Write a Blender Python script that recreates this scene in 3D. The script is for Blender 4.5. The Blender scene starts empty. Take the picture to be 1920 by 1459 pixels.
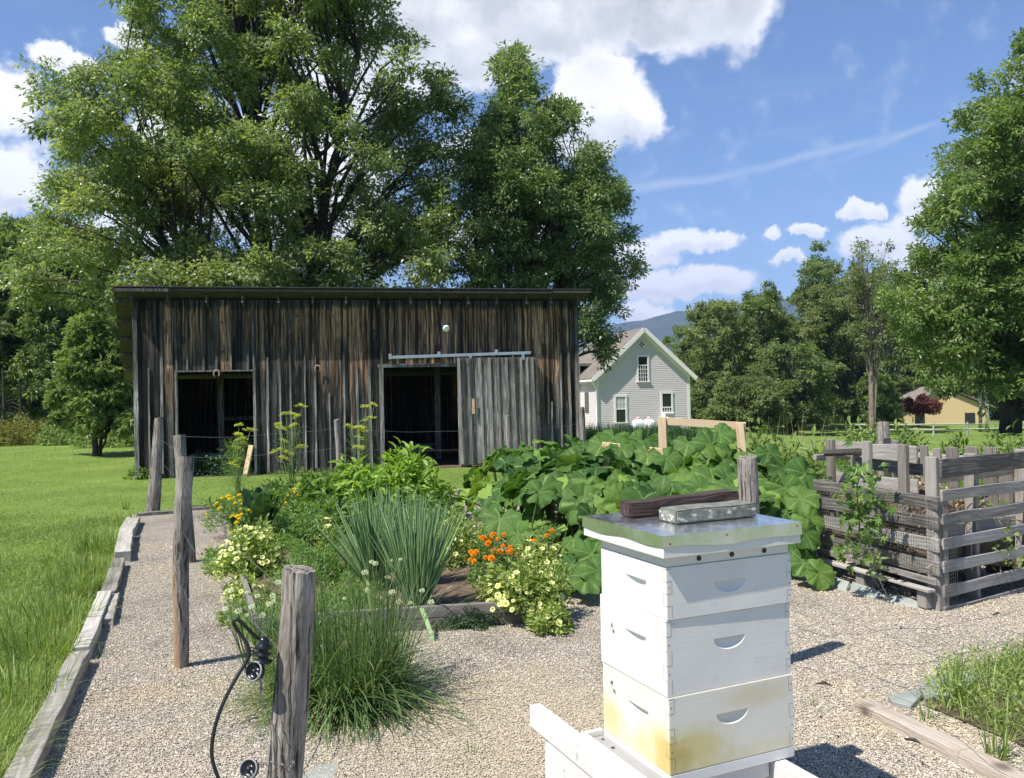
import bpy, bmesh, math, random
import numpy as np
from mathutils import Vector, Matrix
PI = math.pi
R = math.radians
random.seed(7)
rng = np.random.default_rng(11)
S = bpy.context.scene
C = S.collection

# ------------------------------------------------------------------ camera
F = 1550.0                       # focal length in photograph pixels (1920 wide)
EYE = Vector((0, 0, 1.6))
PITCH, ROLL = 0.0085, 0.020
fw = Vector((0, math.cos(PITCH), math.sin(PITCH)))
r0 = Vector((1, 0, 0)); u0 = Vector((0, -math.sin(PITCH), math.cos(PITCH)))
RT = r0 * math.cos(ROLL) - u0 * math.sin(ROLL)
UP = u0 * math.cos(ROLL) + r0 * math.sin(ROLL)
cam = bpy.data.objects.new('camera', bpy.data.cameras.new('camera')); C.objects.link(cam)
M = Matrix((RT, UP, -fw)).transposed().to_4x4(); M.translation = EYE
cam.matrix_world = M
cam.data.sensor_width = 36; cam.data.lens = F / 1920 * 36
cam.data.clip_start = 0.05; cam.data.clip_end = 20000
S.camera = cam

def ray(u, v):
    return (fw * F + RT * (u - 960) - UP * (v - 729.5)).normalized()
def G(u, v, z=0.0):              # point of the horizontal plane z seen at pixel u,v
    d = ray(u, v); return EYE + d * ((z - EYE.z) / d.z)
def D(u, v, y):                  # point at depth y seen at pixel u,v
    d = ray(u, v); return EYE + d * (y / d.y)
def onplane(u, v, p0, ang):      # (distance along wall, z) on a vertical wall through p0
    d = ray(u, v); n = Vector((-math.sin(ang), math.cos(ang), 0))
    t = (Vector((p0[0], p0[1], 0)) - Vector((EYE.x, EYE.y, 0))).dot(n) / Vector((d.x, d.y, 0)).dot(n)
    p = EYE + d * t
    return (p.x - p0[0]) * math.cos(ang) + (p.y - p0[1]) * math.sin(ang), p.z

# ------------------------------------------------------------------ sun, sky
SUN_AZ = R(36)      # heading the shadows run to, from +X towards +Y
SUN_EL = R(56)
sl = bpy.data.lights.new('sun', 'SUN'); so = bpy.data.objects.new('sun', sl); C.objects.link(so)
sd = Vector((math.cos(SUN_AZ) * math.cos(SUN_EL), math.sin(SUN_AZ) * math.cos(SUN_EL), -math.sin(SUN_EL)))
so.rotation_euler = sd.to_track_quat('-Z', 'Y').to_euler()
sl.energy = 5.0; sl.angle = R(0.53); sl.color = (1.0, 0.945, 0.86)
S.view_settings.view_transform = 'Standard'; S.view_settings.look = 'None'
S.view_settings.exposure = 0.75; S.view_settings.gamma = 1.0; S.view_settings.use_curve_mapping = False

def horizon(u): return 742.5 - (u - 960) * 0.02
W = bpy.data.worlds.new('World'); S.world = W; W.use_nodes = True
nt = W.node_tree; nt.nodes.clear()
def N(t, **k):
    n = nt.nodes.new(t)
    for a, b in k.items(): setattr(n, a, b)
    return n
def L(a, b): nt.links.new(a, b)
def mth(op, a, b=None, c=None, clamp=False):
    n = N('ShaderNodeMath', operation=op, use_clamp=clamp)
    for i, x in enumerate((a, b, c)):
        if x is None: continue
        if isinstance(x, (int, float)): n.inputs[i].default_value = x
        else: L(x, n.inputs[i])
    return n.outputs[0]
sky = N('ShaderNodeTexSky', sky_type='NISHITA', sun_disc=False)
sky.sun_elevation = SUN_EL; sky.sun_rotation = math.atan2(-sd.x, -sd.y)
sky.altitude = 300; sky.air_density = 1.1; sky.dust_density = 0.35; sky.ozone_density = 2.5
tc = N('ShaderNodeTexCoord'); sp = N('ShaderNodeSeparateXYZ'); L(tc.outputs['Generated'], sp.inputs[0])
az = mth('ARCTAN2', sp.outputs[0], sp.outputs[1]); el = mth('ARCSINE', sp.outputs[2])
ns = N('ShaderNodeTexNoise'); ns.inputs['Scale'].default_value = 9; ns.inputs['Detail'].default_value = 6; ns.inputs['Roughness'].default_value = 0.62
L(tc.outputs['Generated'], ns.inputs['Vector'])
sub = N('ShaderNodeVectorMath', operation='SUBTRACT'); L(ns.outputs['Color'], sub.inputs[0]); sub.inputs[1].default_value = (0.5, 0.5, 0.5)
scl = N('ShaderNodeVectorMath', operation='MULTIPLY'); L(sub.outputs[0], scl.inputs[0]); scl.inputs[1].default_value = (0.13, 0.10, 0)
cmb = N('ShaderNodeCombineXYZ'); L(az, cmb.inputs[0]); L(el, cmb.inputs[1])
pv = N('ShaderNodeVectorMath', operation='ADD'); L(cmb.outputs[0], pv.inputs[0]); L(scl.outputs[0], pv.inputs[1])
CL = [(800,20,130,110),(960,30,150,100),(1130,0,180,100),(1290,5,150,85),(1390,-20,100,95),(890,105,80,50),(1050,70,100,50),(1240,55,60,45),(700,60,200,150),(1130,-140,480,110),
      (1125,165,80,80),(1165,205,95,70),(1215,215,60,40),(1120,245,80,45),(1090,200,60,60),
      (5,325,80,66),(-30,180,70,60),(60,350,45,36),(110,120,60,22),(-110,300,130,120),(240,55,50,18),
      (500,330,260,110),(620,430,200,60),(300,420,120,60),(350,250,120,70),
      (1215,465,60,34),(1275,452,50,26),(1345,443,48,20),(1230,530,70,34),(1320,522,100,28),(1215,580,60,20),(930,300,110,60),(950,430,110,60),
      (1735,355,58,46),(1685,410,46,24),(1612,388,28,17),(1540,430,32,16),(1465,434,24,15),(1650,455,60,34),(1495,483,36,13),(1710,500,60,38),
      (1150,520,70,30),(2300,300,200,120),(2100,120,140,70)]
Fm = None; Bm = None
for (u, v, ru, rv) in CL:
    a = math.atan((u - 960) / F); e = math.atan((horizon(u) - v) / F * math.cos(a))
    s1 = N('ShaderNodeVectorMath', operation='SUBTRACT'); L(pv.outputs[0], s1.inputs[0]); s1.inputs[1].default_value = (a, e, 0)
    s2 = N('ShaderNodeVectorMath', operation='MULTIPLY'); L(s1.outputs[0], s2.inputs[0]); s2.inputs[1].default_value = (F / ru / 1.15 * math.cos(a) ** -0.5, F / rv / 1.15, 0)
    ln = N('ShaderNodeVectorMath', operation='LENGTH'); L(s2.outputs[0], ln.inputs[0])
    f = mth('SUBTRACT', 1.0, ln.outputs['Value'], clamp=True)
    sy = N('ShaderNodeSeparateXYZ'); L(s2.outputs[0], sy.inputs[0])
    Fm = f if Fm is None else mth('MAXIMUM', Fm, f)
    Bm = mth('MULTIPLY', f, sy.outputs[1]) if Bm is None else mth('MULTIPLY_ADD', f, sy.outputs[1], Bm)
n2 = N('ShaderNodeTexNoise'); n2.inputs['Scale'].default_value = 26; n2.inputs['Detail'].default_value = 7; n2.inputs['Roughness'].default_value = 0.6
L(tc.outputs['Generated'], n2.inputs['Vector'])
fld = mth('MULTIPLY_ADD', n2.outputs['Fac'], 0.5, mth('SUBTRACT', Fm, 0.25))
mr = N('ShaderNodeMapRange', interpolation_type='SMOOTHSTEP'); L(fld, mr.inputs[0])
mr.inputs[1].default_value = 0.0; mr.inputs[2].default_value = 0.38
# wisps of high cloud
wm = N('ShaderNodeMapping'); wm.inputs['Rotation'].default_value = (0, 0, 0); wm.inputs['Scale'].default_value = (3, 3, 26)
L(tc.outputs['Generated'], wm.inputs[0])
wn = N('ShaderNodeTexNoise'); wn.inputs['Scale'].default_value = 1.6; wn.inputs['Detail'].default_value = 8; wn.inputs['Roughness'].default_value = 0.55; wn.inputs['Distortion'].default_value = 0.5
L(wm.outputs[0], wn.inputs['Vector'])
wr = N('ShaderNodeMapRange', interpolation_type='SMOOTHSTEP'); L(wn.outputs['Fac'], wr.inputs[0]); wr.inputs[1].default_value = 0.52; wr.inputs[2].default_value = 0.85; wr.inputs[4].default_value = 0.16
def streak(u, v, ru, rv, slope, k):
    a = math.atan((u - 960) / F); e = math.atan((horizon(u) - v) / F * math.cos(a))
    s1 = N('ShaderNodeVectorMath', operation='SUBTRACT'); L(pv2.outputs[0], s1.inputs[0]); s1.inputs[1].default_value = (a, e, 0)
    q = N('ShaderNodeSeparateXYZ'); L(s1.outputs[0], q.inputs[0])
    yy = mth('SUBTRACT', q.outputs[1], mth('MULTIPLY', q.outputs[0], slope))
    c2 = N('ShaderNodeCombineXYZ'); L(mth('MULTIPLY', q.outputs[0], F / ru), c2.inputs[0]); L(mth('MULTIPLY', yy, F / rv), c2.inputs[1])
    ln = N('ShaderNodeVectorMath', operation='LENGTH'); L(c2.outputs[0], ln.inputs[0])
    return mth('MULTIPLY', mth('SUBTRACT', 1.0, ln.outputs['Value'], clamp=True), k)
sc2 = N('ShaderNodeVectorMath', operation='MULTIPLY'); L(sub.outputs[0], sc2.inputs[0]); sc2.inputs[1].default_value = (0.05, 0.02, 0)
pv2 = N('ShaderNodeVectorMath', operation='ADD'); L(cmb.outputs[0], pv2.inputs[0]); L(sc2.outputs[0], pv2.inputs[1])
ss = mth('ADD', streak(1530, 292, 230, 11, 0.13, 0.22), mth('ADD', streak(1690, 258, 150, 8, 0.27, 0.15), streak(1250, 345, 170, 12, 0.05, 0.25)))
mask = mth('MAXIMUM', mr.outputs[0], mth('ADD', ss, mth('MULTIPLY', wr.outputs[0], 0.5)), clamp=True)
# cloud brightness: thick cores and undersides greyer
br = N('ShaderNodeMapRange'); L(mth('MULTIPLY_ADD', n2.outputs['Fac'], 0.5, mth('ADD', Bm, 0.1)), br.inputs[0])
br.inputs[1].default_value = -0.25; br.inputs[2].default_value = 0.38; br.inputs[3].default_value = 0.0; br.inputs[4].default_value = 1.0
thick = N('ShaderNodeMapRange', interpolation_type='SMOOTHSTEP'); L(mth('MULTIPLY', el, 1.0), thick.inputs[0]); thick.inputs[1].default_value = 0.32; thick.inputs[2].default_value = 0.43
core = N('ShaderNodeMapRange', interpolation_type='SMOOTHSTEP'); L(fld, core.inputs[0]); core.inputs[1].default_value = 0.25; core.inputs[2].default_value = 0.62
gn = N('ShaderNodeMapRange'); L(ns.outputs['Fac'], gn.inputs[0]); gn.inputs[1].default_value = 0.38; gn.inputs[2].default_value = 0.6; gn.inputs[3].default_value = 0.35; gn.inputs[4].default_value = 1.0
greyf = mth('MULTIPLY', gn.outputs[0], mth('MULTIPLY', thick.outputs[0], core.outputs[0]))
cc = N('ShaderNodeMix', data_type='RGBA'); L(br.outputs[0], cc.inputs[0]); cc.inputs[6].default_value = (5.6, 5.9, 6.4, 1); cc.inputs[7].default_value = (9.8, 9.7, 9.5, 1)
cg = N('ShaderNodeMix', data_type='RGBA'); L(greyf, cg.inputs[0]); L(cc.outputs[2], cg.inputs[6]); cg.inputs[7].default_value = (4.6, 4.8, 5.1, 1)
tint = N('ShaderNodeMix', data_type='RGBA', blend_type='MULTIPLY'); tint.inputs[0].default_value = 1.0; L(sky.outputs[0], tint.inputs[6]); tint.inputs[7].default_value = (0.66, 0.88, 1.10, 1)
mx = N('ShaderNodeMix', data_type='RGBA'); L(mask, mx.inputs[0]); L(tint.outputs[2], mx.inputs[6]); L(cg.outputs[2], mx.inputs[7])
bg = N('ShaderNodeBackground'); bg.inputs[1].default_value = 0.083; L(mx.outputs[2], bg.inputs[0])
wo = N('ShaderNodeOutputWorld'); L(bg.outputs[0], wo.inputs[0])

# ------------------------------------------------------------------ helpers
def tag(o, label=None, cat=None, group=None, kind=None):
    if label: o['label'] = label
    if cat: o['category'] = cat
    if group: o['group'] = group
    if kind: o['kind'] = kind
    return o
def empty(name, loc, rz=0.0, label=None, cat=None, group=None):
    o = bpy.data.objects.new(name, None); C.objects.link(o); o.location = loc; o.rotation_euler = (0, 0, rz)
    o.empty_display_size = 0.1
    return tag(o, label, cat, group)
def vnorm(a): return a / np.maximum(np.linalg.norm(a, axis=-1, keepdims=True), 1e-9)

class MB:
    """collects geometry; verts arrays, faces arrays of uniform size, a random value per vertex"""
    def __init__(s): s.v = []; s.f = []; s.r = []; s.n = 0
    def add(s, v, faces, rnd=None):
        v = np.asarray(v, float).reshape(-1, 3)
        s.v.append(v)
        if not isinstance(faces, list) or (len(faces) and np.ndim(faces[0]) == 1): faces = [faces]
        for f in faces:
            f = np.asarray(f, int)
            if f.size: s.f.append(f + s.n)
        if rnd is None: rnd = random.random()
        s.r.append(np.broadcast_to(np.asarray(rnd, float), (len(v),)).copy())
        s.n += len(v); return s
    def box(s, c, size, rot=None, rnd=None, taper=0, jit=0):
        hx, hy, hz = [q / 2 for q in size]
        v = np.array([[x, y, z] for z in (-hz, hz) for y in (-hy, hy) for x in (-hx, hx)], float)
        if jit: v += rng.uniform(-jit, jit, v.shape)
        if rot is not None: v = v @ np.array(rot.to_3x3()).T
        return s.add(v + np.array(c), [[[0, 2, 3, 1], [4, 5, 7, 6], [0, 1, 5, 4], [2, 6, 7, 3], [0, 4, 6, 2], [1, 3, 7, 5]]], rnd)
    def bx(s, x0, x1, y0, y1, z0, z1, rnd=None, jit=0):
        return s.box(((x0 + x1) / 2, (y0 + y1) / 2, (z0 + z1) / 2), (x1 - x0, y1 - y0, z1 - z0), None, rnd, 0, jit)
    def beam(s, p, q, w, h, rnd=None, upv=(0, 0, 1)):
        p = Vector(p); q = Vector(q); d = (q - p); l = d.length; d.normalize()
        y = Vector(upv).cross(d)
        if y.length < 1e-4: y = Vector((1, 0, 0)).cross(d)
        y.normalize(); z = d.cross(y)
        return s.box((p + q) / 2, (l, w, h), Matrix((d, y, z)).transposed(), rnd)
    def tube(s, pts, rad, n=8, rnd=None, cap=True, noise=0.0):
        pts = np.asarray(pts, float); m = len(pts)
        rad = np.broadcast_to(np.asarray(rad, float), (m,))
        t = np.gradient(pts, axis=0); t = vnorm(t)
        ref = np.array([0, 0, 1.0]) if abs(t[0][2]) < 0.9 else np.array([1.0, 0, 0])
        a = vnorm(np.cross(t, ref))
        for q in range(1, m):        # carry the frame along so the tube never twists
            w_ = a[q - 1] - t[q] * a[q - 1].dot(t[q]); a[q] = w_ / max(np.linalg.norm(w_), 1e-9)
        b = np.cross(t, a)
        th = np.arange(n) / n * 2 * PI
        ring = (np.cos(th)[None, :, None] * a[:, None, :] + np.sin(th)[None, :, None] * b[:, None, :])
        rr = rad[:, None, None] * (1 + (rng.uniform(-noise, noise, (m, n, 1)) if noise else 0))
        v = (pts[:, None, :] + ring * rr).reshape(-1, 3)
        i = np.arange(m - 1)[:, None] * n; j = np.arange(n)[None, :]; k = (j + 1) % n
        f = np.stack([i + j, i + k, i + n + k, i + n + j], -1).reshape(-1, 4)
        fs = [f]
        if cap: fs += [np.arange(n)[None, ::-1], (np.arange(n) + (m - 1) * n)[None, :]]
        return s.add(v, fs, rnd)
    def build(s, name, mat=None, parent=None, smooth=False, loc=None, rz=0.0):
        me = bpy.data.meshes.new(name)
        v = np.concatenate(s.v); me.vertices.add(len(v)); me.vertices.foreach_set('co', v.ravel())
        sizes = np.concatenate([np.full(len(f), f.shape[1]) for f in s.f]); loops = np.concatenate([f.ravel() for f in s.f])
        me.loops.add(len(loops)); me.loops.foreach_set('vertex_index', loops.astype(np.int32))
        me.polygons.add(len(sizes)); st = np.concatenate([[0], np.cumsum(sizes)[:-1]])
        me.polygons.foreach_set('loop_start', st.astype(np.int32))
        me.polygons.foreach_set('use_smooth', np.full(len(sizes), bool(smooth)))
        at = me.attributes.new('rnd', 'FLOAT', 'POINT'); at.data.foreach_set('value', np.concatenate(s.r).astype(np.float32))
        me.update(calc_edges=True); me.validate()
        if mat: me.materials.append(mat)
        o = bpy.data.objects.new(name, me); C.objects.link(o)
        if parent: o.parent = parent
        if loc is not None: o.location = loc
        o.rotation_euler = (0, 0, rz)
        return o

def bevel(o, w=0.004, seg=1):
    m = o.modifiers.new('bevel', 'BEVEL'); m.width = w; m.segments = seg; m.limit_method = 'ANGLE'; return o

def leaves(mb, pos, dr, nr, Ln, Wd, rnd, fold=0.12, droop=0.15, kind='diamond'):
    """vectorised leaves; pos,dr,nr (N,3); Ln,Wd (N,)"""
    n = len(pos); dr = vnorm(dr); sd_ = vnorm(np.cross(dr, nr)); nn = np.cross(sd_, dr)
    if kind == 'diamond':
        T = np.array([[0, 0, 0], [0.5, 0.45, fold], [0, 1, -droop], [-0.5, 0.45, fold]]); Fc = [[0, 1, 2, 3]]
    elif kind == 'leaf6':
        T = np.array([[0, 0, 0], [0.38, 0.3, fold], [0.45, 0.6, fold - droop * .3], [0, 1, -droop], [-0.45, 0.6, fold - droop * .3], [-0.38, 0.3, fold], [0, .45, 0]])
        Fc = [[0, 1, 6], [1, 2, 6], [2, 3, 6], [3, 4, 6], [4, 5, 6], [5, 0, 6]]
    elif kind == 'blade':
        T = np.array([[-.5, 0, 0], [.5, 0, 0], [.42, .4, -droop * .12], [-.42, .4, -droop * .12], [.3, .75, -droop * .5], [-.3, .75, -droop * .5], [0, 1, -droop]])
        Fc = [[[0, 1, 2, 3], [3, 2, 4, 5]], [[5, 4, 6]]]
    elif kind == 'star':
        T = [[0, 0, 0]]
        for a, r in ((-80, .35), (-60, .62), (-40, .42), (-28, .95), (-14, .5), (0, 1.1), (14, .5), (28, .95), (40, .42), (60, .62), (80, .35)):
            T.append([r * math.sin(R(a)), r * math.cos(R(a)), fold * abs(a) / 60 - droop * r * r])
        T = np.array(T); Fc = [[0, i + 1, i] for i in range(1, 11)]
    V = (pos[:, None, :] + T[None, :, 0:1] * (Wd[:, None, None] * sd_[:, None, :]) + T[None, :, 1:2] * (Ln[:, None, None] * dr[:, None, :])
         + T[None, :, 2:3] * (Ln[:, None, None] * nn[:, None, :]))
    k = len(T); base = (np.arange(n) * k)[:, None, None]
    groups = Fc if isinstance(Fc[0][0], list) else [Fc]
    fs = [(base + np.array(g)[None]).reshape(-1, len(g[0])) for g in groups]
    mb.add(V.reshape(-1, 3), fs, np.repeat(rnd, k))

def rand_dir(n): return vnorm(rng.normal(size=(n, 3)))

# ------------------------------------------------------------------ materials
MATS = {}
def newmat(name):
    m = bpy.data.materials.new(name); m.use_nodes = True; t = m.node_tree; t.nodes.clear(); MATS[name] = m
    def n(tp, **k):
        q = t.nodes.new(tp)
        for a, b in k.items():
            if a == 'inp':
                for kk, vv in b.items(): q.inputs[kk].default_value = vv
            else: setattr(q, a, b)
        return q
    def l(a, b): t.links.new(a, b)
    out = n('ShaderNodeOutputMaterial')
    return m, n, l, out
def ramp(n, stops, interp='LINEAR'):
    r = n('ShaderNodeValToRGB'); r.color_ramp.interpolation = interp
    e = r.color_ramp.elements
    while len(e) > 1: e.remove(e[-1])
    e[0].position = stops[0][0]; e[0].color = (*stops[0][1], 1)
    for p, c in stops[1:]:
        q = e.new(p); q.color = (*c, 1)
    return r

def leaf_mat(name, c0, c1, c2, tr=0.3, rough=0.45, big=0.0, spec=0.35):
    m, n, l, out = newmat(name)
    a = n('ShaderNodeAttribute', attribute_name='rnd')
    r = ramp(n, [(0.0, c0), (0.5, c1), (1.0, c2)])
    l(a.outputs['Fac'], r.inputs[0]); col = r.outputs[0]
    if big:
        tcn = n('ShaderNodeTexCoord'); no = n('ShaderNodeTexNoise', inp={'Scale': big, 'Detail': 3.0}); l(tcn.outputs['Object'], no.inputs['Vector'])
        ma = n('ShaderNodeMath', operation='MULTIPLY_ADD', inp={1: 1.3, 2: -0.65}); l(no.outputs['Fac'], ma.inputs[0])
        ad = n('ShaderNodeMath', operation='ADD'); l(a.outputs['Fac'], ad.inputs[0]); l(ma.outputs[0], ad.inputs[1]); l(ad.outputs[0], r.inputs[0])
    p = n('ShaderNodeBsdfPrincipled', inp={'Roughness': rough, 'Specular IOR Level': spec}); l(col, p.inputs['Base Color'])
    t = n('ShaderNodeBsdfTranslucent'); br_ = n('ShaderNodeMix', data_type='RGBA', blend_type='MULTIPLY', inp={0: 1.0, 7: (1.5, 1.6, 0.7, 1)})
    l(col, br_.inputs[6]); l(br_.outputs[2], t.inputs[0])
    mxs = n('ShaderNodeMixShader', inp={0: tr}); l(p.outputs[0], mxs.inputs[1]); l(t.outputs[0], mxs.inputs[2]); l(mxs.outputs[0], out.inputs[0])
    return m

def wood_mat(name, stops, axis='Z', fine=60.0, knots=True, bump=0.35, rough=0.85, along=1.6, rv=0.35):
    """weathered grain running along one object axis; rnd shifts tone per board"""
    m, n, l, out = newmat(name)
    tcn = n('ShaderNodeTexCoord'); a = n('ShaderNodeAttribute', attribute_name='rnd')
    mp = n('ShaderNodeMapping'); sc_ = {'X': (along, fine, fine), 'Y': (fine, along, fine), 'Z': (fine, fine, along)}[axis]
    mp.inputs['Scale'].default_value = sc_
    off = n('ShaderNodeVectorMath', operation='SCALE', inp={0: (17.0, 31.0, 23.0)}); l(a.outputs['Fac'], off.inputs['Scale'])
    ad = n('ShaderNodeVectorMath', operation='ADD'); l(tcn.outputs['Object'], ad.inputs[0]); l(off.outputs[0], ad.inputs[1])
    # warp so the grain wanders
    wno = n('ShaderNodeTexNoise', inp={'Scale': 2.2, 'Detail': 2.0}); l(ad.outputs[0], wno.inputs['Vector'])
    wsc = n('ShaderNodeVectorMath', operation='SCALE', inp={'Scale': 0.09}); l(wno.outputs['Color'], wsc.inputs[0])
    ad2 = n('ShaderNodeVectorMath', operation='ADD'); l(ad.outputs[0], ad2.inputs[0]); l(wsc.outputs[0], ad2.inputs[1])
    l(ad2.outputs[0], mp.inputs[0])
    g = n('ShaderNodeTexNoise', inp={'Scale': 1.0, 'Detail': 5.0, 'Roughness': 0.65}); l(mp.outputs[0], g.inputs['Vector'])
    big_ = n('ShaderNodeTexNoise', inp={'Scale': 1.7, 'Detail': 4.0}); l(ad.outputs[0], big_.inputs['Vector'])
    s1 = n('ShaderNodeMath', operation='MULTIPLY_ADD', inp={1: 0.75, 2: -0.1}); l(g.outputs['Fac'], s1.inputs[0])
    s2 = n('ShaderNodeMath', operation='MULTIPLY_ADD', inp={1: 0.35}); l(big_.outputs['Fac'], s2.inputs[0]); l(s1.outputs[0], s2.inputs[2])
    s3 = n('ShaderNodeMath', operation='MULTIPLY_ADD', inp={1: rv}); l(a.outputs['Fac'], s3.inputs[0]); 
    s4 = n('ShaderNodeMath', operation='SUBTRACT', inp={1: rv / 2}); l(s2.outputs[0], s4.inputs[0]); l(s4.outputs[0], s3.inputs[2])
    r = ramp(n, stops); l(s3.outputs[0], r.inputs[0]); col = r.outputs[0]
    h = g.outputs['Fac']
    if knots:
        vo = n('ShaderNodeTexVoronoi', inp={'Scale': 2.6}); l(ad.outputs[0], vo.inputs['Vector'])
        kr = n('ShaderNodeMapRange', inp={1: 0.05, 2: 0.14, 3: 0.75, 4: 0.0}); l(vo.outputs['Distance'], kr.inputs[0])
        km = n('ShaderNodeMix', data_type='RGBA', inp={7: (stops[0][1][0] * .6, stops[0][1][1] * .55, stops[0][1][2] * .5, 1)}); l(kr.outputs[0], km.inputs[0]); l(col, km.inputs[6]); col = km.outputs[2]
    p = n('ShaderNodeBsdfPrincipled', inp={'Roughness': rough, 'Specular IOR Level': 0.25}); l(col, p.inputs['Base Color'])
    b = n('ShaderNodeBump', inp={'Strength': bump, 'Distance': 0.01}); l(h, b.inputs['Height']); l(b.outputs[0], p.inputs['Normal'])
    l(p.outputs[0], out.inputs[0]); return m

def paint_mat(name, col, rough=0.5, var=0.08, scale=6.0, bump=0.08, metallic=0.0, spec=0.5, dirt=None, dirtscale=3.0, dirtamt=(0.55, 0.8)):
    m, n, l, out = newmat(name)
    tcn = n('ShaderNodeTexCoord'); no = n('ShaderNodeTexNoise', inp={'Scale': scale, 'Detail': 6.0, 'Roughness': 0.65}); l(tcn.outputs['Object'], no.inputs['Vector'])
    lo = tuple(c * (1 - var) for c in col); hi = tuple(min(1, c * (1 + var)) for c in col)
    r = ramp(n, [(0.3, lo), (0.7, hi)]); l(no.outputs['Fac'], r.inputs[0]); c = r.outputs[0]
    if dirt:
        dn = n('ShaderNodeTexNoise', inp={'Scale': dirtscale, 'Detail': 8.0, 'Roughness': 0.7}); l(tcn.outputs['Object'], dn.inputs['Vector'])
        dr_ = n('ShaderNodeMapRange', inp={1: dirtamt[0], 2: dirtamt[1]}); l(dn.outputs['Fac'], dr_.inputs[0])
        dm = n('ShaderNodeMix', data_type='RGBA', inp={7: (*dirt, 1)}); l(dr_.outputs[0], dm.inputs[0]); l(c, dm.inputs[6]); c = dm.outputs[2]
    p = n('ShaderNodeBsdfPrincipled', inp={'Roughness': rough, 'Metallic': metallic, 'Specular IOR Level': spec}); l(c, p.inputs['Base Color'])
    fn = n('ShaderNodeTexNoise', inp={'Scale': scale * 9, 'Detail': 4.0}); l(tcn.outputs['Object'], fn.inputs['Vector'])
    b = n('ShaderNodeBump', inp={'Strength': bump, 'Distance': 0.004}); l(fn.outputs['Fac'], b.inputs['Height']); l(b.outputs[0], p.inputs['Normal'])
    l(p.outputs[0], out.inputs[0]); return m

# foliage
m_ash = leaf_mat('ash_leaf', (0.10, 0.145, 0.05), (0.20, 0.255, 0.095), (0.38, 0.41, 0.18), 0.45, big=0.35, rough=0.38, spec=0.5)
m_ash2 = leaf_mat('ash_leaf_cool', (0.085, 0.13, 0.05), (0.165, 0.23, 0.09), (0.30, 0.35, 0.15), 0.43, big=0.4, rough=0.38, spec=0.5)
m_maple = leaf_mat('maple_leaf', (0.09, 0.14, 0.042), (0.17, 0.245, 0.075), (0.31, 0.37, 0.14), 0.43, big=0.4, rough=0.4, spec=0.5)
m_wood_a = leaf_mat('forest_leaf', (0.085, 0.13, 0.045), (0.165, 0.22, 0.075), (0.28, 0.32, 0.12), 0.4, big=0.3, rough=0.4, spec=0.45)
m_wood_b = leaf_mat('willow_leaf', (0.11, 0.145, 0.055), (0.20, 0.24, 0.095), (0.31, 0.34, 0.15), 0.4, big=0.3)
m_bright = leaf_mat('young_tree_leaf', (0.13, 0.18, 0.06), (0.21, 0.28, 0.10), (0.32, 0.38, 0.16), 0.4, big=0.5)
m_spruce = leaf_mat('spruce_needle', (0.012, 0.025, 0.012), (0.02, 0.04, 0.018), (0.03, 0.055, 0.025), 0.1)
m_red = leaf_mat('red_leaf', (0.09, 0.025, 0.022), (0.17, 0.05, 0.04), (0.26, 0.10, 0.07), 0.25)
m_grass = leaf_mat('grass_blade', (0.10, 0.165, 0.034), (0.20, 0.285, 0.064), (0.40, 0.46, 0.15), 0.35, big=0.7)
m_weed = leaf_mat('weed_leaf', (0.10, 0.16, 0.04), (0.18, 0.26, 0.07), (0.32, 0.38, 0.13), 0.35, big=0.6)
m_gold = leaf_mat('goldenrod', (0.10, 0.13, 0.02), (0.2, 0.2, 0.04), (0.32, 0.27, 0.05), 0.3)
m_pepper = leaf_mat('pepper_leaf', (0.13, 0.23, 0.03), (0.24, 0.37, 0.06), (0.38, 0.50, 0.12), 0.4)
m_garden = leaf_mat('garden_leaf', (0.06, 0.13, 0.03), (0.13, 0.23, 0.05), (0.24, 0.34, 0.09), 0.35)
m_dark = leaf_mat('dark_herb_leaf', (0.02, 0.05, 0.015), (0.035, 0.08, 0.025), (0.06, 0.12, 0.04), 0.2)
m_feather = leaf_mat('feathery_leaf', (0.09, 0.17, 0.04), (0.16, 0.28, 0.07), (0.27, 0.40, 0.11), 0.4)
m_chive = leaf_mat('chive_blade', (0.05, 0.10, 0.032), (0.10, 0.175, 0.055), (0.27, 0.33, 0.14), 0.3)
m_onion = leaf_mat('onion_blade', (0.10, 0.20, 0.075), (0.19, 0.32, 0.13), (0.34, 0.47, 0.23), 0.25, rough=0.5)
m_dill = leaf_mat('dill_umbel', (0.38, 0.42, 0.05), (0.55, 0.57, 0.08), (0.68, 0.68, 0.14), 0.35)
m_stem = leaf_mat('green_stem', (0.08, 0.14, 0.03), (0.14, 0.21, 0.06), (0.25, 0.32, 0.12), 0.1)
m_petu = leaf_mat('yellow_petal', (0.68, 0.66, 0.18), (0.80, 0.78, 0.32), (0.88, 0.87, 0.52), 0.4)
m_petc = leaf_mat('petal_throat', (0.55, 0.5, 0.05), (0.6, 0.55, 0.08), (0.65, 0.6, 0.1), 0.3)
m_mary = leaf_mat('yellow_marigold', (0.75, 0.55, 0.01), (0.85, 0.68, 0.02), (0.9, 0.76, 0.04), 0.3)
m_maro = leaf_mat('orange_marigold', (0.80, 0.32, 0.01), (0.88, 0.42, 0.015), (0.92, 0.52, 0.03), 0.3)
m_white_fl = leaf_mat('white_floret', (0.55, 0.58, 0.42), (0.72, 0.74, 0.6), (0.82, 0.83, 0.74), 0.3)
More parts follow.
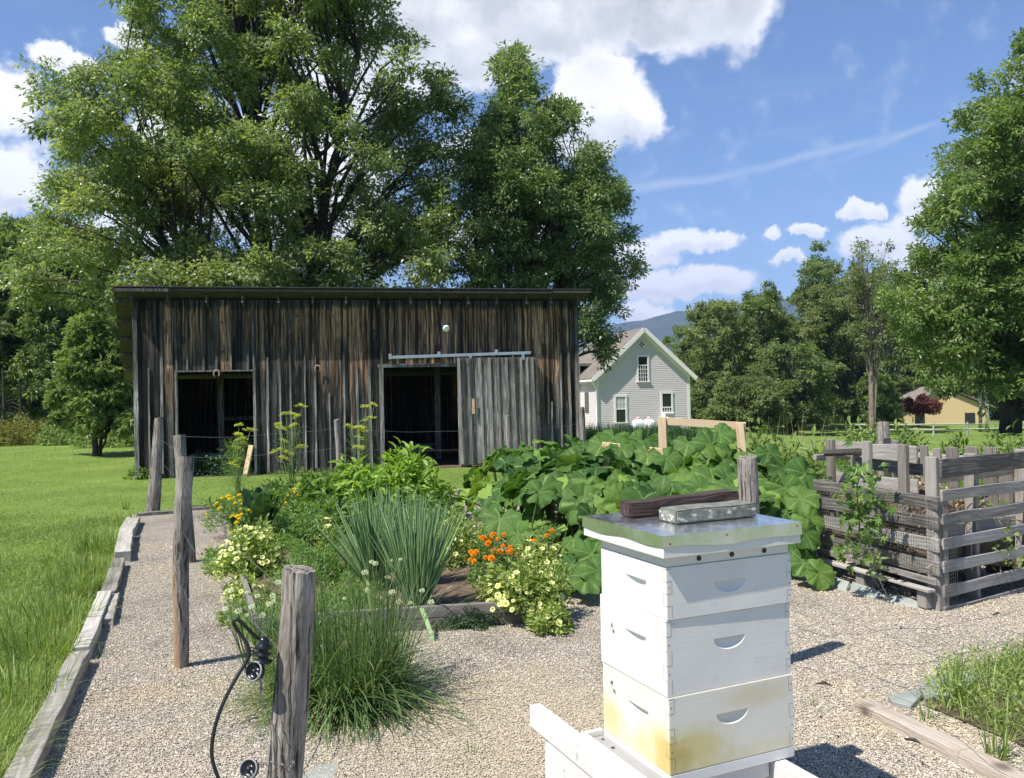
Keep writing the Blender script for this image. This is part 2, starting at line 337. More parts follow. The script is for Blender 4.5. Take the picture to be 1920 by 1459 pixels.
def squash_mat():
    m, n, l, out = newmat('squash_leaf')
    a = n('ShaderNodeAttribute', attribute_name='rnd'); ve = n('ShaderNodeAttribute', attribute_name='vein')
    tcn = n('ShaderNodeTexCoord')
    r = ramp(n, [(0.0, (0.03, 0.08, 0.018)), (0.5, (0.08, 0.16, 0.032)), (1.0, (0.22, 0.33, 0.06))]); l(a.outputs['Fac'], r.inputs[0])
    no = n('ShaderNodeTexNoise', inp={'Scale': 14.0, 'Detail': 5.0}); l(tcn.outputs['Object'], no.inputs['Vector'])
    v1 = n('ShaderNodeMix', data_type='RGBA', inp={7: (0.13, 0.21, 0.055, 1)}); mr_ = n('ShaderNodeMapRange', inp={1: 0.5, 2: 0.75, 4: 0.3}); l(no.outputs['Fac'], mr_.inputs[0]); l(mr_.outputs[0], v1.inputs[0]); l(r.outputs[0], v1.inputs[6])
    v2 = n('ShaderNodeMix', data_type='RGBA', inp={7: (0.24, 0.34, 0.10, 1)}); vr = n('ShaderNodeMapRange', inp={1: 0.6, 2: 1.0, 4: 0.6}); l(ve.outputs['Fac'], vr.inputs[0]); l(vr.outputs[0], v2.inputs[0]); l(v1.outputs[2], v2.inputs[6])
    p = n('ShaderNodeBsdfPrincipled', inp={'Roughness': 0.6, 'Specular IOR Level': 0.2}); l(v2.outputs[2], p.inputs['Base Color'])
    t = n('ShaderNodeBsdfTranslucent'); b2 = n('ShaderNodeMix', data_type='RGBA', blend_type='MULTIPLY', inp={0: 1.0, 7: (1.5, 1.7, 0.6, 1)}); l(v2.outputs[2], b2.inputs[6]); l(b2.outputs[2], t.inputs[0])
    b = n('ShaderNodeBump', inp={'Strength': 0.35, 'Distance': 0.012}); n3 = n('ShaderNodeTexVoronoi', inp={'Scale': 28.0}); l(tcn.outputs['Object'], n3.inputs['Vector']); l(n3.outputs['Distance'], b.inputs['Height']); l(b.outputs[0], p.inputs['Normal'])
    s = n('ShaderNodeMixShader', inp={0: 0.25}); l(p.outputs[0], s.inputs[1]); l(t.outputs[0], s.inputs[2]); l(s.outputs[0], out.inputs[0]); return m
m_squash = squash_mat()

m_bark = wood_mat('bark', [(0.2, (0.02, 0.018, 0.015)), (0.6, (0.065, 0.056, 0.047)), (0.9, (0.13, 0.115, 0.10))], 'Z', 14, False, 0.9, along=2.5)
m_trunk = wood_mat('light_trunk', [(0.2, (0.08, 0.06, 0.048)), (0.6, (0.22, 0.17, 0.135)), (0.9, (0.36, 0.30, 0.25))], 'Z', 8, False, 0.6, along=2.5)
m_birch = wood_mat('birch_bark', [(0.3, (0.2, 0.19, 0.17)), (0.5, (0.6, 0.58, 0.54)), (0.9, (0.75, 0.73, 0.7))], 'Z', 4, False, 0.3, along=6)
m_post = wood_mat('post_wood', [(0.25, (0.05, 0.042, 0.036)), (0.40, (0.17, 0.145, 0.125)), (0.55, (0.30, 0.265, 0.235)), (0.8, (0.46, 0.42, 0.375))], 'Z', 85, True, 1.0, along=3.0)
m_timber = wood_mat('grey_timber', [(0.25, (0.16, 0.145, 0.125)), (0.48, (0.36, 0.335, 0.295)), (0.75, (0.54, 0.51, 0.455))], 'X', 40, True, 0.4)
m_timber_b = wood_mat('brown_timber', [(0.2, (0.12, 0.09, 0.065)), (0.36, (0.32, 0.265, 0.205)), (0.55, (0.46, 0.395, 0.32)), (0.8, (0.58, 0.52, 0.45))], 'X', 60, True, 1.0)
m_bedwood = wood_mat('bed_timber', [(0.2, (0.12, 0.105, 0.095)), (0.5, (0.215, 0.195, 0.18)), (0.85, (0.32, 0.30, 0.28))], 'X', 40, True, 0.3)
m_pallet = wood_mat('pallet_wood', [(0.25, (0.09, 0.08, 0.07)), (0.42, (0.24, 0.218, 0.195)), (0.6, (0.385, 0.36, 0.33)), (0.85, (0.52, 0.495, 0.46))], 'X', 55, True, 0.45, rv=0.3)
m_pine = wood_mat('pine', [(0.2, (0.42, 0.29, 0.16)), (0.5, (0.62, 0.47, 0.30)), (0.85, (0.74, 0.60, 0.42))], 'X', 25, True, 0.15, rv=0.1)
m_pole = wood_mat('rail_wood', [(0.2, (0.2, 0.19, 0.18)), (0.5, (0.38, 0.36, 0.34)), (0.85, (0.52, 0.5, 0.48))], 'X', 10, False, 0.3)

def post_mat():
    m, n, l, out = newmat('cracked_post'); tcn = n('ShaderNodeTexCoord'); a = n('ShaderNodeAttribute', attribute_name='rnd')
    wn_ = n('ShaderNodeTexNoise', inp={'Scale': 5.0, 'Detail': 3.0}); l(tcn.outputs['Object'], wn_.inputs['Vector']); ws = n('ShaderNodeVectorMath', operation='SCALE', inp={'Scale': 0.035}); l(wn_.outputs['Color'], ws.inputs[0]); ad = n('ShaderNodeVectorMath', operation='ADD'); l(tcn.outputs['Object'], ad.inputs[0]); l(ws.outputs[0], ad.inputs[1])
    def st(sx, sz, det):
        mp = n('ShaderNodeMapping'); mp.inputs['Scale'].default_value = (sx, sx, sz); l(ad.outputs[0], mp.inputs[0]); q = n('ShaderNodeTexNoise', inp={'Scale': 1.0, 'Detail': det, 'Roughness': .6}); l(mp.outputs[0], q.inputs['Vector']); return q.outputs['Fac']
    f1 = st(160, 6, 4.0); f2 = st(60, 2.2, 3.0); f3 = st(9, 5, 5.0)
    s1 = n('ShaderNodeMath', operation='MULTIPLY_ADD', inp={1: .6}); l(f1, s1.inputs[0]); s2 = n('ShaderNodeMath', operation='MULTIPLY', inp={1: .5}); l(f3, s2.inputs[0]); l(s2.outputs[0], s1.inputs[2])
    r = ramp(n, [(.36, (.075, .063, .054)), (.5, (.21, .18, .155)), (.62, (.34, .30, .265)), (.78, (.50, .46, .41))]); l(s1.outputs[0], r.inputs[0])
    ck = n('ShaderNodeMapRange', inp={1: .36, 2: .44, 3: .22, 4: 1.0}); l(f2, ck.inputs[0]); mu = n('ShaderNodeMix', data_type='RGBA', blend_type='MULTIPLY', inp={0: 1.0}); l(r.outputs[0], mu.inputs[6]); l(ck.outputs[0], mu.inputs[7])
    p = n('ShaderNodeBsdfPrincipled', inp={'Roughness': .9, 'Specular IOR Level': .2}); l(mu.outputs[2], p.inputs['Base Color'])
    hh = n('ShaderNodeMath', operation='MULTIPLY_ADD', inp={1: .4}); l(f1, hh.inputs[0]); l(ck.outputs[0], hh.inputs[2]); b = n('ShaderNodeBump', inp={'Strength': 1.0, 'Distance': .008}); l(hh.outputs[0], b.inputs['Height']); l(b.outputs[0], p.inputs['Normal']); l(p.outputs[0], out.inputs[0]); return m
m_post = post_mat()

def barn_mat(name, grey=False):
    m, n, l, out = newmat(name)
    tcn = n('ShaderNodeTexCoord'); a = n('ShaderNodeAttribute', attribute_name='rnd')
    off = n('ShaderNodeVectorMath', operation='SCALE', inp={0: (17.0, 31.0, 23.0)}); l(a.outputs['Fac'], off.inputs['Scale'])
    ad = n('ShaderNodeVectorMath', operation='ADD'); l(tcn.outputs['Object'], ad.inputs[0]); l(off.outputs[0], ad.inputs[1])
    wno = n('ShaderNodeTexNoise', inp={'Scale': 1.5, 'Detail': 2.0}); l(ad.outputs[0], wno.inputs['Vector'])
    wsc = n('ShaderNodeVectorMath', operation='SCALE', inp={'Scale': 0.07}); l(wno.outputs['Color'], wsc.inputs[0])
    ad2 = n('ShaderNodeVectorMath', operation='ADD'); l(ad.outputs[0], ad2.inputs[0]); l(wsc.outputs[0], ad2.inputs[1])
    mp = n('ShaderNodeMapping'); mp.inputs['Scale'].default_value = (42, 42, 1.1); l(ad2.outputs[0], mp.inputs[0])
    g = n('ShaderNodeTexNoise', inp={'Scale': 1.0, 'Detail': 6.0, 'Roughness': 0.7}); l(mp.outputs[0], g.inputs['Vector'])
    # streaks of brown wood where the eave keeps the rain off, black and silver further down
    mp2 = n('ShaderNodeMapping'); mp2.inputs['Scale'].default_value = (9, 9, 0.55); l(ad.outputs[0], mp2.inputs[0])
    st = n('ShaderNodeTexNoise', inp={'Scale': 1.0, 'Detail': 4.0, 'Roughness': 0.6}); l(mp2.outputs[0], st.inputs['Vector'])
    sx = n('ShaderNodeSeparateXYZ'); l(tcn.outputs['Object'], sx.inputs[0])
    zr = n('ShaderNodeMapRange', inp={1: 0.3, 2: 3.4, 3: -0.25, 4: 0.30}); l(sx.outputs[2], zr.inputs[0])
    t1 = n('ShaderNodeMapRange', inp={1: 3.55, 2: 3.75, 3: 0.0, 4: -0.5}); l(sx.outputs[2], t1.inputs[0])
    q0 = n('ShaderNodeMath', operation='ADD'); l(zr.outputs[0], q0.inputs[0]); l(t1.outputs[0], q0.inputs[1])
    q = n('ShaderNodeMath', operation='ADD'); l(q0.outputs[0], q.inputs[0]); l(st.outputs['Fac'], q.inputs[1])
    q2 = n('ShaderNodeMath', operation='MULTIPLY_ADD', inp={1: 0.30}); l(a.outputs['Fac'], q2.inputs[0]); l(q.outputs[0], q2.inputs[2])
    bm = n('ShaderNodeMapRange', inp={1: 0.71, 2: 0.86}); bm.clamp = True; l(q2.outputs[0], bm.inputs[0])
    k = 4.6 if grey else 1.1
    gr = ramp(n, [(0.3, (0.012 * k, 0.011 * k, 0.0105 * k)), (0.48, (0.038 * k, 0.035 * k, 0.032 * k)), (0.6, (0.10 * k, 0.092 * k, 0.084 * k)), (0.75, (0.24 * k, 0.226 * k, 0.208 * k))]); l(g.outputs['Fac'], gr.inputs[0])
    bn = ramp(n, [(0.3, (0.03, 0.017, 0.011)), (0.46, (0.14, 0.08, 0.045)), (0.58, (0.34, 0.205, 0.125)), (0.75, (0.52, 0.36, 0.24))]); l(g.outputs['Fac'], bn.inputs[0])
    mxn = n('ShaderNodeMix', data_type='RGBA'); l(bm.outputs[0], mxn.inputs[0]); l(gr.outputs[0], mxn.inputs[6]); l(bn.outputs[0], mxn.inputs[7])
    if grey: m.node_tree.links.remove(mxn.inputs[0].links[0]); mxn.inputs[0].default_value = 0.0
    mp3 = n('ShaderNodeMapping'); mp3.inputs['Scale'].default_value = (16, 16, 0.4); l(ad2.outputs[0], mp3.inputs[0])
    dk = n('ShaderNodeTexNoise', inp={'Scale': 1.0, 'Detail': 3.0, 'Roughness': 0.55}); l(mp3.outputs[0], dk.inputs['Vector'])
    dr_ = n('ShaderNodeMapRange', inp={1: 0.42, 2: 0.58, 3: 0.14, 4: 1.35}); l(dk.outputs['Fac'], dr_.inputs[0])
    rb_ = n('ShaderNodeMapRange', inp={1: 0.0, 2: 1.0, 3: 0.55, 4: 1.35}); l(a.outputs['Fac'], rb_.inputs[0])
    dm = n('ShaderNodeMath', operation='MULTIPLY'); l(dr_.outputs[0], dm.inputs[0]); l(rb_.outputs[0], dm.inputs[1])
    dx = n('ShaderNodeMix', data_type='RGBA', blend_type='MULTIPLY', inp={0: 0.0 if grey else 1.0}); l(mxn.outputs[2], dx.inputs[6]); l(dm.outputs[0], dx.inputs[7]); mxn = dx
    vo = n('ShaderNodeTexVoronoi', inp={'Scale': 3.0}); l(ad.outputs[0], vo.inputs['Vector'])
    kr = n('ShaderNodeMapRange', inp={1: 0.06, 2: 0.13, 3: 0.8, 4: 0.0}); l(vo.outputs['Distance'], kr.inputs[0])
    km = n('ShaderNodeMix', data_type='RGBA', inp={7: (0.02, 0.013, 0.01, 1)}); l(kr.outputs[0], km.inputs[0]); l(mxn.outputs[2], km.inputs[6])
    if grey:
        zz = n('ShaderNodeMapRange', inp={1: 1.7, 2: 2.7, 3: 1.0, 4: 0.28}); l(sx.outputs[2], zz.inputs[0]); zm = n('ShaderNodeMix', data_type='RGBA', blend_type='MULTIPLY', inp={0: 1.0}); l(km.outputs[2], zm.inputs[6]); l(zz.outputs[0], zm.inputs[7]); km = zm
    p = n('ShaderNodeBsdfPrincipled', inp={'Roughness': 0.8, 'Specular IOR Level': 0.3}); l(km.outputs[2], p.inputs['Base Color'])
    b = n('ShaderNodeBump', inp={'Strength': 0.6, 'Distance': 0.012}); l(g.outputs['Fac'], b.inputs['Height']); l(b.outputs[0], p.inputs['Normal'])
    l(p.outputs[0], out.inputs[0]); return m
m_barn = barn_mat('barn_board'); m_barng = barn_mat('barn_batten', True)

m_dull = paint_mat('dark_roof', (0.05, 0.048, 0.045), 0.9, 0.3)
m_steel = paint_mat('galvanised', (0.42, 0.46, 0.5), 0.45, 0.1, metallic=0.6)
m_wire = paint_mat('wire', (0.22, 0.22, 0.21), 0.5, 0.1, metallic=0.7)
m_black = paint_mat('black_plastic', (0.012, 0.013, 0.015), 0.25, 0.1, bump=0.02)
m_cable = paint_mat('black_cable', (0.02, 0.02, 0.022), 0.45, 0.1, bump=0.02)
m_rust = paint_mat('rust', (0.10, 0.05, 0.035), 0.8, 0.3)
m_siding = paint_mat('grey_siding', (0.66, 0.59, 0.61), 0.6, 0.04, bump=0.03)
m_trim = paint_mat('white_trim', (0.80, 0.76, 0.75), 0.55, 0.04)
m_glass = paint_mat('window_glass', (0.025, 0.03, 0.035), 0.06, 0.05, bump=0.0)
m_blind = paint_mat('blind', (0.42, 0.44, 0.44), 0.6, 0.05)
m_roof = wood_mat('shingle', [(0.25, (0.15, 0.13, 0.11)), (0.5, (0.24, 0.21, 0.18)), (0.8, (0.33, 0.295, 0.26))], 'X', 3, False, 0.4, along=10, rv=0.5)
m_yellow = paint_mat('yellow_wall', (0.60, 0.45, 0.24), 0.7, 0.06)
m_tank = paint_mat('white_enamel', (0.85, 0.85, 0.85), 0.35, 0.03)
m_redtank = paint_mat('red_enamel', (0.5, 0.03, 0.02), 0.4, 0.1)
m_soil = paint_mat('soil', (0.12, 0.082, 0.055), 0.95, 0.5, 14, 1.0)
m_stone = paint_mat('slate', (0.26, 0.28, 0.25), 0.7, 0.22, 5, 0.3)
m_tub = paint_mat('teal_tub', (0.05, 0.10, 0.10), 0.4)
m_int = paint_mat('old_box', (0.3, 0.3, 0.3), 0.7)

# ------------------------------------------------------------------ terrain
def sst(a, b, x): 
    t = np.clip((x - a) / (b - a), 0, 1); return t * t * (3 - 2 * t)
def terrain(x, y):
    x = np.asarray(x, float); y = np.asarray(y, float)
    return -0.6 * sst(20, 48, y) * sst(0, 4, x) - 1.75 * sst(24, 70, y) * sst(9, 24, x) - 0.05 * sst(0, 1, 0 * x) * 0
def build_ground():
    xs = np.concatenate([-np.geomspace(6500, 12, 26), np.linspace(-11, 30, 70), np.geomspace(32, 6500, 26)])
    ys = np.concatenate([-np.geomspace(2500, 6, 14), np.linspace(-5, 90, 110), np.geomspace(95, 6500, 24)])
    X, Y = np.meshgrid(xs, ys); Z = terrain(X, Y)
    nx, ny = len(xs), len(ys)
    i = np.arange(ny - 1)[:, None] * nx; j = np.arange(nx - 1)[None, :]
    f = np.stack([i + j, i + j + 1, i + j + 1 + nx, i + j + nx], -1).reshape(-1, 4)
    mb = MB(); mb.add(np.stack([X, Y, Z], -1).reshape(-1, 3), f, 0.5)
    m, n, l, out = newmat('lawn')
    tcn = n('ShaderNodeTexCoord')
    a = n('ShaderNodeTexNoise', inp={'Scale': 0.5, 'Detail': 8.0, 'Roughness': 0.7}); b = n('ShaderNodeTexNoise', inp={'Scale': 45.0, 'Detail': 6.0, 'Roughness': 0.8})
    l(tcn.outputs['Object'], a.inputs['Vector']); l(tcn.outputs['Object'], b.inputs['Vector'])
    s = n('ShaderNodeMath', operation='MULTIPLY_ADD', inp={1: 0.55}); l(b.outputs['Fac'], s.inputs[0])
    s2 = n('ShaderNodeMath', operation='MULTIPLY', inp={1: 0.45}); l(a.outputs['Fac'], s2.inputs[0]); l(s2.outputs[0], s.inputs[2])
    s3 = s; r = ramp(n, [(0.3, (0.062, 0.105, 0.02)), (0.5, (0.145, 0.22, 0.042)), (0.7, (0.26, 0.33, 0.08))]); l(s.outputs[0], r.inputs[0])
    p = n('ShaderNodeBsdfPrincipled', inp={'Roughness': 0.9, 'Specular IOR Level': 0.15}); l(r.outputs[0], p.inputs['Base Color'])
    bu = n('ShaderNodeBump', inp={'Strength': 0.7, 'Distance': 0.03}); l(b.outputs['Fac'], bu.inputs['Height']); l(bu.outputs[0], p.inputs['Normal']); l(p.outputs[0], out.inputs[0])
    tag(mb.build('lawn', m, smooth=True), kind='structure')
build_ground()

GR = [(0.0, (0.25, 0.215, 0.17)), (0.10, (0.34, 0.295, 0.235)), (0.3, (0.42, 0.37, 0.295)), (0.6, (0.485, 0.43, 0.35)), (0.85, (0.55, 0.50, 0.415)), (1.0, (0.66, 0.61, 0.53))]
def sandy(n, l, tcn, col):
    s_ = n('ShaderNodeVectorMath', operation='SUBTRACT', inp={1: (-.05, 4.0, 0)}); l(tcn.outputs['Object'], s_.inputs[0]); q = n('ShaderNodeVectorMath', operation='MULTIPLY', inp={1: (.8, 1.0, 0)}); l(s_.outputs[0], q.inputs[0])
    ln = n('ShaderNodeVectorMath', operation='LENGTH'); l(q.outputs[0], ln.inputs[0]); no = n('ShaderNodeTexNoise', inp={'Scale': 2.5, 'Detail': 5.0}); l(tcn.outputs['Object'], no.inputs['Vector'])
    a = n('ShaderNodeMath', operation='MULTIPLY_ADD', inp={1: .9}); l(no.outputs['Fac'], a.inputs[0]); l(ln.outputs['Value'], a.inputs[2]); r = n('ShaderNodeMapRange', interpolation_type='SMOOTHSTEP', inp={1: .8, 2: 1.5, 3: .6, 4: 0.0}); l(a.outputs[0], r.inputs[0])
    x = n('ShaderNodeMix', data_type='RGBA', inp={7: (.50, .43, .30, 1)}); l(r.outputs[0], x.inputs[0]); l(col, x.inputs[6]); return x.outputs[2]
def gravel_mat():
    m, n, l, out = newmat('gravel')
    tcn = n('ShaderNodeTexCoord')
    vo = n('ShaderNodeTexVoronoi', inp={'Scale': 105.0, 'Randomness': 1.0}); l(tcn.outputs['Object'], vo.inputs['Vector'])
    v2 = n('ShaderNodeTexVoronoi', inp={'Scale': 110.0}); l(tcn.outputs['Object'], v2.inputs['Vector'])
    sp_ = n('ShaderNodeSeparateColor'); l(vo.outputs['Color'], sp_.inputs[0])
    r = ramp(n, GR); l(sp_.outputs[0], r.inputs[0])
    big_ = n('ShaderNodeTexNoise', inp={'Scale': 0.8, 'Detail': 5.0, 'Roughness': 0.65}); l(tcn.outputs['Object'], big_.inputs['Vector'])
    tr_ = ramp(n, [(0.32, (0.70, 0.68, 0.66)), (0.5, (1, 1, 1)), (0.68, (1.12, 1.06, 0.93))]); l(big_.outputs['Fac'], tr_.inputs[0])
    mu = n('ShaderNodeMix', data_type='RGBA', blend_type='MULTIPLY', inp={0: 1.0}); l(r.outputs[0], mu.inputs[6]); l(tr_.outputs[0], mu.inputs[7])
    gap = n('ShaderNodeMapRange', inp={1: 0.35, 2: 0.75, 3: 1.0, 4: 0.45}); l(vo.outputs['Distance'], gap.inputs[0])
    m2 = n('ShaderNodeMix', data_type='RGBA', blend_type='MULTIPLY', inp={0: 1.0}); l(mu.outputs[2], m2.inputs[6]); l(gap.outputs[0], m2.inputs[7])
    p = n('ShaderNodeBsdfPrincipled', inp={'Roughness': 0.85, 'Specular IOR Level': 0.25}); l(sandy(n, l, tcn, m2.outputs[2]), p.inputs['Base Color'])
    ivs = n('ShaderNodeMath', operation='MULTIPLY_ADD', inp={1: -1.0, 2: 1.0}); l(vo.outputs['Distance'], ivs.inputs[0])
    ia = n('ShaderNodeMath', operation='MULTIPLY_ADD', inp={1: -0.4}); l(v2.outputs['Distance'], ia.inputs[0]); l(ivs.outputs[0], ia.inputs[2])
    bu = n('ShaderNodeBump', inp={'Strength': 1.0, 'Distance': 0.012}); l(ia.outputs[0], bu.inputs['Height']); l(bu.outputs[0], p.inputs['Normal'])
    l(p.outputs[0], out.inputs[0]); return m
m_gravel = gravel_mat()
def flat(name, pts, z, mat, kind='structure', grid=0):
    bm = bmesh.new(); vs = [bm.verts.new((p[0], p[1], z)) for p in pts]; f = bm.faces.new(vs)
    if f.normal.z < 0: f.normal_flip()
    bmesh.ops.triangulate(bm, faces=bm.faces[:])
    me = bpy.data.meshes.new(name); bm.to_mesh(me); bm.free(); me.materials.append(mat)
    o = bpy.data.objects.new(name, me); C.objects.link(o); tag(o, kind=kind); return o
LB = [(-1.0, -1.5), tuple(G(20, 1475)[:2]), tuple(G(165, 1200)[:2]), tuple(G(222, 1045)[:2]), tuple(G(235, 1000)[:2]), tuple(G(245, 966)[:2]),
      tuple(G(415, 950)[:2]), tuple(G(850, 919)[:2]), (0.4, 14.6), (4.2, 12.5), (5.2, 9.5), (7.5, 8.0), (9, 6), (9, -1.5)]
flat('gravel', LB, 0.006, m_gravel)
def inpoly(x, y, poly):
    x = np.asarray(x); y = np.asarray(y); r = np.zeros(x.shape, bool); n = len(poly)
    for i in range(n):
        x1, y1 = poly[i]; x2, y2 = poly[(i + 1) % n]
        c = ((y1 > y) != (y2 > y)) & (x < (x2 - x1) * (y - y1) / (y2 - y1 + 1e-12) + x1); r ^= c
    return r
def pebbles():
    n = 600000; y = np.exp(rng.uniform(math.log(2.6), math.log(9.5), n)); x = y * rng.uniform(-.66, .68, n); k = inpoly(x, y, LB); x, y = x[k], y[k]; n = len(x)
    T = np.array([[1, 0, 0], [-1, 0, 0], [0, 1, 0], [0, -1, 0], [0, 0, 1], [0, 0, -1]], float); T = T[None] * (1 + rng.uniform(-.35, .35, (n, 6, 1))) + rng.uniform(-.3, .3, (n, 6, 3))
    sc_ = rng.lognormal(0, .28, n) *   .0035 * (1 + .07 * np.maximum(0, y - 4)); T = T * np.stack([sc_ * rng.uniform(.8, 1.4, n), sc_ * rng.uniform(.7, 1.2, n), sc_ * rng.uniform(.5, .9, n)], -1)[:, None, :]
    a = rng.uniform(0, 2 * PI, n); ca, sa = np.cos(a)[:, None], np.sin(a)[:, None]; X = T[..., 0] * ca - T[..., 1] * sa; Y = T[..., 0] * sa + T[..., 1] * ca
    V = np.stack([X + x[:, None], Y + y[:, None], T[..., 2] + .008 + rng.uniform(0, .004, n)[:, None]], -1)
    fc = np.array([[0, 2, 4], [2, 1, 4], [1, 3, 4], [3, 0, 4], [2, 0, 5], [1, 2, 5], [3, 1, 5], [0, 3, 5]]); mb = MB(); mb.add(V.reshape(-1, 3), (np.arange(n)[:, None, None] * 6 + fc[None]).reshape(-1, 3), np.repeat(rng.uniform(0, 1, n), 6))
    m, nn, l, out = newmat('gravel_stone'); at_ = nn('ShaderNodeAttribute', attribute_name='rnd'); r = ramp(nn, GR); l(at_.outputs['Fac'], r.inputs[0]); p = nn('ShaderNodeBsdfPrincipled', inp={'Roughness': .85, 'Specular IOR Level': .25})
    tcn = nn('ShaderNodeTexCoord'); bg_ = nn('ShaderNodeTexNoise', inp={'Scale': .8, 'Detail': 6.0, 'Roughness': .7}); l(tcn.outputs['Object'], bg_.inputs['Vector']); tt = ramp(nn, [(.32, (.70, .68, .66)), (.5, (1, 1, 1)), (.68, (1.12, 1.06, .93))]); l(bg_.outputs['Fac'], tt.inputs[0])
    mu = nn('ShaderNodeMix', data_type='RGBA', blend_type='MULTIPLY', inp={0: 1.0}); l(r.outputs[0], mu.inputs[6]); l(tt.outputs[0], mu.inputs[7]); l(sandy(nn, l, tcn, mu.outputs[2]), p.inputs['Base Color']); l(p.outputs[0], out.inputs[0])
    tag(mb.build('gravel_stones', m), kind='stuff')
pebbles()

# ------------------------------------------------------------------ barn
BA = R(11.5); BP = G(258, 899)
bx_ = lambda u, v=700: onplane(u, v, BP, BA)
BW = bx_(1084, 800)[0]
ztop = bx_(300, 566)[1]
barn = empty('barn', (BP.x, BP.y, 0), BA, 'weathered black and brown board and batten barn with a shed roof', 'barn')
SK = math.tan(R(-12)); BD = 5.2; SL = 0.29          # side skew, depth, roof fall
o1 = (bx_(331)[0], bx_(476)[0], bx_(400, 700)[1]); o2 = (bx_(716)[0], bx_(862)[0], bx_(780, 689)[1])
def barn_front():
    wl = MB(); bt = MB(); x = 0.0; k = 0
    while x < BW - 0.02:
        w = min(random.uniform(0.2, 0.36), BW - x)
        for (a, b) in ((o1[0], o1[1]), (o2[0], o2[1])):
            if x < a - 0.02 < x + w: w = a - x
            if x < b - 0.02 < x + w: w = b - x
        zb = random.uniform(0.0, 0.07); mid = x + w / 2
        if o1[0] < mid < o1[1]: zb = o1[2] + 0.04
        if o2[0] < mid < o2[1]: zb = o2[2] + 0.04
        yj = random.uniform(-0.006, 0.006)
        wl.bx(x + 0.003, x + w - 0.003, yj, yj + 0.025, zb, ztop + 0.05, jit=0.002)
        if random.random() < 0.8 and x > 0.1:
            z0 = max(zb, random.choice([0.05, 0.05, 0.03, 0.1, 0.25])); z1 = ztop - random.choice([0, 0.02, 1.0, 1.4, 1.7, 2.0, 2.3, 1.2])
            if o1[0] - .03 < x < o1[1] + .03: z0 = max(z0, o1[2] + 0.04)
            if o2[0] - .03 < x < o2[1] + .03: z0 = max(z0, o2[2] + 0.04)
            if z1 < z0 + .3: z1 = ztop
            bw = random.uniform(0.03, 0.055); t = random.uniform(-0.012, 0.012)
            p = Vector((x + t, -0.02, z0)); q = Vector((x - t, -0.02, z1))
            bt.beam(p, q, bw, 0.028, upv=(0, 1, 0))
        x += w; k += 1
    for e in (0.0, BW):
        bt.beam((e, -0.025, 0.0), (e, -0.025, ztop), 0.09, 0.03, upv=(0, 1, 0))
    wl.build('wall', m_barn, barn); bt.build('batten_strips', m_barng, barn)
barn_front()
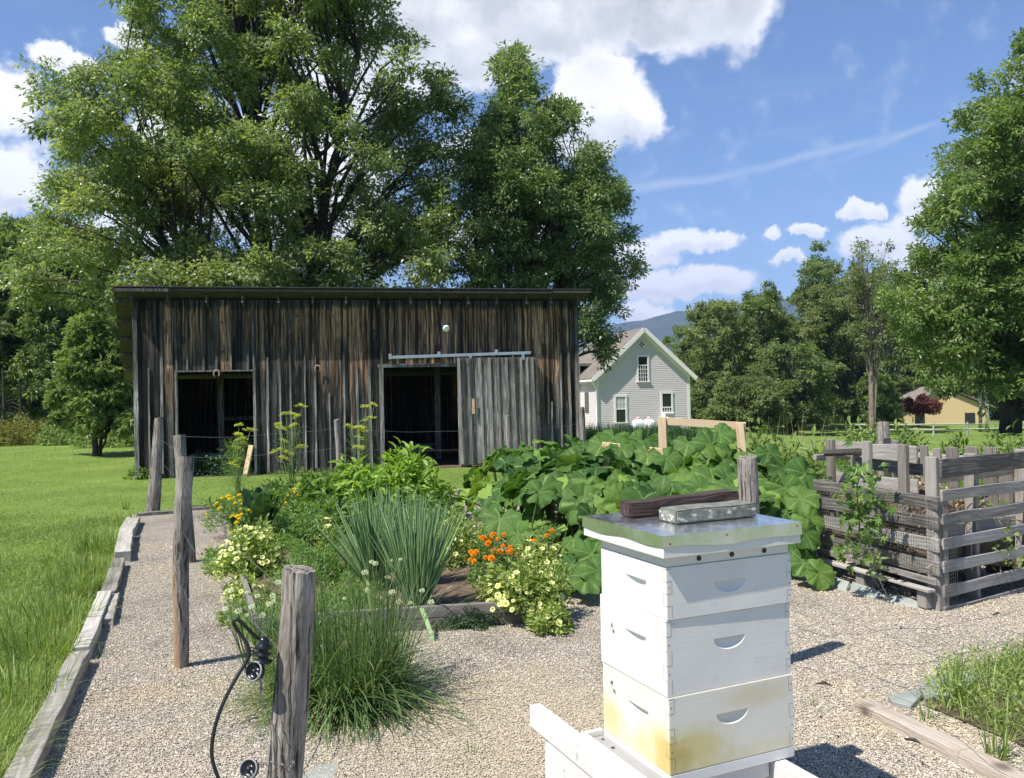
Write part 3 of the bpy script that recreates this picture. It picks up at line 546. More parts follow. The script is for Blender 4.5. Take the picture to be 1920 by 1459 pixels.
def barn_rest():
    s = MB()
    for sx_ in (0.0, BW):
        n_ = 22
        for i in range(n_):
            y0 = 0.05 + (BD - 0.05) * i / n_; y1 = 0.05 + (BD - 0.05) * (i + 1) / n_
            zt = ztop - SL * (y0 + 0.1)
            c = [(sx_ + SK * y0, y0), (sx_ + SK * y1, y1)]
            s.beam((c[0][0], c[0][1] - .004 * (i % 2), zt / 2 + .02), (c[1][0], c[1][1] + .004 * (i % 2), zt / 2 + .02), 0.03, zt)
    xb = SK * BD
    for i in range(40):
        a = BW * i / 40
        s.bx(xb + a - .003 * (i % 2), xb + a + BW / 40 + .003 * (i % 2), BD + 0.02 + .03 * (i % 2), BD + 0.045 + .03 * (i % 2), 0.02, ztop - SL * BD)
    s.build('side_wall', m_barn, barn)
    # roof deck
    r = MB(); T = 0.03; f0 = -0.38; b1 = BD + 0.4
    zf = ztop + 0.13 - SL * f0 * 1.0
    n_ = 26; xl, xr = -0.38, BW + 0.17
    for i in range(n_):
        y0 = f0 + (b1 - f0) * i / n_; y1 = f0 + (b1 - f0) * (i + 1) / n_ - 0.012
        zz = ztop + 0.10 - SL * y0; z2 = ztop + 0.10 - SL * y1
        v = []
        for (y, z) in ((y0, zz), (y1, z2)):
            for x in (xl + SK * y, xr + SK * y):
                v += [(x, y, z), (x, y, z + T)]
        r.add(v, [[[0, 4, 6, 2], [1, 3, 7, 5], [0, 2, 3, 1], [4, 5, 7, 6], [0, 1, 5, 4], [2, 6, 7, 3]]])
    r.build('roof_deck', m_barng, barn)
    c = MB(); v = []
    for (y, ex) in ((f0 - 0.05, 0.02), (b1 + 0.05, 0.02)):
        z = ztop + 0.10 - SL * y + T + 0.004
        for x in (xl - ex + SK * y, xr + ex + SK * y): v += [(x, y, z), (x, y, z + 0.018)]
    c.add(v, [[[0, 4, 6, 2], [1, 3, 7, 5], [0, 2, 3, 1], [4, 5, 7, 6], [0, 1, 5, 4], [2, 6, 7, 3]]]); c.build('roof', m_dull, barn)
    fz = ztop + 0.10 - SL * f0
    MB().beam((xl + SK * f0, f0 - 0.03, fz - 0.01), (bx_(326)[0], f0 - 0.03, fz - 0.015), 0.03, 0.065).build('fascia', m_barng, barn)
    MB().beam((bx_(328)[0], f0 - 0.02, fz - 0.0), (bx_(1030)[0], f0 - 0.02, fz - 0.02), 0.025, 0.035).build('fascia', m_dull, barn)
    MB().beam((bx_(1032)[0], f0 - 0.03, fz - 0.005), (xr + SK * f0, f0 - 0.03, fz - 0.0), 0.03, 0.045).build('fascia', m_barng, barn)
    for u in (252, 320, 390, 457, 523, 587, 648, 708, 767, 823, 873, 928, 980, 1028, 1077):
        x = bx_(u, 570)[0]
        q = MB(); q.beam((x + random.uniform(-.02, .02), -0.34, ztop - 0.07 + SL * .34), (x, 0.5, ztop - 0.05 - SL * .5), 0.045, 0.17 + random.uniform(-.02, .02)); q.build('rafter_tail', m_barng, barn)
    # side overhang ribs seen from below
    for i in range(5):
        y = 0.1 + i * 1.1; z = ztop + 0.06 - SL * y
        MB().beam((xl + SK * y + .02, y, z), (SK * y - .02, y, z), 0.05, 0.07).build('lookout', m_barng, barn)
    # opening frames
    fr = MB()
    x0, x1, z = o1
    fr.bx(x0 - 0.03, x0 + 0.015, -0.05, 0.05, 0, z + 0.03); fr.bx(x1 - 0.02, x1 + 0.035, -0.05, 0.05, 0, z + 0.03); fr.bx(x0 - 0.03, x1 + 0.035, -0.055, 0.05, z + 0.032, z + 0.065)
    fr.build('door_frame', m_barng, barn)
    fr = MB(); x0, x1, z = o2
    fr.bx(x0 - 0.06, x0 + 0.03, -0.05, 0.05, 0, z + 0.0); fr.bx(x0 - 0.09, x1 + 0.1, -0.04, 0.03, z + 0.005, z + 0.085)
    fr.build('door_frame', m_barng, barn)
    # interior
    fl = MB(); fl.add([(0, .03, .012), (BW, .03, .012), (BW + SK * BD, BD, .012), (SK * BD, BD, .012)], [[[0, 1, 2, 3]]]); fl.build('floor', m_soil, barn)
    for x in (1.9, 4.6, 7.2): MB().bx(x + SK * 2.6 - .07, x + SK * 2.6 + .07, 2.5, 2.64, .02, ztop - SL * 2.6).build('interior_post', m_barng, barn)
    MB().bx(1.0, 5, 4.4, 4.5, 1.1, 1.2).build('interior_rail', m_barng, barn)
    # sliding door
    d = empty('sliding_door', (0, 0, 0)); d.parent = barn
    dx0 = bx_(856)[0]; dx1 = bx_(1004)[0]; dz1 = bx_(900, 671)[1] ; Y = -0.15
    pn = MB(); x = dx0
    while x < dx1 - .02:
        w = min(0.2, dx1 - x); pn.bx(x, x + w - .005, Y, Y + .025, 0.08 + random.uniform(-.02, .02), dz1, jit=.002); x += w
    bt = MB()
    for u in (858, 866, 880, 897, 915, 931, 947, 963, 974, 985, 995, 1003):
        x = bx_(u, 680)[0]; t = random.uniform(0, .03)
        bt.beam((x + t + .03, Y - .018, 0.09), (x, Y - .018, dz1 - .01), random.uniform(.035, .06), 0.03, upv=(0, 1, 0))
    pn.build('door_panel', m_barng, d); bt.build('batten_strips', m_barng_door, d)
    h = MB(); x = bx_(884)[0]; z = bx_(884, 762)[1]; h.bx(x - .03, x + .03, Y - .09, Y - .055, z - .17, z + .17); bevel(h.build('handle', m_pine, d), .006)
    h = MB(); x = bx_(1004)[0]; z = bx_(1004, 756)[1]; h.bx(x - .025, x + .03, Y - .09, Y - .04, z - .2, z + .2); h.build('stop_block', m_barng_door, d)
    # track
    a = bx_(730, 671); b = bx_(993, 662)
    tr = MB(); tr.beam((a[0], -.12, a[1]), (b[0], -.12, b[1]), .05, .065); tk = tr.build('door_track', m_steel, barn); bevel(tk, .004)
    for u, v in ((731, 669), (822, 665), (929, 661)):
        x, z = bx_(u, v); MB().bx(x - .03, x + .03, -.15, -.03, z - .06, z + .06).build('track_bracket', m_steel, barn)
    for u in (880, 978):
        x, z = bx_(u, 669); MB().bx(x - .03, x + .03, -.17, -.11, z - .08, z + .05).build('door_hanger', m_steel, barn)
m_barng_door = wood_mat('silver_batten', [(0.3, (0.05, 0.043, 0.037)), (0.5, (0.18, 0.16, 0.14)), (0.75, (0.42, 0.39, 0.35))], 'Z', 50, False, 0.5, along=1.2)
barn_rest()
# flood light on the barn wall
def lathe(mb, prof, n=16, rot=None, loc=(0, 0, 0), rnd=None, cap=True):
    th = np.arange(n) / n * 2 * PI; P = np.array(prof, float)
    v = np.stack([P[:, None, 0] * np.cos(th), P[:, None, 0] * np.sin(th), np.broadcast_to(P[:, None, 1], (len(P), n))], -1).reshape(-1, 3)
    if rot is not None: v = v @ np.array(rot.to_3x3()).T
    i = np.arange(len(P) - 1)[:, None] * n; j = np.arange(n)[None]; k = (j + 1) % n
    f = np.stack([i + j, i + k, i + n + k, i + n + j], -1).reshape(-1, 4)
    fs = [f]
    if cap and P[0][0] > 1e-4: fs.append(np.arange(n)[None, ::-1])
    if cap and P[-1][0] > 1e-4: fs.append((np.arange(n) + (len(P) - 1) * n)[None])
    mb.add(v + np.array(loc), fs, rnd); return mb
x, z = bx_(832, 617)
fl = empty('floodlight', (0, 0, 0)); fl.parent = barn
rt = Vector((0.25, -0.9, -0.35)).to_track_quat('Z', 'Y').to_matrix()
lathe(MB(), [(0.03, -0.12), (0.035, -0.05), (0.075, 0.0), (0.085, 0.03), (0.08, 0.035)], 20, rt, (x + .02, -0.2, z)).build('lamp_housing', m_steel, fl, True)
lathe(MB(), [(0.001, 0.052), (0.05, 0.048), (0.078, 0.036), (0.02, 0.03)], 20, rt, (x + .02, -0.2, z)).build('lamp_glass', m_tank, fl, True)
MB().tube([(x - .06, -.03, z + .13), (x - .05, -.1, z + .1), (x - .01, -.14, z + .02)], .015, 8).build('bracket', m_steel, fl, True)
Bm_ = Matrix.Translation((BP.x, BP.y, 0)) @ Matrix.Rotation(BA, 4, 'Z')
m_shoe = paint_mat('old_iron', (.30, .22, .17), .6, .3)
def horseshoe(u, v, lab):
    x, z = bx_(u, v); p = Bm_ @ Vector((x, -0.075, z)); th = np.linspace(R(-50), R(230), 18)
    pts = [(math.cos(t) * .058, 0, math.sin(t) * .075) for t in th]
    o = MB().tube(pts, [.013 + .007 * math.sin(i / 17 * PI) for i in range(18)], 6).build('horseshoe', m_shoe, None, True, p, BA)
    o.scale.y = 0.6; tag(o, lab, 'horseshoe', 'horseshoes nailed to the barn')
horseshoe(407, 701, 'dark horseshoe nailed on the top frame of the left barn opening')
horseshoe(596, 692, 'paler horseshoe nailed on the barn boards between the two openings')
# things inside the barn
def barn_item(x, y): return Bm_ @ Vector((x, y, 0))
x, _ = bx_(372, 860); p = barn_item(x + .1, 1.2)
mb = MB(); mb.bx(-.45, .35, -.25, .25, .012, .42, jit=.01); tag(bevel(mb.build('storage_box', m_int, None, False, p, BA), .01), 'pale grey box standing just inside the left barn opening', 'box')
x, _ = bx_(770, 850); p = barn_item(x + .05, 1.1)
mb = lathe(MB(), [(0.36, 0.0), (0.42, 0.45), (0.45, 0.46), (0.45, 0.49), (0.40, 0.48), (0.34, 0.04)], 28); o = mb.build('stock_tub', m_tub, None, True, Vector((p.x, p.y, .012)), BA); o.scale.x = 1.35
tag(o, 'teal stock tub in the dark barn doorway beside the sliding door', 'tub')
x0, _ = bx_(476, 880); 
mb = MB().beam((0, 0, 0.0), (.12, .12, .62), .14, .03); tag(mb.build('plank', m_pine, None, False, Bm_ @ Vector((x0 - .16, -.16, .03)), BA), 'tan plank leaning at the right foot of the left barn opening', 'plank')

# ------------------------------------------------------------------ house
HA = R(13); HY = 50.0; hp = D(1121, 806, HY); HZ = hp.z
house = empty('farmhouse', (hp.x, hp.y, HZ), HA, 'grey clapboard house with steep gable and white trim behind the barn', 'house')
hx = lambda u, v: (lambda q: (q[0], q[1] - HZ))(onplane(u, v, hp, HA))
HW = hx(1292, 740)[0]; HE = hx(1121, 704)[1] * .5 + hx(1292, 698)[1] * .5; HAp = hx(1206, 618)
def build_house():
    DL = 9.0; ax = HW * 0.5; az_ = HAp[1]
    # clapboards: stepped courses clipped to the gable
    w = MB(); c = 0.115; n_ = int(az_ / c) + 1
    for i in range(n_):
        z0 = i * c; z1 = min(z0 + c, az_)
        def half(z): return HW / 2 if z <= HE else max(0.0, HW / 2 * (az_ - z) / (az_ - HE))
        a0, a1 = half(z0), half(z1)
        if a0 <= 0.01: break
        w.add([(ax - a0, -.022, z0), (ax + a0, -.022, z0), (ax + a1, -.002, z1), (ax - a1, -.002, z1), (ax - a0, 0, z0), (ax + a0, 0, z0)], [[[0, 1, 2, 3], [4, 5, 1, 0]]])
    for i in range(int(HE / c) + 1):
        z0 = i * c; z1 = min(z0 + c, HE)
        w.add([(-.022, .0, z0), (-.022, DL, z0), (-.002, DL, z1), (-.002, 0, z1), (0, 0, z0), (0, DL, z0)], [[[0, 3, 2, 1], [4, 0, 1, 5]]])
        w.add([(HW + .022, .0, z0), (HW + .022, DL, z0), (HW + .002, DL, z1), (HW + .002, 0, z1)], [[[0, 1, 2, 3]]])
    w.add([(0, DL, 0), (HW, DL, 0), (HW, DL, HE), (ax, DL, az_), (0, DL, HE)], [[[0, 4, 3, 2, 1]]])
    w.build('wall', m_siding, house)
    t = MB()
    t.bx(-.05, .11, -.05, -.026, 0, HE); t.bx(HW - .11, HW + .05, -.05, -.026, 0, HE); t.bx(-.05, -.026, -.026, .12, 0, HE); t.bx(-.045, HW + .045, -.045, -.024, -.15, 0.0)
    t.build('corner_board', m_trim, house)
    sl = (az_ - HE) / (HW / 2); ov = 0.38; th = 0.12
    rr = MB(); rk = MB()
    for sgn in (-1, 1):
        p_ = Vector((ax, 0, az_ + th)); q_ = Vector((ax + sgn * (HW / 2 + ov), 0, az_ + th - sl * (HW / 2 + ov)))
        for yy0, yy1, mbx, dz in ((-.34, DL + .3, rr, 0), ):
            v = [(p_.x, yy0, p_.z), (q_.x, yy0, q_.z), (q_.x, yy1, q_.z), (p_.x, yy1, p_.z), (p_.x, yy0, p_.z - .06), (q_.x, yy0, q_.z - .06), (q_.x, yy1, q_.z - .06), (p_.x, yy1, p_.z - .06)]
            mbx.add(v, [[[0, 3, 2, 1] if sgn < 0 else [0, 1, 2, 3], [4, 5, 6, 7], [0, 1, 5, 4], [1, 2, 6, 5]]])
        rk.beam((p_.x, -.36, p_.z - .13), (q_.x, -.36, q_.z - .13), .04, .24, upv=(0, 1, 0) and (0, 0, 1))
        # soffit and frieze
        rk.add([(p_.x, -.34, p_.z - .24), (q_.x, -.34, q_.z - .24), (q_.x, -.03, q_.z - .24), (p_.x, -.03, p_.z - .24)], [[[0, 1, 2, 3]]])
        rk.beam((p_.x, -.04, p_.z - .34), (q_.x - sgn * ov, -.04, q_.z - .34 + sl * ov), .03, .2)
    rr.build('roof', m_roof, house); rk.build('gable_trim', m_trim, house)
    e = MB(); qz = az_ + th - sl * (HW / 2 + ov)
    e.bx(-ov - .02, -ov + .1, -.34, DL, qz - .2, qz - .07); e.bx(HW + ov - .1, HW + ov + .02, -.34, DL, qz - .2, qz - .07); e.bx(-ov + .05, -.02, -.3, DL, qz - .28, qz - .22)
    e.build('eave_gutter', m_trim, house)
    d_ = MB().tube([(-ov + .05, -.2, qz - .2), (-ov + .1, -.18, qz - .35), (-.08, -.1, qz - .6), (-.08, -.08, .2), (-.15, -.2, .05)], .05, 8); d_.build('downspout', m_trim, house, True)
    # dormer-like upper roof behind
    def window(u0, v0, u1, v1, rows, cols, blind=False, lowfrac=.5):
        x0, za = hx(u0, v0); x1, zb = hx(u1, v1)
        wn_ = empty('window', (0, 0, 0)); wn_.parent = house
        f = MB(); w_ = .11
        f.bx(x0, x0 + w_, -.07, -.02, zb + .05, za - w_); f.bx(x1 - w_, x1, -.07, -.02, zb + .05, za - w_); f.bx(x0 - .02, x1 + .02, -.075, -.02, za - w_, za + .02); f.bx(x0 - .05, x1 + .05, -.12, -.02, zb - .02, zb + .05)
        f.build('frame', m_trim, wn_)
        MB().bx(x0 + w_, x1 - w_, -.034, -.03, zb + .05, za - w_).build('pane', m_glass, wn_)
        g = MB(); zm = zb + (za - zb) * lowfrac
        g.bx(x0 + w_, x1 - w_, -.06, -.035, zm - .03, zm + .03)
        lo, hi = (zm, za - w_) if blind else (zb + .05, zm)
        for i in range(1, cols): xx = x0 + w_ + (x1 - x0 - 2 * w_) * i / cols; g.bx(xx - .014, xx + .014, -.05, -.035, lo, hi)
        for i in range(1, rows): zz = lo + (hi - lo) * i / rows; g.bx(x0 + w_, x1 - w_, -.0495, -.0355, zz - .014, zz + .014)
        g.build('glazing_bars', m_trim, wn_)
        if blind: MB().bx(x0 + w_, x1 - w_, -.0345, -.0342, zm, za - w_).build('blind', m_blind, wn_)
    window(1193, 666, 1217, 716, 4, 4, lowfrac=.62)
    window(1151, 741, 1176, 793, 2, 3, True)
    window(1238, 735, 1262, 787, 3, 4, lowfrac=.45)
    # small diamond window
    cx_, cz_ = hx(1202.5, 646); r_ = .3
    dw = empty('diamond_window', (0, 0, 0)); dw.parent = house
    rot = Matrix.Rotation(R(45), 3, 'Y')
    MB().box((cx_, -.03, cz_), (r_ * 1.0, .03, r_ * 1.0), rot).build('pane', m_glass, dw)
    f = MB()
    for a in (0, 90, 180, 270):
        q = Matrix.Rotation(R(45 + a), 3, 'Y'); f.box(Vector((cx_, -.05, cz_)) + q @ Vector((0, 0, r_ * .56)), (r_ * 1.25, .04, .06), q)
    f.box((cx_, -.05, cz_), (r_, .02, .03), rot); f.box((cx_, -.052, cz_), (.03, .02, r_), rot); f.build('frame', m_trim, dw)
    # side wing wall window
    w2 = MB(); w2.bx(-.05, -.02, 1.6, 2.3, 1.0, 2.3); w2.build('side_window', m_glass, house)
    w2 = MB(); w2.bx(-1.6, -.03, 3.2, 8.5, 0, HE + .6); w2.build('side_wing', m_trim, house)
    w2 = MB(); w2.bx(-1.9, ax - 1.2, 3.0, 8.7, HE + .63, HE + .8); w2.build('wing_roof', m_roof, house)
build_house()
Hm_ = Matrix.Translation((hp.x, hp.y, HZ)) @ Matrix.Rotation(HA, 4, 'Z')
x, z = hx(1247, 779)
ac = empty('air_conditioner', Hm_ @ Vector((x + .1, -.25, z - .0)), HA, 'white air conditioner jutting from the lower right house window', 'air conditioner')
bevel(MB().bx(-.32, .32, -.2, .18, -.2, .2).build('casing', m_tank, ac), .02); MB().bx(-.26, .26, -.215, -.203, -.14, .12).build('grille', m_int, ac)
for u, lab in ((1197, 'left one of two rounded white gas tanks by the house wall'), (1217, 'right one of two rounded white gas tanks by the house wall')):
    p = D(u, 806, 47.5)
    t = empty('gas_tank', (p.x, p.y, float(terrain(p.x, p.y))), 0, lab, 'gas tank', 'white gas tanks beside the house')
    lathe(MB(), [(.25, 0), (.28, .02), (.36, .1), (.38, .2), (.38, .5), (.33, .62), (.18, .72), (.1, .75), (.1, .82), (.001, .83)], 24).build('vessel', m_tank, t, True)
    lathe(MB(), [(.13, .73), (.13, .80), (.11, .80), (.11, .73)], 20).build('collar', m_redtank, t, True)

# ------------------------------------------------------------------ yellow building far right
p = D(1693, 806, 88); YB = empty('yellow_building', (p.x, p.y, p.z), R(-8), 'low yellow building with pale gable behind the rail fence', 'building')
mb = MB(); w_ = 8.6; h_ = 2.3; a_ = 4.3
mb.add([(0, 0, -.3), (w_, 0, -.3), (w_, 0, h_), (w_ / 2, 0, a_), (0, 0, h_), (0, 9, -.3), (w_, 9, -.3), (w_, 9, h_), (w_ / 2, 9, a_), (0, 9, h_)],
       [[[0, 1, 2, 3, 4], [9, 8, 7, 6, 5]], [[0, 4, 9, 5], [1, 6, 7, 2]]]); mb.build('wall', m_yellow, YB)
mb = MB(); mb.add([(-.6, -.4, h_ - .2), (w_ / 2, -.4, a_ + .1), (w_ / 2, 9.3, a_ + .1), (-.6, 9.3, h_ - .2), (-.6, -.4, h_ - .05), (w_ / 2, -.4, a_ + .25), (w_ / 2, 9.3, a_ + .25), (-.6, 9.3, h_ - .05)], [[[0, 1, 2, 3], [4, 7, 6, 5], [0, 4, 5, 1], [0, 3, 7, 4]]])
mb.add([(w_ + .6, -.4, h_ - .2), (w_ / 2, -.4, a_ + .1), (w_ / 2, 9.3, a_ + .1), (w_ + .6, 9.3, h_ - .2), (w_ + .6, -.4, h_ - .05), (w_ / 2, -.4, a_ + .25), (w_ / 2, 9.3, a_ + .25), (w_ + .6, 9.3, h_ - .05)], [[[0, 3, 2, 1], [4, 5, 6, 7], [0, 1, 5, 4], [0, 4, 7, 3]]])
mb.build('roof', m_roof, YB)
for x0 in (1.2, 6.2):
    MB().bx(x0, x0 + 1.0, -.04, -.01, .6, 1.7).build('window', m_glass, YB)

# ------------------------------------------------------------------ split-rail fence
def rail_fence():
    f = empty('rail_fence', (0, 0, 0), 0, 'weathered split rail fence running along the far lawn', 'fence')
    us = [(1493, 72), (1540, 71), (1585, 70), (1642, 69), (1697, 68), (1748, 67.5), (1812, 67), (1883, 66.5), (1960, 66)]
    P = []
    for u, y in us:
        x = (u - 960) / F * y; z = float(terrain(x, y)); P.append(Vector((x, y, z)))
        MB().tube([(x, y, z - .1), (x + .02, y, z + 1.1)], [.09, .08], 6).build('post', m_pole, f)
    for a, b in zip(P[:-1], P[1:]):
        for h in (.5, .92):
            q = MB().tube([a + Vector((0, -.05, h + random.uniform(-.06, .06))), (a + b) / 2 + Vector((0, -.05, h + .02)), b + Vector((0, -.05, h + random.uniform(-.06, .06)))], [.05, .065, .05], 6); q.build('rail', m_pole, f)
rail_fence()

# ------------------------------------------------------------------ mountain
def mountain():
    xs = np.linspace(-6000, 6000, 240); mb = MB(); Y = 3600
    ridge_px = [(-2000, 690), (0, 700), (900, 640), (1100, 612), (1180, 602), (1260, 592), (1350, 577), (1420, 566), (1520, 560), (1700, 585), (1900, 610), (2400, 640), (4000, 690)]
    rows = []
    nn = np.sin(xs * .011) * 9 + np.sin(xs * .027 + 1) * 5 + rng.normal(size=240) * 2.5
    us = xs / Y * F + 960; vs = np.interp(us, [a for a, b in ridge_px], [b for a, b in ridge_px])
    zr = 1.6 + (horizon(us) - vs) / F * Y + nn
    for k in range(26):
        t = k / 25.0
        w = rng.normal(size=240) * (10 * math.sin(t * PI)) + np.sin(xs * .006 + t * 5) * 25 * math.sin(t * PI)
        rows.append(np.stack([xs, np.full(240, Y - 1500 * (1 - t)), -20 + (zr + 20) * (t ** 1.3) + w], -1))
    v = np.stack(rows).reshape(-1, 3); i = np.arange(25)[:, None] * 240; j = np.arange(239)[None]
    mb.add(v, np.stack([i + j, i + j + 1, i + j + 241, i + j + 240], -1).reshape(-1, 4), .5)
    m, n, l, out = newmat('mountain_forest'); tcn = n('ShaderNodeTexCoord'); a = n('ShaderNodeTexNoise', inp={'Scale': .012, 'Detail': 10.0, 'Roughness': .75}); l(tcn.outputs['Object'], a.inputs['Vector'])
    r = ramp(n, [(.35, (.016, .03, .018)), (.65, (.045, .07, .04))]); l(a.outputs['Fac'], r.inputs[0])
    p = n('ShaderNodeBsdfPrincipled', inp={'Roughness': .95, 'Specular IOR Level': .1}); l(r.outputs[0], p.inputs['Base Color']); l(p.outputs[0], out.inputs[0])
    tag(mb.build('hills', m, smooth=True), kind='structure')
mountain()

def haze():
    o = MB().bx(-6900, 6900, -2600, 6800, -30, 900, 0.5).build('haze', None); m = bpy.data.materials.new('haze'); m.use_nodes = True; t = m.node_tree; t.nodes.clear()
    v = t.nodes.new('ShaderNodeVolumePrincipled'); v.inputs['Color'].default_value = (0.48, 0.62, 1, 1); v.inputs['Density'].default_value = 1.5e-4; v.inputs['Anisotropy'].default_value = 0.0
    q = t.nodes.new('ShaderNodeOutputMaterial'); t.links.new(v.outputs[0], q.inputs['Volume']); o.data.materials.append(m); o.display_type = 'WIRE'; tag(o, kind='stuff')
haze()

# ------------------------------------------------------------------ trees
def crown(mb, lobes, per_lobe, per_spray, Ln, Wd, spray=0.45, up=0.25, kind='diamond', hang=0.5, tw=None):
    """lobes (N,4) xyz r.  leafy twigs reach outward from each lobe, leaves strung along them"""
    lobes = np.asarray(lobes, float)
    k = np.maximum(4, (per_lobe * (lobes[:, 3] / lobes[:, 3].mean()) ** 1.6)).astype(int)
    c = np.repeat(lobes[:, :3], k, 0); r = np.repeat(lobes[:, 3], k)
    lr = np.repeat(rng.normal(0, .10, len(lobes)), k)
    d = rand_dir(len(c)); d[:, 2] = d[:, 2] * .75 + up; d = vnorm(d)
    c = c + rng.normal(size=c.shape) * (r * .16)[:, None]
    reach = r * rng.uniform(.6, 1.3, len(c)); sr = lr + rng.normal(0, .11, len(c)); bend = rng.uniform(.05, .3, len(c))
    if tw is not None:
        for i in range(0, len(c), 3): e = c[i] + d[i] * reach[i] * .85; tw.tube([c[i], (c[i] + e) / 2 + np.array([0, 0, .04 * reach[i]]), e], [.012 + .006 * r[i], .01, .004], 3, cap=False)
    m = per_spray; t = rng.uniform(.15, 1, (len(c), m)) ** .75
    P = c[:, None, :] + d[:, None, :] * (reach[:, None] * t)[..., None]; P[..., 2] -= (bend * reach)[:, None] * t ** 2
    wob = rng.normal(size=P.shape) * np.array([1, 1, .6]) * (spray * .42 * (1.15 - .6 * t))[..., None]; P = (P + wob).reshape(-1, 3)
    dd = np.repeat(d, m, 0); off = wob.reshape(-1, 3)
    ldir = vnorm(vnorm(off) * .7 + dd * .7 + rng.normal(size=off.shape) * .4 + np.array([0, 0, -hang]))
    nrm = vnorm(np.array([0, -.12, .75]) + dd * .4 + rng.normal(size=off.shape) * .5)
    n = len(P); ll = Ln * rng.uniform(.6, 1.3, n)
    rn = np.clip(.45 + np.repeat(sr, m) + rng.normal(0, .15, n), 0, 1)
    leaves(mb, P, ldir, nrm, ll, ll * (Wd / Ln), rn, kind=kind)

def limbs(mb, base, stems, lobes, r0, top, seed=0):
    """trunk(s) from base and a limb to each lobe"""
    rr = random.Random(seed); tips = []
    for (bx0, by0, tx, ty, tz, rad) in stems:
        n = 10; pts = []
        for i in range(n + 1):
            t = i / n
            pts.append((base[0] + bx0 + (tx - bx0) * t ** 1.3 + rr.uniform(-.1, .1) * t, base[1] + by0 + (ty - by0) * t ** 1.3 + rr.uniform(-.1, .1) * t, base[2] - .2 + (tz + .2) * t))
        rads = [rad * (1.25 if i == 0 else 1) * (1 - .85 * (i / n)) for i in range(n + 1)]
        mb.tube(pts, rads, 9, noise=.06); tips.append((np.array(pts), rads))
    for lb in lobes:
        if len(lobes) > 100 and rr.random() < .5: continue
        c = np.array(lb[:3]); best = None
        for pts, rads in tips:
            zt = base[2] + (c[2] - base[2]) * rr.uniform(.45, .75) - 0.15 * np.linalg.norm(c[:2] - pts[0][:2])
            i = int(np.clip(np.argmin(abs(pts[:, 2] - zt)), 1, len(pts) - 2)); dd = np.linalg.norm(pts[i] - c)
            if best is None or dd < best[0]: best = (dd, pts[i], rads[i])
        _, a, ra = best; n = 6; pt = []
        for i in range(n + 1):
            t = i / n; p = a + (c - a) * t; p = p + np.array([rr.uniform(-.12, .12), rr.uniform(-.12, .12), math.sin(t * PI) * .25 + math.sin(t * PI) * .09 * best[0]]) * (1 if 0 < i < n else 0); pt.append(p)
        rs = min(ra * .5, .075, .03 + .010 * best[0]); mb.tube(pt, [rs * (1 - .8 * i / n) + .008 for i in range(n + 1)], 5, cap=False)
        for q in range(4):
            dv = rand_dir(1)[0] * lb[3] * .9; st = pt[rr.randint(2, n)]
            mb.tube([st, st + dv * .5 + np.array([0, 0, .1]), st + dv], [.022, .014, .006], 4, cap=False)

def poly_lobes(poly, depth, thick, n, rpx, seed, rlim=(.7, 1)):
    """fill a pixel outline with lobes at a depth, thickness falling to the edges"""
    r_ = np.random.default_rng(seed); poly = [tuple(map(float, p)) for p in poly]
    P = np.array(poly); lo = P.min(0); hi = P.max(0); E = np.concatenate([P, P[:1]])
    out = []; tries = 0; pts = []
    while len(out) < n and tries < 60000:
        tries += 1
        u, v = r_.uniform(lo, hi)
        if not inpoly(np.array([u]), np.array([v]), poly)[0]: continue
        a = E[:-1]; b = E[1:]; ab = b - a; t = np.clip(((np.array([u, v]) - a) * ab).sum(1) / ((ab ** 2).sum(1) + 1e-9), 0, 1)
        de = np.linalg.norm(a + ab * t[:, None] - np.array([u, v]), axis=1).min()
        rp = rpx * r_.uniform(*rlim)
        if de < rp * .35: continue
        rp = min(rp, max(de * 1.05, rpx * .3))
        w = min(1, de / (rpx * 2.2)) ; th = thick * math.sqrt(max(0, 1 - (1 - w) ** 2))
        y = depth + r_.uniform(-1, 1) * th
        if any((u - q[0]) ** 2 + (v - q[1]) ** 2 + ((y - q[2]) * F / depth) ** 2 < (rp * .62) ** 2 for q in pts): continue
        pts.append((u, v, y)); p = D(u, v, y); out.append((p.x, p.y, p.z, rp / F * y))
    return np.array(out)

def ctree(name, label, base, stems, lobes, mleaf, per_lobe, per_spray, Ln, Wd, spray=.45, bark=None, group=None, kind='diamond', cat='tree', up=.25, hang=.5):
    t = empty(name, base, 0, label, cat, group)
    lb = np.array(lobes) - np.array([*base, 0]); mb = MB(); limbs(mb, (0, 0, 0), stems, lb, .3, 0, len(lobes))
    mc = MB(); crown(mc, lb, per_lobe, per_spray, Ln, Wd, spray, up, kind, hang, mb if base[1] < 40 else None); mb.build('trunk', bark or m_bark, t, True); mc.build('crown', mleaf, t)
    return t

# big ash behind the barn
A1 = [(235, -330), (520, -420), (740, -300), (770, -40), (752, 20), (800, 80), (838, 110), (850, 150), (885, 190), (880, 260), (860, 330), (870, 430), (850, 560), (760, 600), (240, 600), (60, 590), (10, 520), (30, 430), (80, 390), (70, 345), (100, 330), (70, 280), (22, 215), (40, 140), (90, 95), (150, 110), (170, 55), (215, 70), (250, 40), (200, 0)]
lo = poly_lobes(A1, 26.5, 3.6, 350, 50, 3)
b = (D(520, 600, 26.5)); b = (b.x, 26.5, 0.0)
ctree('ash_tree', 'huge spreading ash tree rising behind the left half of the barn', b, [(0, 0, -1.2, .3, 15, .36), (.3, .2, 3.0, 0, 14, .26), (-.2, 0, -5.5, -.6, 9.5, .2)], lo, m_ash, 16, 50, .17, .062, .42, hang=.3)
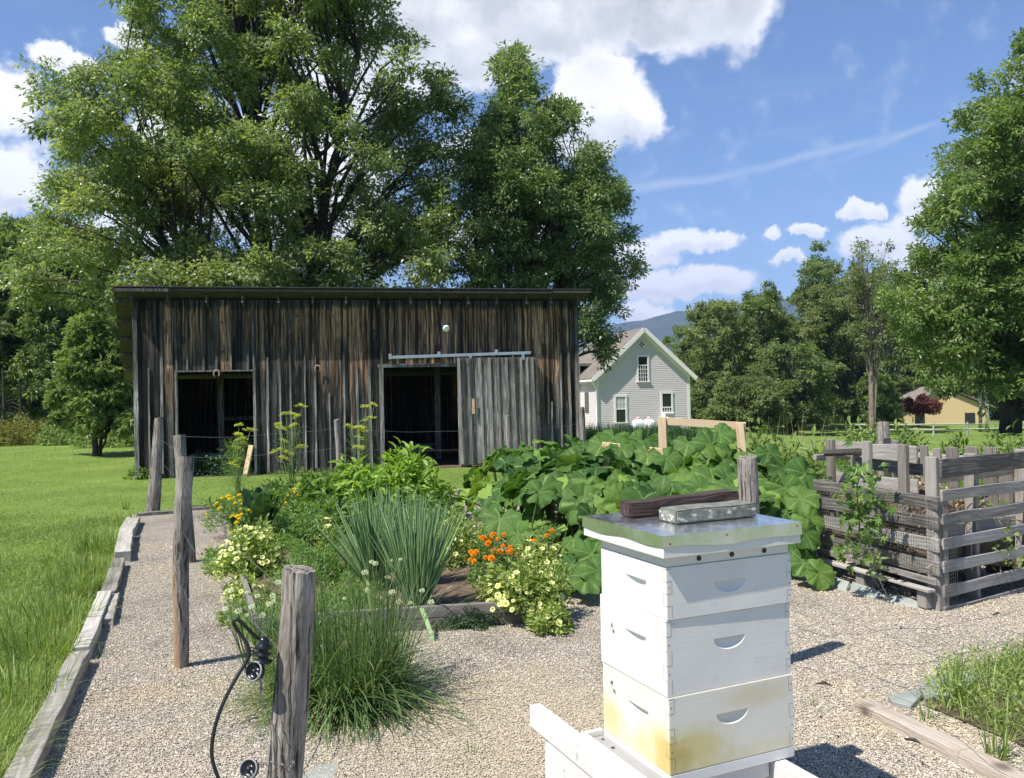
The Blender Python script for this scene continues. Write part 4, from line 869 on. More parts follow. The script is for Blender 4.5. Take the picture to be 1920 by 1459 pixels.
# slim multi-stemmed ash on the right of it
A2 = [(943, 45), (962, 88), (988, 68), (1000, 125), (1028, 170), (1045, 185), (1070, 170), (1098, 215), (1105, 260), (1125, 250), (1140, 310), (1175, 345), (1190, 400), (1195, 460), (1212, 510), (1185, 545), (1165, 600), (1165, 660), (1110, 700), (1080, 640), (1075, 570), (900, 600), (850, 560), (850, 420), (845, 300), (885, 200), (908, 170), (922, 125), (934, 95)]
lo = poly_lobes(A2, 27.5, 2.3, 205, 38, 5)
b = D(955, 600, 27.5)
ctree('ash_tree', 'tall pointed ash tree with several stems behind the barn door end', (b.x, 27.5, 0.0), [(0, 0, .2, 0, 12.3, .17), (-.7, .3, -1.2, 0, 9.5, .14), (.5, -.2, 2.6, .2, 8.5, .15), (-.3, -.2, -.4, 0, 11, .12), (.25, .3, 1.1, 0, 10, .13)], lo, m_ash2, 15, 40, .155, .056, .36, hang=.3)
# maple on the right edge
A3 = [(1925, 40), (2050, -120), (2250, 0), (2330, 300), (2300, 640), (2100, 770), (1930, 775), (1850, 762), (1790, 752), (1735, 728), (1700, 690), (1670, 620), (1640, 560), (1660, 520), (1710, 490), (1692, 400), (1720, 390), (1750, 270), (1790, 270), (1790, 195), (1815, 140), (1880, 115), (1900, 70)]
lo = poly_lobes(A3, 38, 4.6, 300, 50, 8)
b = D(1893, 806, 38)
ctree('maple_tree', 'dense dark green maple tree filling the right edge', (b.x, 38, float(terrain(b.x, 38))), [(0, 0, .8, 0, 15, .42), (.2, 0, 3.5, .5, 12, .25), (-.1, 0, -2.5, -.4, 9.5, .2)], lo, m_maple, 17, 44, .21, .10, .48, hang=.3)

# background trees, right
BG = 'trees beyond the rail fence'
def bgtree(name, label, u, v_top, wpx, y, mat, n, rpx, Ln, v_base=800, shape='round', low=.12, trunk=.16, group=BG, bark=None, per=(16, 18), seed=0, cat='tree'):
    if shape != 'vase' and u > 1200: n = int(n * 1.5); rpx *= .85; Ln *= .85; per = (per[0], int(per[1] * 1.35))
    h = v_base - v_top; hw = wpx / 2
    prof = {'round': [(0, 0), (.35, .03), (.62, .12), (.85, .28), (1, .5), (.95, .72), (.7, .9)], 'tall': [(0, 0), (.25, .05), (.45, .16), (.7, .32), (.9, .52), (1, .74), (.85, .95)],
            'bush': [(0, 0), (.5, .03), (.8, .2), (1, .45), (1, .8), (.95, 1.0)], 'vase': [(0, 0), (.5, .02), (.85, .12), (1, .3), (.8, .5), (.4, .62)]}[shape]
    lowv = 1 - low
    rs = random.Random(seed + int(u)); P = [(u + x * hw * rs.uniform(.85, 1.1), v_top + q * h * lowv) for x, q in prof] + [(u - x * hw * rs.uniform(.85, 1.1), v_top + q * h * lowv) for x, q in prof[::-1]]
    lobes_ = poly_lobes(P, y, hw / F * y * .8, n, rpx, seed + int(u))
    x = (u - 960) / F * y; z = float(terrain(x, y)); H = (horizon(u) - v_top) / F * y + 1.6 - z
    return ctree(name, label, (x, y, z), [(0, 0, rs.uniform(-.4, .4), 0, H * .92, trunk), (.1, 0, hw / F * y * .4, 0, H * .7, trunk * .6)], lobes_, mat, per[0], per[1], Ln, Ln * .45, rpx / F * y * .32, bark, group, cat=cat)
bgtree('spruce_like_birch', 'narrow green tree tip left of the tall woods', 1412, 540, 110, 84, m_wood_a, 26, 20, .34, seed=1) if False else None
bgtree('broadleaf_tree', 'low rounded tree right beside the grey house', 1345, 560, 190, 74, m_wood_b, 60, 26, .34, seed=2, shape='bush', low=.02)
bgtree('broadleaf_tree', 'tree with narrow twin tips left of the tallest woods', 1430, 515, 170, 82, m_wood_a, 55, 26, .36, seed=3, shape='tall', low=.03)
bgtree('broadleaf_tree', 'bushy dark tree low in front of the woods behind the pallets', 1480, 640, 190, 70, m_wood_a, 45, 26, .32, seed=31, shape='bush', low=.0)
bgtree('broadleaf_tree', 'tall pointed green tree in the middle of the right woods', 1535, 442, 150, 84, m_ash2, 70, 26, .36, seed=4, shape='tall', low=.03)
bgtree('broadleaf_tree', 'olive green rounded tree right of the middle of the woods', 1585, 480, 150, 79, m_wood_b, 50, 26, .34, seed=41, shape='bush', low=.02)
bgtree('broadleaf_tree', 'airy tree on a bare straight trunk in front of the woods', 1633, 442, 150, 69, m_wood_b, 34, 24, .26, seed=5, shape='vase', low=.0, per=(13, 12), trunk=.27, bark=m_trunk)
bgtree('broadleaf_tree', 'bushy tree behind the bare trunk near the red shrub', 1680, 560, 170, 99, m_wood_a, 50, 26, .36, seed=6, shape='bush', low=.02)
bgtree('broadleaf_tree', 'small fresh green tree behind the rail fence', 1650, 690, 80, 75, m_maple, 18, 18, .3, seed=61, shape='bush', low=.02)
bgtree('broadleaf_tree', 'dark tree behind the yellow building', 1800, 560, 260, 104, m_wood_a, 60, 34, .42, seed=7, shape='bush', low=.02)
bgtree('broadleaf_tree', 'shaded evergreen mass at the far right behind the maple trunk', 1930, 600, 200, 96, m_spruce, 50, 30, .4, seed=71, shape='bush', low=.02)
bgtree('broadleaf_tree', 'pale green treetop just above the house roof', 1255, 628, 80, 95, m_bright, 22, 20, .36, seed=8, shape='tall', low=.0)
bgtree('broadleaf_tree', 'green treetop between the house and the spruce', 1290, 632, 80, 90, m_wood_b, 24, 20, .36, seed=81, shape='bush', low=.0)
bgtree('red_shrub', 'dark red leaved small tree beside the yellow building', 1718, 736, 96, 82, m_red, 22, 13, .22, v_base=800, seed=9, shape='round', low=.3, trunk=.07)
bgtree('broadleaf_tree', 'shrub under the trees at the left end of the rail fence', 1400, 700, 170, 66, m_wood_b, 40, 24, .3, seed=10, shape='bush', low=.0)
for i, (u, vt, w_, y) in enumerate(((1385, 585, 200, 98), (1465, 545, 200, 100), (1560, 515, 220, 99), (1650, 500, 240, 101), (1760, 600, 220, 106))):
    lab = ('tree deep in the woods right of the spruce', 'tree deep in the woods behind the twin tips', 'tree deep in the woods under the tallest tip', 'tree deep in the woods behind the bare trunk', 'tree deep in the woods behind the red shrub')[i]
    bgtree('broadleaf_tree', lab, u, vt, w_, y, m_wood_a, 60, 30, .42, seed=90 + i, shape='bush', low=.0)
def spruce(u, vt, vb, y, lab):
    x = (u - 960) / F * y; z = float(terrain(x, y)); H = (horizon(u) - vt) / F * y + 1.6 - z
    t = empty('spruce_tree', (x, y, z), 0, lab, 'tree'); MB().tube([(0, 0, 0), (0, 0, H)], [.2, .02], 7).build('trunk', m_bark, t)
    n = 5000; h = 1 - np.sqrt(rng.uniform(0, 1, n)); a = rng.uniform(0, 2 * PI, n); rr = (1 - h) * H * .17 * rng.uniform(.3, 1, n) * (.75 + .35 * np.sin(h * 60))
    P = np.stack([np.cos(a) * rr, np.sin(a) * rr, h * H * .93 + .07 * H - rr * .25], -1); dr = np.stack([np.cos(a), np.sin(a), -.35 + 0 * a], -1)
    mb = MB(); leaves(mb, P, dr, np.tile([0, 0, 1.0], (n, 1)) + rng.normal(0, .3, (n, 3)), rng.uniform(.4, .7, n), rng.uniform(.15, .25, n), rng.uniform(0, 1, n)); mb.build('crown', m_spruce, t)
spruce(1317, 607, 800, 100, 'slim dark spruce standing alone right of the house')
# birch trunks
for u, lab in ((1838, 'white birch stem left of the maple trunk'), (1850, 'white birch stem touching the maple trunk side')):
    p = D(u, 806, 72); z = float(terrain(p.x, 72)); t = empty('birch_tree', (p.x, 72, z), 0, lab, 'tree', 'white birch stems')
    MB().tube([(0, 0, 0), (.1, 0, 2.5), (-.2, 0, 5), (.2, 0, 8)], [.16, .14, .1, .04], 8).build('trunk', m_birch, t, True)
    lb = [(random.uniform(-1.2, 1.2), random.uniform(-1, 1), random.uniform(4, 8), 1.1) for _ in range(9)]
    mc = MB(); crown(mc, lb, 14, 14, .3, .14, .4); mc.build('crown', m_maple, t)

# left woods
LG = 'trees at the left edge of the lawn'
bgtree('broadleaf_tree', 'dark tall tree at the far left edge', 20, 400, 240, 44, m_wood_a, 130, 40, .28, v_base=830, seed=20, shape='bush', low=.03, group=LG, per=(20, 20))
bgtree('broadleaf_tree', 'dark tree at the left between the edge and the ash', 130, 420, 220, 47, m_ash2, 110, 38, .28, v_base=830, seed=21, shape='bush', low=.03, group=LG, per=(20, 20))
bgtree('broadleaf_tree', 'pale leafy young tree in the gap left of the barn', 178, 585, 185, 25.5, m_bright, 130, 22, .16, v_base=852, seed=22, shape='bush', low=.12, group=LG, per=(16, 18), trunk=.1)
bgtree('broadleaf_tree', 'shaded tree deep behind the pale young tree', 215, 520, 200, 52, m_wood_a, 60, 40, .36, v_base=825, seed=23, shape='bush', low=.03, group=LG)
bgtree('broadleaf_tree', 'deep shaded tree behind the dead stems at the left edge', 60, 560, 260, 58, m_wood_a, 70, 44, .4, v_base=822, seed=24, shape='bush', low=.0, group=LG)
bgtree('broadleaf_tree', 'green tree seen through the ash above the barn roof', 430, 470, 300, 60, m_wood_b, 60, 40, .4, v_base=810, seed=25, shape='bush', low=.0, group=LG)
bgtree('broadleaf_tree', 'wide tree mostly behind the barn roof middle', 700, 520, 300, 62, m_wood_a, 50, 40, .4, v_base=810, seed=26, shape='bush', low=.0, group=LG)
for u, vt, lab in ((5, 690, 'thin dead stem nearest the left edge'), (37, 715, 'short bare dead stem second from the left edge')):
    y = 38; x = (u - 960) / F * y; H = (horizon(u) - vt) / F * y + 1.6
    t = empty('dead_tree', (x, y, 0), 0, lab, 'dead tree', 'bare stems at the left edge'); mb = MB(); mb.tube([(0, 0, 0), (.05, 0, H * .5), (0, 0, H)], [.09, .07, .03], 7)
    for i in range(9): h = random.uniform(.25, .95) * H; a = random.uniform(0, 6.28); mb.tube([(0, 0, h), (math.cos(a) * .6, math.sin(a) * .3, h + .25), (math.cos(a) * 1.1, math.sin(a) * .5, h + .3)], [.025, .015, .005], 4)
    mb.build('trunk', m_bark, t)

def herb(name, label, c, rx, ry, h, n, Ln, Wd, mat, cat='plant', kind='diamond', group=None, shell=.55, upb=.5, droop=.2, stems=12, z=0.0, hang=0.0):
    """leafy dome: leaves spread through the outer part of a half ellipsoid"""
    t = empty(name, (c[0], c[1], z), 0, label, cat, group)
    d = rand_dir(n); d[:, 2] = abs(d[:, 2]); rr = rng.uniform(shell, 1, n) ** .7
    lump = 1 + (.28 if cat == 'petunia' else .18) * np.sin(d[:, 0] * 7 + d[:, 1] * 5 + c[0] * 9) + .13 * np.sin(d[:, 2] * 9 + d[:, 0] * 6 + c[1] * 5)
    P = d * np.array([rx, ry, h]) * (rr * lump)[:, None]
    ld = vnorm(d * np.array([1, 1, .6]) + rng.normal(size=(n, 3)) * .6 + np.array([0, 0, upb - hang]))
    nr = vnorm(d + rng.normal(size=(n, 3)) * .5 + np.array([0, 0, .6]))
    ll = Ln * rng.uniform(.6, 1.3, n)
    mb = MB(); leaves(mb, P, ld, nr, ll, ll * Wd / Ln, np.clip(rng.normal(.5, .22, n), 0, 1), droop=droop, kind=kind)
    mb.build('foliage', mat, t)
    if stems:
        ms = MB()
        for i in range(stems):
            q = rand_dir(1)[0]; q[2] = abs(q[2]) + .2; e = q * np.array([rx, ry, h]) * .8; ms.tube([(0, 0, 0), e * .4 + np.array([0, 0, h * .15]), e], [.006, .005, .003], 4)
        ms.build('stem', m_stem, t)
    return t
for u, v, w_, lab, mt in ((45, 826, .9, 'yellow weedy patch below the left woods', m_gold), (205, 832, .8, 'green and yellow weeds left of the barn corner', m_weed), (120, 828, .7, 'low weeds between the two lighter patches at the wood edge', m_weed), (0, 830, .8, 'goldenrod clump at the far left edge of the wood', m_gold)):
    p = G(u, v + 6); herb('weed_patch', lab, (p.x, p.y), w_ * 1.6, w_, w_ * 1.1, 2200, .16, .05, mt, 'weeds', z=0)
print('objects', len(bpy.data.objects))
#PART2
# ------------------------------------------------------------------ blades and strips
def arcs(mb, base, d, Ln, Wd, droop, rnd, nseg=4, taper=.85):
    n = len(base); d = vnorm(d); side = vnorm(np.cross(d, np.array([0, 0, 1.0]) + rng.normal(size=(n, 3)) * .15))
    ts = np.linspace(0, 1, nseg + 1); V = []
    for t in ts:
        c = base + d * (Ln * t)[:, None]; c = c + np.array([0, 0, -1.0]) * (droop * Ln * t * t)[:, None]
        out_ = np.stack([d[:, 0], d[:, 1], 0 * d[:, 2]], -1); c = c + out_ * (droop * .5 * Ln * t * t)[:, None]
        w = Wd * (1 - taper * t ** 1.6) / 2
        V += [c - side * w[:, None], c + side * w[:, None]]
    V = np.stack(V, 1); k = V.shape[1]; b = (np.arange(n) * k)[:, None, None]
    fc = np.array([[2 * i, 2 * i + 1, 2 * i + 3, 2 * i + 2] for i in range(nseg)])
    mb.add(V.reshape(-1, 3), (b + fc[None]).reshape(-1, 4), np.repeat(rnd, k))
def grass_patch(mb, xy, h, w, spread=.5, droop=.35, zb=0.0, nseg=3):
    n = len(xy); z = terrain(xy[:, 0], xy[:, 1]) + zb
    d = np.stack([rng.normal(0, spread, n), rng.normal(0, spread, n), np.ones(n)], -1)
    arcs(mb, np.stack([xy[:, 0], xy[:, 1], z - .01], -1), d, h * rng.uniform(.5, 1.3, n), w * rng.uniform(.6, 1.3, n), droop * rng.uniform(.3, 1.6, n), np.clip(rng.normal(.5, .2, n), 0, 1), nseg)

# ------------------------------------------------------------------ timbers and posts
def timber(label, p, q, w, h, mat, z=0.0, name='border_timber', cat='timber', group='timbers edging the gravel', jag=.006, parent=None, roll=0):
    p = Vector(p); q = Vector(q); L_ = (q - p).length; n = 9; mb = MB()
    V = []
    for i in range(n):
        x = L_ * i / (n - 1); dy = random.uniform(-jag, jag); dz = random.uniform(-jag, jag)
        for (a, b) in ((-.5, 0), (.5, 0), (.5, 1), (-.5, 1)): V.append((x + (random.uniform(-jag, jag) * 2 if i in (0, n - 1) else 0), a * w + dy + random.uniform(-jag, jag) * .5, b * h + (dz if b else 0)))
    f = [[4 * i + j, 4 * i + (j + 1) % 4, 4 * i + 4 + (j + 1) % 4, 4 * i + 4 + j] for i in range(n - 1) for j in range(4)]
    mb.add(V, [f, [[3, 2, 1, 0], [4 * n - 4, 4 * n - 3, 4 * n - 2, 4 * n - 1]]])
    o = mb.build(name, mat, parent, False, (p.x, p.y, z), math.atan2(q.y - p.y, q.x - p.x)); o.rotation_euler.x = roll
    me = o.data; bm = bmesh.new(); bm.from_mesh(me); bmesh.ops.recalc_face_normals(bm, faces=bm.faces[:]); bm.to_mesh(me); bm.free()
    bevel(o, .006, 2)
    if label: tag(o, label, cat, group)
    return o
def g2(u, v, z=0.0): p = G(u, v, z); return (p.x, p.y, 0)
timber('long weathered grey border timber nearest the camera at the left', g2(22, 1475, .09), g2(150, 1222, .09), .105, .1, m_timber)
timber('second grey border timber continuing up beside the tall grass', g2(153, 1216, .09), g2(197, 1110, .09), .10, .1, m_timber)
timber('short loose timber lying against the gravel side of the border', g2(202, 1162, .06), g2(214, 1112, .06), .07, .07, m_timber)
timber('grey border timber half covered by overhanging grass blades', g2(203, 1108, .09), g2(222, 1047, .09), .12, .09, m_timber)
timber('chunky split timber with a sawn end above the border gap', g2(229, 1034, .12), g2(238, 990, .12), .15, .12, m_timber)
timber('cracked timber block at the far left corner of the gravel', g2(238, 992, .1), g2(250, 968, .1), .17, .1, m_timber)
timber('dark low timber along the back gravel edge behind the short post', g2(256, 962, .05), g2(335, 956, .05), .12, .05, m_timber)
timber('flat grey board along the back gravel edge left of the marigolds', g2(338, 952, .05), g2(425, 947, .05), .2, .06, m_timber)
timber('short pale board at the gravel edge before the open barn door', g2(828, 919, .05), g2(866, 918, .05), .18, .06, m_timber)

def round_post(label, top, bot, r0, r1, seed, extra=None, group='rough round fence posts around the garden'):
    """top, bot world points; bark-textured split cedar post"""
    rs = np.random.default_rng(seed); top = np.array(top); bot = np.array(bot); H = top[2] - bot[2]; n = 36; m = max(24, int(H / .03))
    th = np.arange(n) / n * 2 * PI; ph = rs.uniform(0, 6.28, 6); lay = []
    for i in range(m + 1):
        t = i / m; c = bot + (top - bot) * t; c = c + np.array([math.sin(t * 5 + ph[0]) * .008, math.sin(t * 4 + ph[1]) * .008, 0])
        r = (r1 + (r0 - r1) * t) * (1 + .03 * np.sin(2 * th + ph[2] + t * 2) + .018 * np.sin(5 * th + ph[3] + t * 1.5) + .012 * np.sin(11 * th + ph[4] + math.sin(t * 9)) + .012 * np.sin(17 * th + ph[5] + t * 3) + rs.normal(0, .006, n) - .05 * np.exp(-((((th - ph[0] - .5 * math.sin(t * 3)) + PI) % (2 * PI) - PI) / .12) ** 2))
        if i == m: r = r * .96
        lay.append(np.stack([c[0] + np.cos(th) * r, c[1] + np.sin(th) * r, np.full(n, c[2]) + (rs.normal(0, .0012, n) if i == m else 0) + (np.cos(th + ph[0]) * .008 if i >= m - 1 else 0)], -1))
    v = np.concatenate(lay) ; c = lay[-1].mean(0); v = np.vstack([v, c]) ; org = bot
    i = np.arange(m)[:, None] * n; j = np.arange(n)[None]; k = (j + 1) % n
    f = np.stack([i + j, i + k, i + n + k, i + n + j], -1).reshape(-1, 4); cap = [[m * n + a, m * n + (a + 1) % n, len(v) - 1] for a in range(n)]
    mb = MB(); mb.add(v - org, [f, cap], rs.uniform(.3, .7)); o = mb.build('fence_post', m_post, None, False, tuple(org))
    return tag(o, label, 'fence post', group)
def peeled():
    m = m_post.copy(); m.name = 'peeled_post'; t = m.node_tree; p = [n for n in t.nodes if n.type == 'BSDF_PRINCIPLED'][0]; src = p.inputs['Base Color'].links[0].from_socket
    tcn = t.nodes.new('ShaderNodeTexCoord'); sp_ = t.nodes.new('ShaderNodeSeparateXYZ'); t.links.new(tcn.outputs['Object'], sp_.inputs[0])
    no = t.nodes.new('ShaderNodeTexNoise'); no.inputs['Scale'].default_value = 9; t.links.new(tcn.outputs['Object'], no.inputs['Vector'])
    a = t.nodes.new('ShaderNodeMath'); a.operation = 'MULTIPLY_ADD'; a.inputs[1].default_value = -.5; t.links.new(no.outputs['Fac'], a.inputs[0]); t.links.new(sp_.outputs[2], a.inputs[2])
    b = t.nodes.new('ShaderNodeMapRange'); b.inputs[1].default_value = .36; b.inputs[2].default_value = .42; b.inputs[3].default_value = .85; b.inputs[4].default_value = 0; t.links.new(a.outputs[0], b.inputs[0])
    c = t.nodes.new('ShaderNodeMapRange'); c.inputs[1].default_value = .012; c.inputs[2].default_value = .02; c.inputs[3].default_value = 1; c.inputs[4].default_value = 0; t.links.new(sp_.outputs[0], c.inputs[0])
    d = t.nodes.new('ShaderNodeMath'); d.operation = 'MULTIPLY'; t.links.new(b.outputs[0], d.inputs[0]); t.links.new(c.outputs[0], d.inputs[1])
    x = t.nodes.new('ShaderNodeMix'); x.data_type = 'RGBA'; x.inputs[7].default_value = (.40, .24, .12, 1); t.links.new(d.outputs[0], x.inputs[0]); t.links.new(src, x.inputs[6]); t.links.new(x.outputs[2], p.inputs['Base Color']); return m
def post_px(label, ut, vt, ub, vb, y, rt, rb, seed, yb=None):
    t = D(ut, vt, y); 
    if yb is None: b = G(ub, vb)
    else: b = D(ub, vb, yb)
    return round_post(label, t, b, rt, rb, seed), t, b
t1 = D(557, 1066, 2.46); q = D(534, 1459, 2.44); bb = t1 + (q - t1) * ((t1.z + .05) / (t1.z - q.z))
P1 = round_post('thick foreground fence post carrying black insulators', t1, bb, .049, .055, 1)
b = G(336, 1253); t = D(348, 857, b.y - .05); pp = round_post('peeling fence post with a stripped orange brown foot', t, b - Vector((0, 0, .05)), .047, .042, 2); pp.data.materials[0] = peeled(); T2, B2 = t, b
b = G(355, 1056); t = D(338, 816, b.y - .02); round_post('fence post standing right behind the peeling one', t, b - Vector((0, 0, .05)), .055, .06, 3); T3, B3 = t, b
b = G(286, 963); t = D(299, 783, b.y); round_post('farthest left fence post leaning right at the gravel corner', t, b - Vector((0, 0, .05)), .06, .095, 4); T4, B4 = t, b
t = D(632, 787, 12.6); b = Vector((t.x + .03, 12.6, 0)); round_post('slim fence post in the middle of the barn front', t, b, .045, .05, 5); T5, B5 = t, b
t = D(951, 779, 13.6); b = Vector((t.x + .03, 13.6, 0)); round_post('fence post in front of the sliding barn door', t, b, .045, .05, 6); T6, B6 = t, b
t = D(1090, 763, 14.6); b = Vector((t.x + .03, 14.6, 0)); round_post('fence post at the right corner of the barn', t, b, .05, .05, 7); T7, B7 = t, b
t = D(1655, 791, 9.9); b = Vector((t.x, 9.9, 0)); round_post('short thick post behind the pallet compost bin', t, b, .068, .07, 8); T8 = t
t = D(1403, 857, 4.7); b = Vector((t.x, 4.72, 0)); round_post('stout fence post rising behind the beehive lid', t, b, .056, .06, 9); T9, B9 = t, b

def wire(label, pts, r=.0014, name='fence_wire', mat=None, group='thin wires strung between the fence posts', n=4, sag=.03):
    out_ = []
    for a, b in zip(pts[:-1], pts[1:]):
        a = np.array(a); b = np.array(b); k = 10
        for i in range(k): t_ = i / k; out_.append(a + (b - a) * t_ + np.array([0, 0, -sag * 4 * t_ * (1 - t_) + .008 * math.sin(t_ * 13)]))
    out_.append(np.array(pts[-1])); mb = MB().tube(out_, r, n); return tag(mb.build(name, mat or m_wire, None, True), label, 'wire', group)
def at(T, B, h): T = Vector(T); B = Vector(B); return B + (T - B) * ((h - B.z) / (T.z - B.z))
for h, w_ in ((1.12, 'upper'), (.82, 'middle'), (.5, 'lower')):
    wire(w_ + ' wire of the fence running down the left gravel path', [at(t1, bb, min(h, 1.0)), at(T2, B2, h), at(T3, B3, h), at(T4, B4, h)])
    wire(w_ + ' wire of the fence in front of the barn', [at(T4, B4, h), at(T5, B5, h + .05), at(T6, B6, h - .05), at(T7, B7, h)], .0018, sag=.06)
wire('wire crossing above the gravel from the hive corner to the right edge', [D(1480, 1105, 4.5), D(1800, 1240, 3.6), D(1960, 1330, 3.2)], .0014)
wire('wire falling steeply across the gravel right of the hive', [D(1490, 1170, 4.2), D(1700, 1290, 3.2), D(1900, 1459, 2.6)], .0014)
wire('wire strung low from the hive toward the pallet corner', [D(1490, 1180, 4.4), D(1650, 1182, 4.6), D(1920, 1140, 4.8)], .0014)
wire('thin wire sloping over the gravel below the slates', [D(1500, 1250, 3.9), D(1620, 1250, 3.9), D(1900, 1200, 4.1)], .0012)
wire('twisted wire standing up by the slates at the bin foot', [D(1650, 1075, 5.4), D(1652, 1095, 5.4), D(1664, 1118, 5.4), D(1668, 1128, 5.4)], .004, sag=0)

# ------------------------------------------------------------------ insulators and cord on the near post
def pxp(u, v, y): return tuple(D(u, v, y))
cord = [(500, 1204, 2.42), (478, 1192, 2.40), (458, 1172, 2.38), (444, 1161, 2.37), (438, 1168, 2.37), (448, 1186, 2.38), (462, 1205, 2.38), (467, 1224, 2.38), (462, 1240, 2.38), (440, 1276, 2.36), (417, 1322, 2.34), (402, 1368, 2.33), (397, 1412, 2.33), (404, 1445, 2.33), (420, 1482, 2.34), (450, 1540, 2.36), (470, 1640, 2.38), (480, 1705, 2.40)]
from mathutils import geometry
def smooth(pts, k=5):
    P = np.array(pts, float); o = []
    for i in range(len(P) - 1):
        p0 = P[max(i - 1, 0)]; p1 = P[i]; p2 = P[i + 1]; p3 = P[min(i + 2, len(P) - 1)]
        for j in range(k):
            t = j / k; o.append(.5 * ((2 * p1) + (p2 - p0) * t + (2 * p0 - 5 * p1 + 4 * p2 - p3) * t * t + (3 * p1 - p0 - 3 * p2 + p3) * t ** 3))
    o.append(P[-1]); return np.array(o)
tag(MB().tube(smooth([pxp(*c) for c in cord]), .0054, 10).build('insulated_cable', m_cable, None, True), 'black insulated cable looped beside the foreground post', 'cable')
def insulator(label, u, v, y, axis, s=1.0, ribs=3, disc=False):
    t = empty('insulator', D(u, v, y), 0, label, 'insulator', 'black fence insulators on the near post')
    rt = Vector(axis).to_track_quat('Z', 'Y').to_matrix()
    if disc:
        lathe(MB(), [(.012, -.02), (.02, -.018), (.0265, -.006), (.028, .006), (.024, .01), (.019, .004), (.008, -.004), (.007, .01), (.001, .012)], 28, rt).build('cup', m_black, t, True)
        lathe(MB(), [(.0275, .0045), (.0285, .0075), (.0265, .0105), (.0245, .0098)], 28, rt, cap=False).build('rim', m_int, t, True)
        MB().tube([(0, 0, 0), (.012, -.015, -.004), (.02, -.012, -.03), (.016, 0, -.055)], .0035, 8).build('hook', m_wire, t, True)
    else:
        lathe(MB(), [(.026, -.038), (.028, -.034), (.014, -.028), (.014, -.02), (.022, -.017), (.022, -.012), (.014, -.008), (.014, 0), (.024, .004), (.025, .009), (.016, .014), (.015, .026), (.011, .034), (.001, .037)], 28, rt).build('spool', m_black, t, True)
        MB().tube([(-.012, 0, .0), (-.03, -.01, .01), (-.042, 0, 0), (-.03, .01, -.012), (-.012, 0, -.01)], .0035, 6).build('clamp', m_wire, t, True)
    return t
insulator('ribbed black insulator standing at the upper left of the foreground post', 494, 1217, 2.40, (.08, 0, 1), 1)
insulator('black cup insulator hanging below the ribbed one', 479, 1259, 2.38, (-.35, -.8, .35), 1, disc=True)
insulator('black cup insulator near the foot of the foreground post', 468, 1442, 2.36, (-.2, -.85, .4), 1, disc=True)
wire('wire wrapped round the near post to the lowest insulator', [pxp(484, 1436, 2.38), pxp(505, 1432, 2.375), pxp(545, 1441, 2.37), pxp(552, 1432, 2.38), pxp(546, 1428, 2.38)], .002, sag=0, group='loose wires on the near post')
wire('thin wire dangling from the hook across the near post', [pxp(486, 1290, 2.37), pxp(496, 1330, 2.37), pxp(520, 1380, 2.37), pxp(541, 1450, 2.37)], .0013, sag=0, group='loose wires on the near post')

